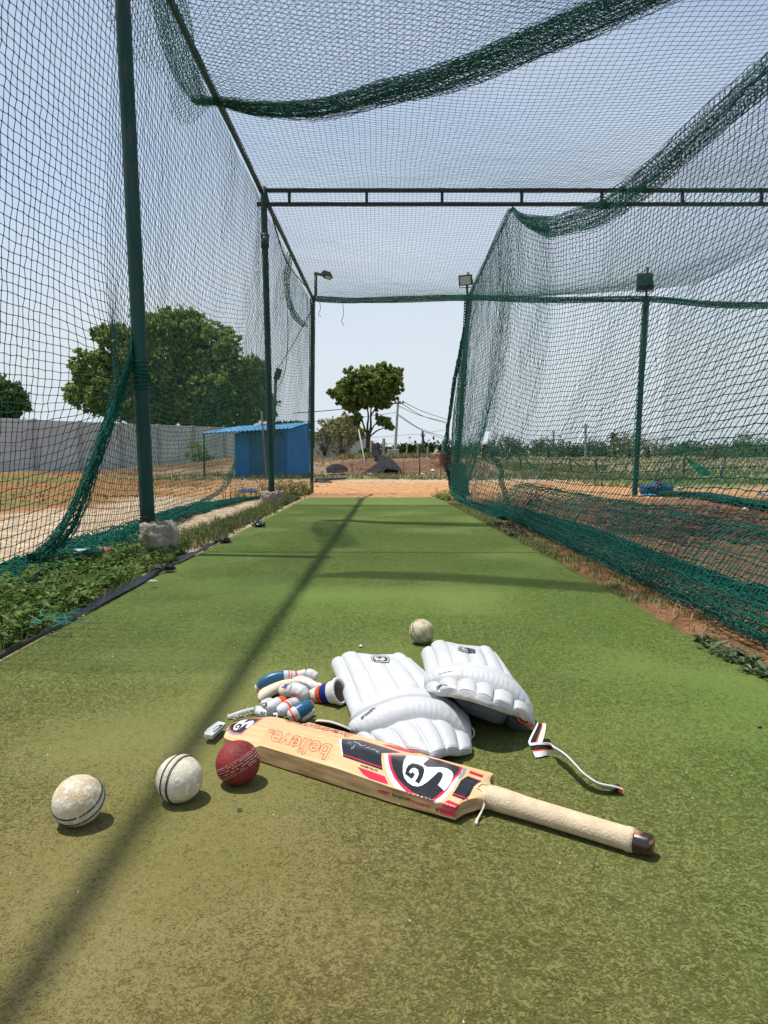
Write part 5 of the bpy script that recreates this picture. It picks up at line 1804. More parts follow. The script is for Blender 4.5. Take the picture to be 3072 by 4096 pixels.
# ================================================================== background: materials
leaf_a = M('mid_green_leaves', (0.070, 0.115, 0.022), 0.6, (0.11, 0.15, 0.034), 0.9, 3, spec=0.25, island=0.55, trans=0.25)
leaf_b = M('olive_leaves', (0.170, 0.235, 0.055), 0.7, (0.26, 0.30, 0.085), 0.7, 3, spec=0.15, island=0.4, trans=0.5)
leaf_c = M('dark_leaves', (0.045, 0.080, 0.024), 0.6, (0.075, 0.11, 0.034), 0.8, 3, spec=0.25, island=0.5, trans=0.2)
leaf_d = M('dusty_leaves', (0.16, 0.16, 0.075), 0.7, (0.24, 0.21, 0.11), 1.2, 3, spec=0.2, island=0.5, trans=0.2)
leaf_w = M('weed_leaves', (0.085, 0.165, 0.028), 0.5, (0.17, 0.25, 0.06), 9, 3, spec=0.35, island=0.5, trans=0.4)
grass_g = M('green_grass_blades', (0.075, 0.125, 0.022), 0.6, (0.13, 0.15, 0.04), 4, 3, spec=0.2, island=0.5, trans=0.25)
grass_d = M('dry_grass_blades', (0.20, 0.17, 0.07), 0.8, (0.30, 0.24, 0.11), 3, 3, spec=0.1, island=0.5, trans=0.2)
bark = M('dark_bark', (0.035, 0.026, 0.020), 0.9, (0.075, 0.06, 0.045), 6, 6, 0.6, 20, 0.1, bdist=0.02)
wall_m = M('weathered_precast_concrete', (0.44, 0.41, 0.405), 0.9, (0.58, 0.555, 0.545), 1.3, 8, 0.3, 12, 0.1, (0.3, 0.7), bdist=0.01)
wall_p = M('concrete_pillar_grey', (0.33, 0.31, 0.305), 0.9, (0.43, 0.41, 0.40), 2, 6, 0.3, 12, 0.1)
blue_steel = M('blue_painted_sheet', (0.015, 0.16, 0.47), 0.5, (0.02, 0.19, 0.54), 2, 4, spec=0.4)
blue_roof = M('light_blue_roof_sheet', (0.075, 0.28, 0.52), 0.5, (0.10, 0.33, 0.58), 3, 4, spec=0.4)
stone_post = M('stone_fence_post', (0.22, 0.20, 0.17), 0.9, (0.32, 0.30, 0.26), 4, 5, 0.3, 20)
plastic_black = M('crumpled_black_plastic', (0.010, 0.010, 0.012), 0.35, (0.022, 0.021, 0.024), 8, 5, 0.5, 30, 0.5, bdist=0.01)
tarp = M('black_tarpaulin', (0.014, 0.0135, 0.015), 0.8, (0.032, 0.031, 0.033), 2.2, 7, 0.8, 5, 0.1, bdist=0.06)
red_plastic = M('red_plastic', (0.36, 0.045, 0.02), 0.45)
blue_cloth = M('blue_bag_cloth', (0.012, 0.05, 0.16), 0.7, (0.02, 0.085, 0.24), 9, 4, 0.4, 30)
litter_w = M('white_litter', (0.62, 0.61, 0.60), 0.7)
litter_b = M('blue_litter', (0.03, 0.16, 0.52), 0.5)
pale_mesh = M('pale_green_shade_net', (0.02, 0.30, 0.13), 0.7, trans=0.3)
wire_m = M('dark_wire', (0.05, 0.05, 0.055), 0.6)
pole_m = M('concrete_pole', (0.30, 0.29, 0.26), 0.9, (0.38, 0.37, 0.34), 1.5, 5)
skin = M('skin_brown', (0.17, 0.085, 0.05), 0.6)
yellow_cloth = M('yellow_cloth', (0.52, 0.37, 0.06), 0.85)
dark_cloth = M('dark_cloth', (0.02, 0.022, 0.03), 0.85)
hair_m = M('black_hair', (0.006, 0.006, 0.006), 0.6)


def leaves(name, C, size, mat, parent, seed, up=0.3, aspect=0.55):
    """one kite-shaped leaf per centre"""
    rg = np.random.default_rng(seed)
    n = len(C)
    d = unit(rg.normal(0, 1, (n, 3)) + np.array([0, 0, -0.15]))
    s = unit(np.cross(d, rg.normal(0, 1, (n, 3)) + np.array([0, 0, up])))
    l = size * rg.uniform(0.6, 1.4, (n, 1))
    a = C - d * l * .5
    b = C + s * l * aspect * .5
    c = C + d * l * .5
    e = C - s * l * aspect * .5
    V = np.stack([a, b, c, e], 1).reshape(-1, 3)
    F = np.arange(n * 4).reshape(-1, 4)
    return mk(name, V, F, mat, parent, False)


def crown_points(blobs, n, seed, inner=0.45, clump=0.35, cl=90):
    """leaf centres: sprays (small clusters) on and inside a set of uneven lobes"""
    rg = np.random.default_rng(seed)
    w = np.array([b[3] ** 2 for b in blobs])
    w = w / w.sum()
    out = []
    for b, f in zip(blobs, w):
        k = int(n * f)
        ns = max(6, int(cl * f * len(blobs) ** .5))
        dirs = unit(rg.normal(0, 1, (ns, 3)) * np.array([1, 1, .85]))
        rad = b[3] * (inner + (1.06 - inner) * rg.random((ns, 1)) ** .55) * rg.choice([1, 1, 1, 1.16], (ns, 1))
        spr = np.array(b[:3]) + dirs * rad * np.array([1, 1, b[4] if len(b) > 4 else .85])
        pick = rg.integers(0, ns, k)
        sc = clump * b[3] * rg.uniform(.35, .8, (ns, 1))
        p = spr[pick] + rg.normal(0, 1, (k, 3)) * sc[pick] * np.array([.5, .5, .42])
        out.append(p)
    return np.vstack(out)


def tree(name, label, cat, base, blobs, n, size, mat, limbs, trunk_r, seed, group=None, clump=.35, inner=.45, cl=90):
    e = empty(name, base, label, cat, group)
    leaves('crown', crown_points(blobs, n, seed, inner, clump, cl), size, mat, e, seed)
    if limbs:
        mb = MB()
        for pts, r0, r1 in limbs:
            c = spline(pts, 14)
            mb.tube(c, np.linspace(r0, r1, 14), 8)
        mb.build('trunk', bark, e, True)
    return e


def gz_(x, y):
    return float(height(x, y))


# ---- the neem tree in the middle
Yt = 44.0
q = lambda x, y, Y=Yt: Qd(x, y, Y)
tb = q(792, 972)
sc_px = Yt * DK / FOC
ZT = zz((1240, 1420), 560 / 1659)


def blob(zx, zy, r, Y=Yt, fl=.85):
    x, y = ZT([(zx, zy)])[0]
    p = Q(x, y, Y)
    return (p[0], p[1], p[2], r * 560 / 1659 * Y / FOC, fl)


bl = [blob(870, 190, 120), blob(720, 240, 150), blob(560, 250, 130), blob(1000, 260, 120), blob(1010, 370, 110), blob(830, 350, 180), blob(640, 380, 180), blob(450, 370, 140), blob(320, 460, 100), blob(430, 520, 130), blob(600, 530, 150), blob(800, 520, 150), blob(930, 470, 110), blob(480, 620, 100), blob(900, 600, 75), blob(880, 790, 100, fl=.7), blob(950, 850, 70), blob(570, 750, 80), blob(810, 720, 40), blob(440, 200, 50), blob(1050, 180, 50), blob(250, 440, 50), blob(540, 840, 55), blob(470, 790, 70)]


def tp(zx, zy, Y=Yt):
    x, y = ZT([(zx, zy)])[0]
    return Q(x, y, Y)


limbs = [([tp(688, 1130), tp(690, 1040), tp(694, 960)], .16, .12),
         ([tp(694, 970), tp(720, 850), tp(720, 700), tp(735, 500)], .09, .03), ([tp(690, 970), tp(680, 850), tp(690, 700), tp(640, 450)], .085, .03),
         ([tp(690, 975), tp(640, 850), tp(600, 720), tp(520, 600)], .07, .025), ([tp(700, 975), tp(790, 900), tp(860, 870), tp(930, 830)], .055, .02),
         ([tp(700, 960), tp(750, 850), tp(800, 800), tp(880, 760)], .055, .02), ([tp(690, 1000), tp(640, 960), tp(600, 930)], .05, .02), ([tp(720, 720), tp(800, 600), tp(900, 480)], .05, .02), ([tp(600, 720), tp(520, 650), tp(420, 560)], .05, .02)]
tree('neem_tree', 'lone bushy tree with a forked trunk in the middle, beyond the black tarpaulin', 'tree', tb, [(b[0], b[1], b[2], b[3] * .88, b[4]) for b in bl], 34000, .23, leaf_b, limbs, .4, 101, None, .24, .30, 230)

# ---- the wide tree behind the wall, and its neighbour at the picture's edge
Yb = 56.0


def bb_(x, y, r, fl=.85, Y=Yb):
    p = Qd(x, y, Y)
    return (p[0], p[1], p[2], r * DK * Y / FOC, fl)


blb = [bb_(250, 730, 38), bb_(200, 790, 42), bb_(175, 850, 34), bb_(240, 850, 60), bb_(330, 720, 55), bb_(400, 720, 55), bb_(460, 750, 55), bb_(360, 800, 70), bb_(470, 830, 70), bb_(530, 810, 45), bb_(550, 870, 42), bb_(420, 880, 60), bb_(320, 885, 55), bb_(500, 900, 45), bb_(290, 790, 50), bb_(370, 690, 30), bb_(555, 790, 20), bb_(215, 720, 18)]
tree('broad_tree', 'huge round olive green tree rising behind the grey wall', 'tree', Qd(360, 985, Yb), [(b[0], b[1], b[2], b[3] * .95, b[4]) for b in blb], 60000, .38, leaf_b, [([Qd(360, 985, Yb), Qd(365, 930, Yb), Qd(380, 800, Yb)], .6, .25), ([Qd(360, 960, Yb), Qd(300, 900, Yb), Qd(240, 840, Yb)], .35, .12), ([Qd(362, 950, Yb), Qd(450, 880, Yb), Qd(500, 820, Yb)], .35, .12)], .5, 102, None, .26, .45, 900)
tree('round_tree', 'dark round tree cut by the left border, behind the wall', 'tree', Qd(10, 985, 60), [bb_(12, 860, 40, Y=60), bb_(30, 880, 28, Y=60), bb_(-30, 850, 45, Y=60), bb_(-10, 890, 40, Y=60), bb_(22, 840, 18, Y=60)], 14000, .38, leaf_a, [([Qd(5, 985, 60), Qd(5, 900, 60), Qd(8, 860, 60)], .4, .2)], .4, 103, None, .4, .45, 120)
tree('distant_tree', 'faint flat tree top showing above the blue shed roof', 'tree', Qd(630, 965, 90), [bb_(610, 922, 18, .5, 90), bb_(640, 920, 18, .5, 90), bb_(660, 922, 14, .5, 90)], 1500, .6, leaf_c, [([Qd(632, 970, 90), Qd(634, 925, 90)], .3, .15)], .3, 104)

# ---- scrubby trees against the end of the wall
for k, (cx, cy, w_, lab, mt, sd) in enumerate(((700, 935, 26, 'thin dusty shrub with pale leaves beside the far left post', leaf_d, 111), (742, 930, 36, 'twiggy grey green shrub against the wall, left of the lone tree', leaf_d, 112))):
    Yk = 36.0 - k
    B = [bb_(cx + dx, cy + dy, r, .9, Yk) for dx, dy, r in ((0, 0, w_ * .7), (-w_ * .5, 12, w_ * .5), (w_ * .5, 8, w_ * .55), (0, -22, w_ * .5), (w_ * .2, 30, w_ * .5), (-w_ * .3, 38, w_ * .4))]
    b0 = Qd(cx + 2, 993, Yk)
    tree('dusty_shrub', lab, 'shrub', b0, B, 1500 + 700 * k, .105, mt, [([b0, Qd(cx + dx * .4, 960, Yk), Qd(cx + dx, cy - 10 + abs(dx) * .4, Yk)], .022, .006) for dx in (-22, -12, -4, 4, 12, 22)], .05, sd, 'shrubs by the wall', .5, .2, 60)
B = [bb_(730 + dx, 925 + dy, r, .8, 46) for dx, dy, r in ((0, 0, 24), (25, -4, 22), (-20, 8, 16), (40, 10, 18))]
tree('green_shrub', 'brighter green shrub rising behind the twiggy one', 'shrub', Qd(735, 985, 46), B, 2600, .32, leaf_b, [([Qd(735, 985, 46), Qd(738, 930, 46)], .12, .05)], .1, 113)
B = [bb_(422, 962, 11, .9, 31), bb_(436, 978, 14, .9, 31), bb_(412, 985, 12, .9, 31), bb_(450, 992, 13, .9, 31), bb_(430, 1004, 16, .8, 31), bb_(458, 1008, 9, .8, 31)]
tree('wall_shrub', 'small green shrub growing at the foot of the grey wall', 'shrub', Qd(432, 1018, 31), B, 1000, .12, leaf_b, [([Qd(432, 1018, 31), Qd(430, 990, 31), Qd(428, 965, 31)], .03, .01)], .03, 114)

# ---- precast wall: posts with slabs between
we = empty('precast_wall', (-9, 39, 0), 'long grey precast concrete wall of slabs and pillars at the left', 'wall')
wa, wb = np.array([-23.0, 21.4]), np.array([-1.05, 49.3])
nbay = 17
for k in range(nbay):
    a = wa + (wb - wa) * k / nbay
    b = wa + (wb - wa) * (k + 1) / nbay
    mid_ = (a + b) / 2
    L = np.linalg.norm(b - a)
    R_ = Matrix.Rotation(math.atan2(b[1] - a[1], b[0] - a[0]), 3, 'Z')
    z0 = gz_(*mid_)
    top = 2.22 if k > 1 else 1.75
    base = min(z0, .5) - .1
    mb = MB()
    hh_ = (top - base) / 6
    for j in range(6):
        mb.box((mid_[0], mid_[1] + .012 * random.uniform(-1, 1), base + hh_ * (j + .5)), (L - .12, .06 + .02 * (j % 2), hh_ - .002), R_, 0, .022)
    mb.build('slab_panel', wall_m, we)
    mb = MB()
    mb.box((a[0], a[1], base + (top - base) / 2 + .01), (.19, .19, top - base + .06), R_, 0, .01)
    mb.build('pillar', wall_p, we)

# ---- blue shed
se = empty('blue_shed', (-3.9, 23.8, -.05), 'small blue corrugated steel shed with a sloping roof', 'shed')
A_, B_, C_ = Qd(508, 1036, 23.2), Qd(622, 1036, 23.2), Qd(669, 1030, 25.2)


def corr(name, a, b, z0a, z1a, z0b, z1b, mat, parent, pitch=.14, amp=.014):
    L = np.linalg.norm(b[:2] - a[:2])
    n = int(L / pitch * 8) + 2
    t = np.linspace(0, 1, n)
    nrm = np.array([b[1] - a[1], a[0] - b[0], 0]) / L
    w_ = amp * np.sign(np.sin(t * L / pitch * 6.283)) * np.abs(np.sin(t * L / pitch * 6.283)) ** .5
    G = np.zeros((n, 6, 3))
    for j, s in enumerate(np.linspace(0, 1, 6)):
        G[:, j, :2] = a[:2] + (b[:2] - a[:2]) * t[:, None] + nrm[:2] * w_[:, None]
        G[:, j, 2] = (z0a + (z1a - z0a) * s) * (1 - t) + (z0b + (z1b - z0b) * s) * t
    return mk(name, G.reshape(-1, 3), grid_faces(n, 6), mat, parent, True)


zA1, zB1, zC1 = Qd(508, 937, 23.2)[2], Qd(622, 928, 23.2)[2], Qd(669, 916, 25.2)[2]
corr('front_wall', A_, B_, -.12, zA1, -.12, zB1, blue_steel, se)
corr('side_wall', B_, C_, -.12, zB1, -.12, zC1, blue_steel, se)
D_ = A_ + (C_ - B_)
corr('side_wall', D_, A_, -.12, zC1 - .1, -.12, zA1, blue_steel, se)
corr('back_wall', C_, D_, -.12, zC1, -.12, zC1, blue_steel, se)
ra_, rb2 = Qd(436, 936, 22.5), Qd(628, 925, 22.5)
rc_, rd_ = Qd(672, 913, 25.6), Qd(520, 921, 25.6)
n = 90
t = np.linspace(0, 1, n)
wv_ = .018 * np.sin(t * 6.283 * 22)
G = np.zeros((n, 8, 3))
for j, s in enumerate(np.linspace(0, 1, 8)):
    G[:, j] = (ra_ * (1 - t[:, None]) + rb2 * t[:, None]) * (1 - s) + (rd_ * (1 - t[:, None]) + rc_ * t[:, None]) * s
    G[:, j, 2] += wv_ + .05 * math.sin(s * 3) * .3
mk('roof', np.vstack([G.reshape(-1, 3), G.reshape(-1, 3) - [0, 0, .02]]), np.vstack([grid_faces(n, 8), grid_faces(n, 8)[:, ::-1] + n * 8]), blue_roof, se, True)
dm_ = M('darker_blue_sheet', (.010, .085, .22), .55, (.016, .12, .30), 3, 6)
for s0, s1 in ((.30, .62), (.66, .95)):
    a_ = A_ + (B_ - A_) * s0
    b_ = A_ + (B_ - A_) * s1
    mb = MB()
    mb.box(((a_[0] + b_[0]) / 2, a_[1] - .035, .62), (b_[0] - a_[0], .03, 1.42), None, 0, .006)
    door_o = mb.build('door', dm_, se)
mb = MB()
mb.box((A_[0] * .36 + B_[0] * .64, A_[1] - .06, .62), (.05, .05, 1.46))
mb.build('door_frame', M('rust_brown', (.10, .05, .03), .8), door_o)
mb = MB()
c = Qd(442, 1040, 22.6)
mb.tube([(c[0], c[1], -.1), (c[0], c[1], ra_[2])], .03, 8)
mb.build('canopy_post', steel, se, True)

# ---- poles beyond the left net
lp = empty('lamp_post', Qd(586, 1045, 20), 'thin green lamp post behind the net with a dark box on top', 'lamp post')
tube('shaft', [Qd(586, 1045, 20), Qd(591, 930, 20), Qd(596, 806, 20)], .045, steel, lp, 10)
mb = MB()
mb.box(Qd(600, 808, 19.95), (.16, .10, .30), Matrix.Rotation(.3, 3, 'Y'), 0, .01)
mb.build('lamp_box', black_metal, lp)
sp_ = tube('wooden_stake', [Qd(576, 1032, 21), Qd(570, 960, 21), Qd(565, 888, 21)], .03, M('grey_wood', (.16, .13, .10), .9), None, 8)
tag(sp_, 'thin grey stake leaning in front of the blue shed', 'stake')
cabs = [([Qd(596, 803, 20), Qd(632, 745, 17), Qd(672, 672, 13.9)], 'straight dark cable from the lamp post to the far left post'),
        ([Qd(576, 418, 8.4), Qd(600, 510, 9.5), Qd(625, 575, 11.5), Qd(672, 632, 13.8)], 'slack dark cable drooping beside the left rail')]
for pts, lab in cabs:
    o = tube('cable', spline(pts, 30), .010, wire_m, None, 6)
    tag(o, lab, 'cable')
o = tube('rope', spline([Qd(626, 545, 12.4), Qd(620, 640, 12.4), Qd(622, 720, 12.5), Qd(616, 800, 13), Qd(598, 842, 14)], 40), .008, M('pale_rope', (.40, .36, .22), .9), None, 6)
tag(o, 'pale frayed rope hanging inside the left net near its far end', 'rope')

# ---- electricity poles and wires
Yp = 47.0
ep = empty('electric_pole', tp(1005, 1180, Yp), 'tall leaning concrete electricity pole with a crossarm and grey meter box', 'utility pole')
mb = MB()
P0, P1 = tp(1003, 1215, Yp), tp(1047, 500, Yp)
mb.tube(np.linspace(P0, P1, 8), np.linspace(.105, .06, 8), 4)
mb.build('shaft', pole_m, ep)
mb = MB()
mb.tube([tp(975, 574, Yp - .15), tp(1105, 572, Yp - .15)], .045, 6)
mb.build('crossarm', wire_m, ep)
for zx, zy in ((1013, 558), (1066, 556), (1102, 556)):
    mb = MB()
    mb.tube([tp(zx, 572, Yp - .15), tp(zx, zy - 10, Yp - .15)], np.array([.05, .07]), 8)
    mb.build('insulator', M('brown_glaze', (.06, .035, .025), .3) if zx == 1013 else bpy.data.materials['brown_glaze'], ep, True)
mb = MB()
c = tp(984, 1200, Yp - .35)
mb.box(c, (.78, .35, .92), None, 0, .03)
mb.build('meter_box', M('pale_grey_box', (.42, .42, .41), .5), ep)
ep2 = empty('electric_pole', tp(1350, 1175, 85), 'smaller distant dark electricity pole right of the leaning one', 'utility pole')
mb = MB()
mb.tube(np.linspace(tp(1352, 1180, 85), tp(1333, 900, 85), 6), np.linspace(.2, .12, 6), 6)
mb.build('shaft', wire_m, ep2)
mb = MB()
mb.tube([tp(1312, 945, 85), tp(1322, 962, 85), tp(1352, 962, 85), tp(1362, 942, 85)], .07, 6)
mb.build('crossarm', wire_m, ep2)
wires = [([tp(1102, 552, Yp), tp(1330, 665, 53), tp(1640, 770, 62)], .022), ([tp(1066, 560, Yp), tp(1330, 720, 53), tp(1640, 815, 62)], .022),
         ([tp(1045, 602, Yp), tp(1300, 715, 53), tp(1640, 800, 62)], .020), ([tp(1040, 700, Yp), tp(1300, 868, 53), tp(1600, 975, 62)], .022), ([tp(1040, 715, Yp), tp(1300, 880, 53), tp(1600, 1005, 62)], .018),
         ([tp(-200, 690, 44), tp(300, 650, 45.5), tp(980, 575, Yp)], .026), ([tp(-200, 785, 60), tp(300, 775, 60), tp(1020, 680, 60)], .02), ([tp(720, 980, 80), tp(1100, 950, 82), tp(1332, 935, 85)], .02), ([tp(1340, 930, 85), tp(1640, 880, 90)], .02), ([tp(880, 1040, 47), tp(1300, 1085, 49)], .012)]
for pts, r in wires:
    o = tube('overhead_wire', spline(pts, 24), r, wire_m, None, 5)
    tag(o, 'thin dark overhead wire strung past the leaning electricity pole', 'wire', 'overhead wires')

# ---- fence posts on the bank
posts = [(728, 1015, 1150, 33, 30, 0, 'plain'), (872, 990, 1218, 26, 30, .0, 'tallest upright stone fence post, right of the black tarpaulin'), (1146, 1050, 1215, 15, 31, 0, ''), (1274, 1060, 1215, 18, 31, 0, ''), (1393, 1083, 1215, 18, 32, 0, ''), (1500, 1090, 1200, 16, 32, 0, ''), (1574, 1015, 1210, 24, 31, 0, '')]
labs = ['stone fence post half hidden behind the top of the black tarpaulin', 'tall stone fence post between the tarpaulin and the meter box', 'thin dark fence post just right of the leaning electricity pole', 'stone fence post in front of the round bush on the bank', 'stone fence post below the smaller distant electricity pole', 'short stone fence post propped by a leaning slab', 'tall stone fence post beside the edge of the divider net']
for (zx, z0, z1, wpx, Y, ln, _), lab in zip(posts, labs):
    a, b = tp(zx, z1 + 8, Y), tp(zx + 3, z0, Y)
    wd_ = wpx * 560 / 1659 * Y / FOC
    mb = MB()
    V, F = tube_geo(np.linspace(a, b, 6), wd_ * .66, 4, True)
    V[:, :2] += (fbm(V[:, 2] * 3, V[:, 0] * 3, .4, int(zx)) - .5)[:, None] * .02
    mb.add(V, F)
    o = mb.build('fence_post', stone_post)
    tag(o, lab, 'fence post', 'stone fence posts on the bank')
o = tube('leaning_slab', [tp(1455, 1222, 30.8), tp(1505, 1128, 31)], .11, stone_post, None, 4)
tag(o, 'pale slab leaning against a short fence post on the bank', 'slab')
o = tube('leaning_pole', [tp(660, 1330, 28), tp(620, 1110, 29), tp(577, 885, 30)], .026, pole_m, None, 8)
tag(o, 'long pale pole leaning against the end of the grey wall', 'pole')
rails = [(497, 1255, 1405, 'thin iron post left of the black tarpaulin heap'), (927, 1280, 1440, 'thin iron post in front of the tarpaulin heap'), (1110, 1225, 1435, 'rusty thin iron post at the left of the gap in the bank fence'), (1298, 1218, 1420, 'thick black iron post standing in front of the bank')]
for zx, z0, z1, lab in rails:
    o = tube('iron_post', [tp(zx + 2, z1, 23), tp(zx, z0, 23)], .011 if zx != 1298 else .019, black_metal if zx != 1110 else rust, None, 8)
    tag(o, lab, 'iron post', 'iron posts at the foot of the bank')
o = tube('iron_rail', [tp(1110, 1222, 23), tp(1298, 1220, 23)], .009, black_metal, None, 6)
tag(o, 'thin dark rail joining two iron posts before the bank', 'rail')
gt = MB()
gt.tube([tp(1552, 1430, 23), tp(1552, 1228, 23), tp(1700, 1228, 23), tp(1700, 1430, 23)], .013, 6)
o = gt.build('goal_posts', black_metal, None, True)
tag(o, 'plain dark iron goal frame beside the red chairs', 'goal')


# ---- black tarpaulin draped down the bank
def drape(name, ctrl, mat, label, seed, amp=.10, cat='tarpaulin'):
    rows_ = [spline([Q(*ZT([(x, y)])[0], Y) for x, y, Y in r], 70) for r in ctrl]
    G = np.stack([spline([r[i] for r in rows_], 60) for i in range(70)], 0)
    nz = fbm(G[..., 0] * 1.0 + G[..., 2] * .6, G[..., 1] + G[..., 2], .55, seed) - .5
    nz2 = fbm(G[..., 0] + G[..., 2], G[..., 1] * 2 - G[..., 2] * 1.5, .17, seed + 2) - .5
    N = unit(np.cross(np.gradient(G, axis=0), np.gradient(G, axis=1)))
    N *= np.sign(N[..., 1:2] * -1 + 1e-6)
    edge = np.minimum(1, 4 * np.minimum.reduce([np.linspace(0, 1, 70)[:, None] * np.ones((1, 60)), np.linspace(1, 0, 70)[:, None] * np.ones((1, 60))]) + .3)
    G = G + N * ((nz * 2.4 * amp + np.abs(nz2) * 2.2 * amp) * edge)[..., None]
    V = np.vstack([G.reshape(-1, 3), (G - N * .012).reshape(-1, 3)])
    o = mk(name, V, np.vstack([grid_faces(70, 60), grid_faces(70, 60)[:, ::-1] + 4200]), mat, None, True)
    return tag(o, label, cat)


drape('tarpaulin', [[(735, 1050, 29.6), (785, 1052, 29.5), (835, 1060, 29.6)], [(735, 1180, 29.0), (790, 1175, 28.9), (850, 1185, 29.0)], [(800, 1270, 28.0), (870, 1250, 27.8), (980, 1250, 28.0)], [(700, 1350, 26.4), (880, 1320, 26.2), (1060, 1330, 26.4)], [(600, 1405, 25.2), (850, 1395, 24.8), (1112, 1398, 25.2)]], tarp, 'black tarpaulin draped from the bank top and spread over its foot', 5, .11)
drape('tarpaulin', [[(190, 1330, 26.2), (310, 1318, 26.2), (440, 1345, 26.2)], [(190, 1360, 25.7), (310, 1345, 25.4), (450, 1365, 25.6)], [(200, 1400, 25.0), (310, 1398, 24.7), (445, 1388, 25.0)]], tarp, 'smaller crumpled black tarpaulin heap near the wall', 9, .10)
o = tube('hose', spline([tp(60, 1462, 20.8), tp(240, 1455, 21.0), tp(420, 1452, 21.2), tp(240, 1460, 20.6), tp(100, 1478, 20.1), tp(140, 1500, 19.4), tp(230, 1504, 19.2), tp(245, 1495, 19.5), tp(150, 1488, 19.8), tp(40, 1490, 19.7)], 90), .035, plastic_black, None, 8)
v_ = np.empty(len(o.data.vertices) * 3, np.float32)
o.data.vertices.foreach_get('co', v_)
v_ = v_.reshape(-1, 3)
v_[:, 2] += height(v_[:, 0], v_[:, 1]) + .03 - np.interp(v_[:, 1], [18, 22], [v_[:, 2].mean(), v_[:, 2].mean()])
o.data.vertices.foreach_set('co', v_.ravel())
tag(o, 'black hose looped on the sand in front of the bank', 'hose')

# ---- red plastic chairs by the bank
def chair(x, y, Y, rz, label):
    p = tp(x, y, Y)
    z0 = gz_(p[0], Y)
    e = empty('plastic_chair', (p[0], Y, z0), label, 'chair', 'red plastic chairs by the bank')
    R_ = Matrix.Rotation(rz, 3, 'Z')
    A = np.array(R_)
    def put(mb, nm):
        o_ = mb.build(nm, red_plastic, e, False)
        vv = np.array([v.co[:] for v in o_.data.vertices])
        vv = np.stack([vv[:, 0], -vv[:, 2] + .3, vv[:, 1] * .8 + .22], 1) @ A.T * .9 + [p[0], Y, z0]
        o_.data.vertices.foreach_set('co', vv.astype(np.float32).ravel())
    m1 = MB(); m1.box((0, 0, .43), (.44, .44, .03), None, 0, .01); put(m1, 'seat')
    m1 = MB(); m1.box((0, .22, .68), (.42, .03, .42), Matrix.Rotation(-.15, 3, 'X'), 0, .01); put(m1, 'backrest')
    for sx in (-1, 1):
        m1 = MB(); m1.box((sx * .23, -.02, .62), (.04, .40, .03), None, 0, .008); put(m1, 'armrest')
        for sy in (-1, 1):
            m1 = MB(); m1.tube([(sx * .2, sy * .19, .42), (sx * .23, sy * .23, 0)], .022, 6); put(m1, 'leg')


chair(1525, 1360, 27.5, 1.1, 'toppled red plastic chair on the bank, left one of two')
chair(1580, 1365, 27.0, 2.7, 'toppled red plastic chair behind the iron frame, right one of two')

# ---- far vegetation on the right: each tree by itself
far_trees = [(1045, 960, 26, 70, leaf_c, 'low dark tree behind the leaning far right post'), (1100, 958, 34, 80, leaf_c, 'rounded dark tree seen through the divider net, left of the palm'), (1075, 975, 24, 60, leaf_c, 'small dark bush right of the leaning far right post'), (1185, 965, 26, 95, leaf_c, 'dark tree in the distance beyond the pale green shade net'), (1160, 958, 15, 110, leaf_c, 'small far dark tree'), (1290, 960, 24, 110, leaf_c, 'low far tree left of the palm'), (1360, 955, 34, 85, leaf_d, 'brown dry tree right of the palm'), (1400, 963, 30, 80, leaf_d, 'brown dry tree behind the post in the right hand lane'), (1240, 972, 24, 100, leaf_c, 'long low bush in the far field'), (1480, 962, 28, 120, leaf_c, 'low green far tree, right of the brown ones'), (1545, 968, 20, 70, leaf_d, 'reddish dry shrub in the right far field'), (1600, 955, 32, 110, leaf_a, 'bright green far tree near the right border'), (1650, 960, 30, 110, leaf_a, 'green far tree cut by the right border')]
for k, (x, y, r, Y, mt, lab) in enumerate(far_trees):
    b0 = Qd(x, y + r * .9, Y)
    b0[2] = gz_(b0[0], Y)
    B = [bb_(x + random.uniform(-.8, .8) * r, y + random.uniform(-.3, .5) * r, r * random.uniform(.45, .8), .75, Y) for _ in range(8)] + [bb_(x + dx * r, y + r * .75, r * .45, .8, Y) for dx in (-.7, 0, .7)]
    tree('far_tree', lab, 'tree', b0, B, 3200, r * DK * Y / FOC * .085, mt, [([b0, Qd(x, y, Y)], .25, .1)], .2, 200 + k, 'trees beyond the right hand field', .45, .35, 70)
bush = [(1205, 1120, 75, 48, leaf_c, 'round dark green bush on the bank behind a fence post'), (1100, 1140, 60, 52, leaf_c, 'low green bush right of the leaning electricity pole'), (1420, 1125, 90, 60, leaf_c, 'long dark bush below the smaller distant pole'), (905, 1120, 45, 55, leaf_c, 'low bush behind the tallest stone fence post'), (660, 1160, 50, 40, leaf_a, 'dark green bush at the foot of the lone tree'), (1330, 1140, 60, 58, leaf_c, 'dark bush between two fence posts'), (1550, 1130, 60, 58, leaf_c, 'dark bush partly behind the divider net edge')]
for k, (zx, zy, r, Y, mt, lab) in enumerate(bush):
    B = [blob(zx + random.uniform(-.9, .9) * r, zy + random.uniform(-.5, .5) * r, r * random.uniform(.35, .65), Y, .7) for _ in range(9)]
    b0 = tp(zx, 1190, Y)
    tree('bush', lab, 'bush', b0, B, 1700, .30, mt, [([b0, tp(zx, zy, Y)], .08, .03)], .1, 240 + k, 'bushes behind the bank fence', .5, .3, 60)
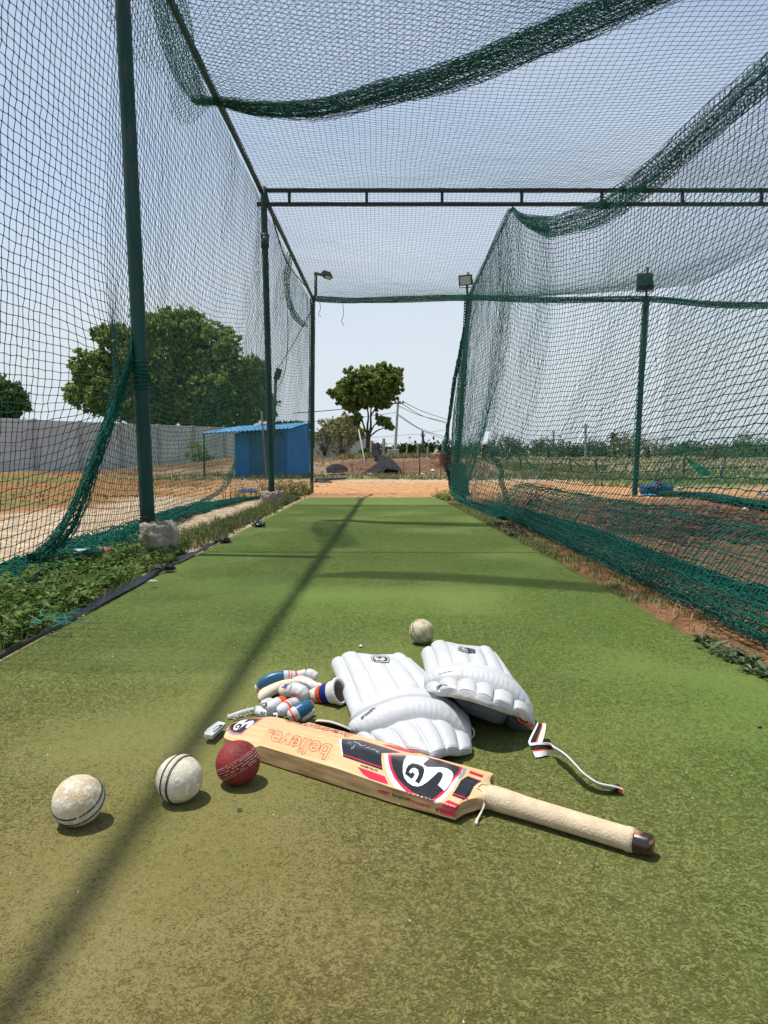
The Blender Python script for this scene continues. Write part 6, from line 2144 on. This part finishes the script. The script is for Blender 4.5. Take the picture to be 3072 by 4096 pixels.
# palm
pe = empty('palm_tree', Qd(1328, 990, 100), 'small palm tree silhouetted in the distance on the right', 'tree')
tube('trunk', spline([Qd(1329, 990, 100), Qd(1327, 965, 100), Qd(1327, 945, 100)], 10), np.linspace(.25, .18, 10), bark, pe, 8)
mb = MB()
c = Qd(1327, 943, 100)
for k in range(26):
    a = random.uniform(0, 6.283)
    el_ = random.uniform(-.5, 1.2)
    L = 1.5
    pts = [c + np.array([math.cos(a) * math.cos(el_), math.sin(a) * math.cos(el_), math.sin(el_)]) * L * s - [0, 0, .5 * s * s * L] for s in np.linspace(0, 1, 6)]
    mb.tube(pts, np.array([.05, .22, .28, .24, .16, .02]), 4, flat=.12)
mb.build('crown', leaf_c, pe)
# distant poles in the field
for x, y0, y1, Y, lab in ((1265, 915, 990, 75, 'pale far pole with a small crossarm in the right field'), (1196, 930, 985, 95, 'thin far pole in the right field')):
    mb = MB()
    mb.tube([Qd(x, y1, Y), Qd(x, y0, Y)], .13, 6)
    mb.tube([Qd(x - 8, y0 + 5, Y), Qd(x + 8, y0 + 5, Y)], .06, 5)
    o = mb.build('far_pole', pole_m)
    tag(o, lab, 'pole', 'far poles')
for x, y0, y1, Y, dx, lab in ((1238, 985, 1050, 30, 8, 'thin dark stake leaning in the green field beyond the nets'), (1288, 985, 1050, 30, 0, 'upright dark stake in the green field beyond the nets'), (1545, 985, 1085, 22, -22, 'leaning dark stake near the right border of the field'), (1478, 980, 1060, 24, 0, 'dark stake holding the right pale green shade net'), (1125, 985, 1045, 30, 0, 'dark stake beside the left pale green shade net')):
    o = tube('field_stake', [Qd(x, y1, Y), Qd(x - dx, y0, Y)], .04, black_metal, None, 6)
    tag(o, lab, 'stake', 'stakes in the field')


def shade(pts, label, seed):
    a, b, c = pts
    n = 26
    G = np.zeros((n, n, 3))
    for i, s in enumerate(np.linspace(0, 1, n)):
        for j, t in enumerate(np.linspace(0, 1, n)):
            p = a * (1 - s) + (b * (1 - t) + c * t) * s
            G[i, j] = p - [0, 0, .25 * s * (1 - s)]
    G[..., 1] += .25 * (fbm(G[..., 0], G[..., 2], .6, seed) - .5)
    V, F = net_geo(G, .012)
    o = mk('shade_net', V, F, pale_mesh, None, True)
    tag(o, label, 'shade net', 'pale green shade nets in the field')


shade([Qd(1130, 985, 30), Qd(1178, 1046, 30), Qd(1205, 1047, 30)], 'pale green shade net hung from a stake, near the torn strands', 3)
shade([Qd(1480, 985, 24), Qd(1530, 1045, 24), Qd(1620, 1062, 24)], 'pale green shade net hung from a stake, nearest the right border', 4)
shade([Qd(1225, 985, 34), Qd(1268, 1015, 34), Qd(1282, 1018, 34)], 'small pale green shade net between two dark stakes', 5)

# ---- person sitting on the ground far off in the field
Yq = 36.0
pc = Q(1988, 1845, Yq)
gzp = gz_(pc[0], Yq)
hz_ = (Q(1990, 1803, Yq)[2] - gzp) / .90
bmv = [((0, 0, .12), .14), ((0, 0, .34), .135), ((0, .01, .52), .15), ((0, .01, .62), .06), ((0, 0, .69), .065), ((0, -.01, .79), .085),
       ((.12, -.02, .12), .10), ((.30, -.30, .20), .075), ((.05, -.38, .07), .055), ((-.04, -.44, .05), .045),
       ((-.12, -.02, .12), .10), ((-.30, -.30, .20), .075), ((-.05, -.34, .07), .055), ((.04, -.38, .05), .045),
       ((.19, 0, .55), .06), ((.27, -.08, .34), .045), ((.22, -.26, .24), .036), ((.18, -.34, .22), .03),
       ((-.19, 0, .55), .06), ((-.27, -.08, .34), .045), ((-.22, -.26, .24), .036), ((-.18, -.34, .22), .03)]
bme = [(0, 1), (1, 2), (2, 3), (3, 4), (4, 5), (0, 6), (6, 7), (7, 8), (8, 9), (0, 10), (10, 11), (11, 12), (12, 13), (2, 14), (14, 15), (15, 16), (16, 17), (2, 18), (18, 19), (19, 20), (20, 21)]
off_ = np.array([pc[0], Yq, gzp])
me = bpy.data.meshes.new('body')
me.from_pydata([tuple(np.array(v) * hz_ + off_) for v, r in bmv], bme, [])
pe_ = empty('person', tuple(off_), 'far person in a yellow top sitting in the field, seen through the torn net', 'person')
o = link('body', me, [skin], pe_)
sk = o.modifiers.new('skin', 'SKIN')
for i, (v, r) in enumerate(bmv):
    me.skin_vertices[0].data[i].radius = (r * hz_, r * .8 * hz_)
me.skin_vertices[0].data[0].use_root = True
sub = o.modifiers.new('sub', 'SUBSURF')
sub.levels = sub.render_levels = 1
tube('shirt', [np.array([0, .005, z]) * hz_ + off_ for z in (.06, .16, .32, .46, .56, .62)], np.array([.18, .175, .17, .19, .195, .09]) * hz_, yellow_cloth, pe_, 14, True, .75)
for sx in (-1, 1):
    tube('trouser_leg', [np.array([sx * x, y, z]) * hz_ + off_ for x, y, z in ((.08, .02, .13), (.21, -.17, .17), (.30, -.30, .20), (.20, -.34, .13), (.07, -.37, .08))], np.array([.12, .105, .088, .075, .066]) * hz_, dark_cloth, pe_, 10)
bm = bmesh.new()
bmesh.ops.create_uvsphere(bm, u_segments=16, v_segments=10, radius=.105)
V = np.array([v.co[:] for v in bm.verts])
V[:, 2] = np.maximum(V[:, 2], -.05 - .05 * (V[:, 1] > 0))
bm.verts.index_update()
F = [tuple(v.index for v in f.verts) for f in bm.faces]
bm.free()
mk('hair', (V * [1, 1.1, 1.1] + [0, .02, .82]) * hz_ + off_, F, hair_m, pe_)
br_ = MB()
for pts, r in (([Q(2010, 1842, 34), Q(2028, 1825, 34), Q(2040, 1800, 34)], .03), ([Q(1985, 1862, 34), Q(2015, 1840, 34), Q(2028, 1826, 34)], .035), ([Q(2038, 1802, 34), Q(2042, 1790, 34)], .02)):
    br_.tube(spline(pts, 8), r, 6)
o = br_.build('bare_branch', pole_m, None, True)
tag(o, 'bleached bare branch standing in the field beside the torn net', 'branch')
# ================================================================== weeds, grass, litter
def leaf_geo(base, d, up, l, w, fold=.25):
    """folded leaves: base point, direction, up vector (arrays)"""
    s = unit(np.cross(d, up))
    a = base
    m = base + d * l * .45
    b = m + s * w * .5 + up * w * fold
    c = base + d * l - up * l * .12
    e = m - s * w * .5 + up * w * fold
    V = np.stack([a, b, c, e], 1)
    n = len(a)
    i = np.arange(n)[:, None] * 4
    F = np.concatenate([i + np.array([[0, 1, 2]]), i + np.array([[0, 2, 3]])])
    return V.reshape(-1, 3), F


def weeds(name, XY, mat, label, seed, hgt=(.03, .10), leaf=(.018, .045), per=14, aspect=.45, kind='stuff', parent=None):
    rg = np.random.default_rng(seed)
    XY = np.asarray(XY)
    n = len(XY)
    k = per
    c = np.repeat(XY, k, 0)
    h = np.repeat(rg.uniform(*hgt, n), k)
    t = rg.random(n * k)
    ang = rg.uniform(0, 6.283, n * k)
    lean = np.repeat(rg.normal(0, .35, (n, 2)), k, 0)
    z = height(c[:, 0], c[:, 1])
    base = np.stack([c[:, 0] + lean[:, 0] * h * t, c[:, 1] + lean[:, 1] * h * t, z + h * t], 1)
    d = unit(np.stack([np.cos(ang), np.sin(ang), rg.uniform(-.25, .7, n * k)], 1))
    up = unit(np.array([0, 0, 1.0]) - d * d[:, 2:3] + rg.normal(0, .15, d.shape))
    l = rg.uniform(*leaf, n * k)[:, None] * (1.15 - .5 * t[:, None])
    V, F = leaf_geo(base, d, up, l, l * aspect)
    o = mk(name, V, F, mat, parent, False)
    if label:
        tag(o, label, None, None, kind)
    return o


def blades(name, XY, mat, label, seed, hgt=(.05, .15), wid=.004, per=6, spread=.6, kind='stuff', parent=None):
    rg = np.random.default_rng(seed)
    XY = np.repeat(np.asarray(XY), per, 0)
    n = len(XY)
    XY = XY + rg.normal(0, .012, XY.shape)
    h = rg.uniform(*hgt, n)[:, None]
    a = rg.uniform(0, 6.283, n)
    d = np.stack([np.cos(a), np.sin(a), 0 * a], 1)
    s = np.stack([-np.sin(a), np.cos(a), 0 * a], 1)
    b = np.stack([XY[:, 0], XY[:, 1], height(XY[:, 0], XY[:, 1]) - .003], 1)
    sp = rg.uniform(.15, spread, n)[:, None]
    m = b + d * h * sp * .45 + [0, 0, 1] * h * .62
    t = b + d * h * sp * 1.2 + [0, 0, 1] * h * (1 - .35 * sp)
    w = wid * rg.uniform(.6, 1.3, n)[:, None]
    V = np.stack([b - s * w, b + s * w, m + s * w * .7, m - s * w * .7, t], 1).reshape(-1, 3)
    i = np.arange(n)[:, None] * 5
    F = np.concatenate([i + np.array([[0, 1, 2]]), i + np.array([[0, 2, 3]]), i + np.array([[3, 2, 4]])])
    o = mk(name, V, F, mat, parent, False)
    if label:
        tag(o, label, None, None, kind)
    return o


rg = np.random.default_rng(77)


def scatter(n, x0, x1, y0, y1, dens=None):
    P_ = np.stack([rg.uniform(0, 1, n), rg.uniform(y0, y1, n)], 1)
    a = x0(P_[:, 1]) if callable(x0) else x0
    b = x1(P_[:, 1]) if callable(x1) else x1
    P_[:, 0] = a + (b - a) * P_[:, 0]
    if dens is not None:
        P_ = P_[rg.random(n) < dens(P_[:, 0], P_[:, 1])]
    return P_


le = lambda y: tl(y) - .03 - .05 * (fbm(y, y * 0, .5, 4))
lo_ = lambda y: np.interp(y, [1.2, 2.2, 3.0, 3.7, 5, 7, 10], [-1.50, -1.56, -1.58, -1.56, -1.42, -1.38, -1.34])
weeds('broadleaf_weeds', scatter(1150, lo_, le, 1.6, 4.0, lambda x, y: .35 + .9 * (fbm(x, y, .35, 3) > .42)), leaf_w, 'low broad leaved weeds along the left edge of the turf', 1, (.02, .085), (.028, .062), 11)
weeds('small_weeds', scatter(2300, lo_, le, 3.9, 9.9, lambda x, y: .25 + .75 * (fbm(x, y, .4, 5) > .45)), M('dull_weed_leaves', (.055, .085, .02), .6, (.11, .12, .04), 6, 3, island=.5, trans=.2), 'small straggling weeds along the far left edge of the turf', 2, (.01, .055), (.012, .032), 12)
blades('grass_tufts', scatter(900, lambda y: lo_(y) - .03, lambda y: le(y) + .05, 1.6, 10, lambda x, y: (fbm(x, y, .45, 9) > .5) * .9 + .1), grass_g, 'thin grass blades among the weeds left of the turf', 3, (.03, .11), .0022, 9, .9)
blades('dry_stalks', scatter(260, lo_, le, 2.4, 10), grass_d, 'dry pale stalks among the weeds left of the turf', 4, (.03, .10), .0016, 4, 1.2)
weeds('tall_weeds', scatter(60, -1.75, -1.30, 9.8, 13.6), leaf_a, 'taller green weeds round the foot of the far left post', 5, (.10, .42), (.03, .075), 22, .4)
blades('tall_grass', scatter(90, -2.0, -1.30, 8.6, 13.6), grass_d, 'tall seeding grass beside the far left post', 6, (.10, .35), .003, 8, .5)
weeds('block_weeds', scatter(70, -1.42, -1.22, 3.75, 4.5), leaf_w, 'weeds growing up round the concrete block of the near post', 7, (.03, .16), (.015, .04), 12)
# right edge
reg = lambda y: tr(y) + .012
blades('edge_grass', scatter(1500, lambda y: reg(y) - .03, lambda y: reg(y) + .13, 2.6, 8.6, lambda x, y: .25 + .75 * ss(3.6, 4.6, y)), M('edge_grass', (.085, .135, .028), .6, (.15, .17, .05), 5, 3, island=.5, trans=.2), 'strip of grass between the turf and the divider net', 8, (.012, .045), .0020, 8, 1.3)
blades('dry_straw', scatter(130, lambda y: reg(y), lambda y: reg(y) + .14, 1.6, 8.6), grass_d, 'dry straw between the turf and the divider net', 9, (.015, .06), .0016, 4, 1.4)
weeds('trailing_weed', scatter(120, lambda y: reg(y) - .05, lambda y: reg(y) + .04, 1.45, 2.15, lambda x, y: ss(2.2, 1.8, y) + .1), M('grey_green_leaves', (.05, .085, .03), .55, (.09, .13, .05), 20, 3, island=.45, trans=.2), 'grey green trailing weed at the right edge of the turf', 10, (.006, .035), (.022, .048), 9, .38)
weeds('withered_weed', scatter(70, .88, 1.06, 4.9, 5.9), M('withered_leaves', (.07, .065, .04), .8, (.12, .10, .06), 20, 3, island=.5), 'withered grey weed heap lying by the divider net', 11, (.005, .06), (.02, .045), 12)
weeds('corner_weed', scatter(60, .72, .95, 9.2, 10.6), leaf_w, 'green weed at the far right corner of the turf', 12, (.02, .14), (.02, .05), 14)
# further off
blades('bank_grass', scatter(2600, -7, 9.5, 21.2, 25.2, lambda x, y: .15 + .85 * (fbm(x, y, 1.2, 3) > .44)), M('bank_grass', (.13, .13, .045), .7, (.22, .18, .08), 1.5, 3, island=.5, trans=.2), 'rough dry grass along the foot of the brown bank', 13, (.05, .20), .0055, 9, 1.0)
blades('bank_tufts', scatter(900, -6, 8, 25, 32, lambda x, y: .9 * (fbm(x, y, 1.4, 8) > .52)), grass_d, 'dry tufts on the slope of the bank', 14, (.06, .24), .006, 9, 1.0)
blades('bank_top_grass', scatter(2200, -2, 10, 30, 46), M('bank_top_grass', (.10, .12, .03), .7, (.19, .17, .07), .9, 3, island=.5, trans=.2), 'grass on top of the bank among the fence posts', 15, (.12, .40), .011, 8, .8)
blades('left_grass', scatter(2600, -16, -3.4, 8, 28, lambda x, y: .2 + .7 * (fbm(x, y, 1.6, 4) > .47)), M('left_grass', (.13, .13, .04), .7, (.26, .18, .07), 1.2, 3, island=.5, trans=.2), 'sparse dry grass on the ground before the grey wall', 16, (.015, .06), .007, 7, 1.4)
blades('field_grass', scatter(3400, 5.2, 24, 16.5, 30, lambda x, y: .15 + .8 * (fbm(x, y, 2.5, 6) > .44)), M('field_grass', (.085, .125, .026), .7, (.17, .165, .055), .7, 3, island=.5, trans=.25), 'green and straw grass in the field on the right', 17, (.05, .19), .010, 6, 1.0)
blades('straw_field', scatter(3000, 8, 60, 32, 80), M('straw_field', (.33, .27, .17), .8, (.22, .20, .10), .4, 3, island=.5), 'dry straw coloured field far on the right', 18, (.1, .35), .03, 6, .9)
blades('lane_grass', scatter(700, 1.05, 1.55, 2.0, 7.5, lambda x, y: .8 * (fbm(x, y, .5, 3) > .45)), grass_g, 'grass showing through the dragged foot of the divider net', 19, (.015, .05), .002, 6, 1.1)
# far hedge line: no one could count it
C = []
for k in range(56):
    x = rg.uniform(960, 1760)
    Y = rg.uniform(95, 135)
    c = Qd(x, 985, Y)
    c[2] = gz_(c[0], Y) + rg.uniform(.2, 1.0)
    C.append(c + rg.normal(0, 1, (170, 3)) * np.array([2.3, 1.5, .6 * rg.uniform(.4, 1.5)]))
for k in range(14):
    x = rg.uniform(850, 990)
    c = Qd(x, 985, 100)
    c[2] = gz_(c[0], 100) + rg.uniform(.3, 1.2)
    C.append(c + rg.normal(0, 1, (150, 3)) * np.array([2.6, 1.5, .6]))
o = leaves('far_scrub', np.vstack(C), .5, leaf_c, None, 55)
tag(o, 'continuous line of dark scrub along the far side of the fields', None, None, 'stuff')

# ------------------------------------------------------------------ stones and crumbs on bare soil
def pebbles(name, XY, size, mat, label, seed):
    r2 = np.random.default_rng(seed)
    n = len(XY)
    o = np.array([[1, 0, 0], [0, 1, 0], [-1, 0, 0], [0, -1, 0], [0, 0, .8], [0, 0, -.4]], float)
    f = np.array([[0, 1, 4], [1, 2, 4], [2, 3, 4], [3, 0, 4], [1, 0, 5], [2, 1, 5], [3, 2, 5], [0, 3, 5]])
    s = size * r2.uniform(.4, 1.6, (n, 1, 1)) * r2.uniform(.7, 1.3, (n, 1, 3))
    a = r2.uniform(0, 6.28, n)
    R_ = np.zeros((n, 3, 3))
    R_[:, 0, 0] = np.cos(a); R_[:, 0, 1] = -np.sin(a); R_[:, 1, 0] = np.sin(a); R_[:, 1, 1] = np.cos(a); R_[:, 2, 2] = 1
    V = np.einsum('nij,nkj->nki', R_, o[None] * s + r2.normal(0, size * .12, (n, 6, 3)))
    V += np.stack([XY[:, 0], XY[:, 1], height(XY[:, 0], XY[:, 1])], 1)[:, None]
    ob = mk(name, V.reshape(-1, 3), (f[None] + 6 * np.arange(n)[:, None, None]).reshape(-1, 3), mat, None, False)
    return tag(ob, label, None, None, 'stuff')


soil_b = M('soil_crumbs', (.20, .095, .045), .95, (.30, .16, .08), 9, 3, island=.4)
mul_b = M('dark_clods', (.05, .025, .018), .95, (.11, .05, .03), 9, 3, island=.4)
pale_b = M('pale_grit', (.42, .32, .22), .95, (.52, .42, .31), 9, 3, island=.3)
pebbles('soil_crumbs', scatter(3800, lambda y: reg(y) + .02, 4.6, 1.5, 9.5), .008, soil_b, 'crumbs and small clods on the red brown soil', 1)
pebbles('dark_clods', scatter(2800, 1.8, 4.6, 4.4, 8.2, lambda x, y: (fbm(x, y, .7, 4) > .38) * .9), .020, mul_b, 'dark broken clods in the right hand lane', 2)
pebbles('grit', scatter(2600, -3.4, -1.15, 2.0, 9.5), .006, pale_b, 'pale grit on the compacted strip left of the turf', 3)
pebbles('sand_grit', scatter(2600, -3, 7, 10.5, 21), .012, M('sand_grit', (.44, .24, .11), .95, (.56, .36, .2), 5, 3, island=.3), 'grit scattered on the orange sand', 4)
pebbles('bank_rubble', scatter(1700, -6, 5, 24.5, 31), .030, M('bank_rubble', (.15, .10, .06), .95, (.27, .21, .15), 2, 3, island=.45), 'rubble and clods on the brown bank', 5)
# tiny flecks on the turf
fl = M('pale_flecks', (.55, .50, .38), .9, (.62, .60, .58), 40, 2, island=.2)
pf = scatter(150, lambda y: np.maximum(tl(y), -.6 * y) + .03, lambda y: np.minimum(tr(y), .6 * y) - .03, .6, 6)
V = []
for x, y in pf:
    s = rg.uniform(.0009, .0019) * (0.8 + .2 * y)
    a = rg.uniform(0, 3.14)
    d = np.array([math.cos(a), math.sin(a), 0]) * s
    e_ = np.array([-math.sin(a), math.cos(a), 0]) * s * rg.uniform(.3, .9)
    c = np.array([x, y, .007])
    V += [c - d, c + e_, c + d + [0, 0, .002], c - e_]
o = mk('pale_flecks', V, np.arange(len(V)).reshape(-1, 4), fl, None, False)
tag(o, 'tiny pale chips and seeds scattered on the turf', None, None, 'stuff')

# ------------------------------------------------------------------ black plastic sheet showing from under the turf edge
yy = np.linspace(1.30, 4.75, 150)
wdt = (.003 + .16 * np.maximum(fbm(yy, yy * 0, .38, 6) - .36, 0)) * (1 - .6 * ss(3.6, 4.7, yy))
tq = np.linspace(0, 1, 12)
G = np.zeros((150, 12, 3))
for j, t in enumerate(tq):
    x = tl(yy) + .012 - wdt * t * 1.5
    G[:, j] = np.stack([x, yy, .004 + height(x, yy) * (t > .2) * .3 + .020 * np.abs(fbm(x, yy, .07, 3) - .5) * 2 * min(1, 4 * t) + .012 * math.sin(t * 3.1)], 1)
o = mk('plastic_sheet', np.vstack([G.reshape(-1, 3), G.reshape(-1, 3) - [0, 0, .004]]), np.vstack([grid_faces(150, 12), grid_faces(150, 12)[:, ::-1] + 1800]), plastic_black, None, True)
tag(o, 'crumpled black plastic sheet peeping out along the left turf edge', 'plastic sheet')


def rag(name, c, size, mat, label, cat, seed, rot=0.0):
    bm = bmesh.new()
    bmesh.ops.create_icosphere(bm, subdivisions=4, radius=1)
    V = np.array([v.co[:] for v in bm.verts])
    bm.verts.index_update()
    F = [tuple(v.index for v in f.verts) for f in bm.faces]
    bm.free()
    n = fbm(V[:, 0] * 1.2 + V[:, 2] + seed, V[:, 1] * 1.2 - V[:, 2], .55, seed) - .5
    n2 = fbm(V[:, 0] * 2 + V[:, 2] * 2 + seed, V[:, 1] * 2 - V[:, 2], .22, seed + 2) - .5
    V = V * (1 + 1.3 * n + .7 * n2)[:, None]
    V[:, 2] = np.maximum(V[:, 2], -.35)
    R_ = np.array(Matrix.Rotation(rot, 3, 'Z'))
    o = mk(name, (V * size) @ R_.T + np.asarray(c), F, mat, None, True)
    return tag(o, label, cat)


rag('rag', Pd(355, 1228, .02), (.055, .03, .022), plastic_black, 'black rag lying on the weeds right of the near concrete block', 'rag', 3, .4)
rag('rag', Pd(482, 1168, .015), (.04, .045, .022), plastic_black, 'black twist of plastic standing at the turf edge, beyond the near post', 'rag', 5, .9)
rag('rag', Pd(560, 1133, .02), (.05, .05, .03), plastic_black, 'small black lump at the turf edge before the middle post', 'rag', 8)
rag('paper_scrap', Pd(330, 1255, .03), (.018, .009, .004), litter_w, 'white scrap lying on the black plastic edge', 'litter', 9, .6)
# clear bottle on its side
bx = Pd(205, 1196, .035)
bt = empty('plastic_bottle', bx, 'empty clear plastic bottle lying on the grit left of the near post', 'bottle')
clearp = M('clear_plastic', (.75, .76, .76), .12, None, spec=.6)
clearp.node_tree.nodes['Principled BSDF'].inputs['Transmission Weight'].default_value = .75
bdir = unit(np.array([.9, .35, .02]))
bod_ = tube('body', [bx + bdir * s for s in (-.11, -.108, -.09, -.05, .0, .04, .07, .09, .10)], np.array([.012, .030, .033, .031, .033, .032, .028, .016, .013]), clearp, bt, 18)
tube('label', [bx + bdir * s for s in (.045, .055, .08)], np.array([.0335, .0325, .026]), M('pink_label', (.42, .10, .11), .5), bod_, 18)
tube('cap', [bx + bdir * s for s in (.098, .118)], np.array([.0155, .0155]), M('white_cap', (.5, .45, .45), .4), bod_, 14)
# green twine offcut on the weeds
mb = MB()
for k in range(5):
    a = Pd(rg.uniform(75, 170), rg.uniform(1310, 1345), .06)
    q_ = lambda s_: a + rg.normal(0, s_, 3) * [1, 1, .25]
    mb.tube(spline([a, q_(.03), q_(.05), q_(.06)], 14), .0014, 5)
o = mb.build('twine_offcut', M('bright_twine', (.02, .26, .16), .5), None, True)
tag(o, 'tangled offcut of bright green twine lying on the weeds at lower left', 'twine')
# small bright scraps on the turf and beside it
pale_blue = M('pale_blue_paper', (.22, .36, .52), .7)
k_ = 0
for x, y, s, mt, lab in ((1002 * .54, 1208, .013, pale_blue, 'pale blue scrap on the turf beyond the thin shadow line'), (540, 1205, .014, pale_blue, 'blue wrapper scrap on the turf left of the long shadow'), (797, 1195, .013, pale_blue, 'tiny blue scrap on the turf inside the long shadow'), (553, 1155, .02, M('teal_scrap', (.03, .25, .22), .6), 'teal scrap at the left turf edge'), (517, 1748, .006, ink_black, 'black insect sized speck on the turf below the bat'), (1640, 1568, .010, M('brown_crumb', (.16, .09, .06), .9), 'brown crumb of earth near the right border'), (780, 1395, .012, litter_w, 'white fleck left of the far ball')):
    c = Pd(x, y, .005)
    rag('scrap', c, (s * .6, s * .35, s * .15), mt, lab, 'scrap', 20 + k_, k_ * .8)
    k_ += 1
rag('plastic_litter', Qd(535, 1062, 10.6), (.12, .05, .045), litter_b, 'blue and white crushed packet behind the left net', 'litter', 31, .2)
rag('plastic_litter', Qd(519, 1060, 10.7), (.05, .04, .04), litter_w, 'white crumpled plastic behind the left net', 'litter', 32, .2)
for x, y, Y, s, lab in ((1610, 1106, 7.4, .035, 'white crumpled paper near the far hem, at the right border'), (1648, 1078, 12.5, .10, 'white plastic bag at the right border of the sand'), (1466, 1070, 15, .08, 'white scrap on the grass edge beyond the blue bag'), (800, 1027, 24.5, .12, 'white litter at the foot of the tarpaulin'), (706, 1022, 24.2, .10, 'white bottle like litter left of the smaller tarpaulin'), (912, 1021, 25, .10, 'white rag on the bank right of the thick iron post'), (935, 1010, 26, .09, 'dark and white rubbish on the bank slope'), (605, 1020, 15.5, .05, 'white litter scrap before the blue shed')):
    c = Qd(x, y, Y)
    rag('plastic_litter', (c[0], Y, gz_(c[0], Y) + s * .2), (s, s * .7, s * .45), litter_w, lab, 'litter', 40 + int(x) % 17, x)

# ------------------------------------------------------------------ blue kit bag
bc_ = Qd(1417, 1076, 12.0)
bge = empty('kit_bag', (bc_[0], 12.0, gz_(bc_[0], 12)), 'slumped blue kit bag lying beside the post in the right lane', 'bag')
z0 = gz_(bc_[0], 12)
m_, n_ = 40, 28
tq = np.linspace(-1, 1, m_)
V = []
for t in tq:
    r = (1 - abs(t) ** 9) ** .5
    for k in range(n_):
        a = 6.283 * k / n_
        hh_ = .105 + .03 * math.sin(t * 3.5 + .5)
        sq = lambda q_: math.copysign(abs(q_) ** .6, q_)
        V.append([bc_[0] + .29 * t, 12 + .15 * r * sq(math.cos(a)) + .05 * t, z0 + .09 + hh_ * r * sq(math.sin(a)) * (1 if math.sin(a) > 0 else .75)])
V = np.array(V)
V += (fbm(V[:, 0] * 2 + V[:, 2], V[:, 1] * 2 - V[:, 2], .16, 3) - .5)[:, None] * np.array([.03, .08, .13])
F = [(i * n_ + k, i * n_ + (k + 1) % n_, (i + 1) * n_ + (k + 1) % n_, (i + 1) * n_ + k) for i in range(m_ - 1) for k in range(n_)]
mk('body', V, F, blue_cloth, bge, True)
mb = MB()
mb.tube(spline([(bc_[0] - .10, 11.84, z0 + .04), (bc_[0] - .05, 11.83, z0 + .16), (bc_[0] + .02, 11.87, z0 + .25), (bc_[0] + .0, 12.05, z0 + .27)], 14), .018, 6)
mb.build('strap', M('dark_red_webbing', (.08, .01, .012), .8), bge, True)
mb = MB()
mb.tube(spline([(bc_[0] - .28, 11.86, z0 + .02), (bc_[0] - .16, 11.80, z0 + .03), (bc_[0] - .02, 11.80, z0 + .015)], 14), .035, 6, 0, True, .5)
mb.build('pale_flap', M('pale_blue_cloth', (.10, .30, .52), .8), bge, True)
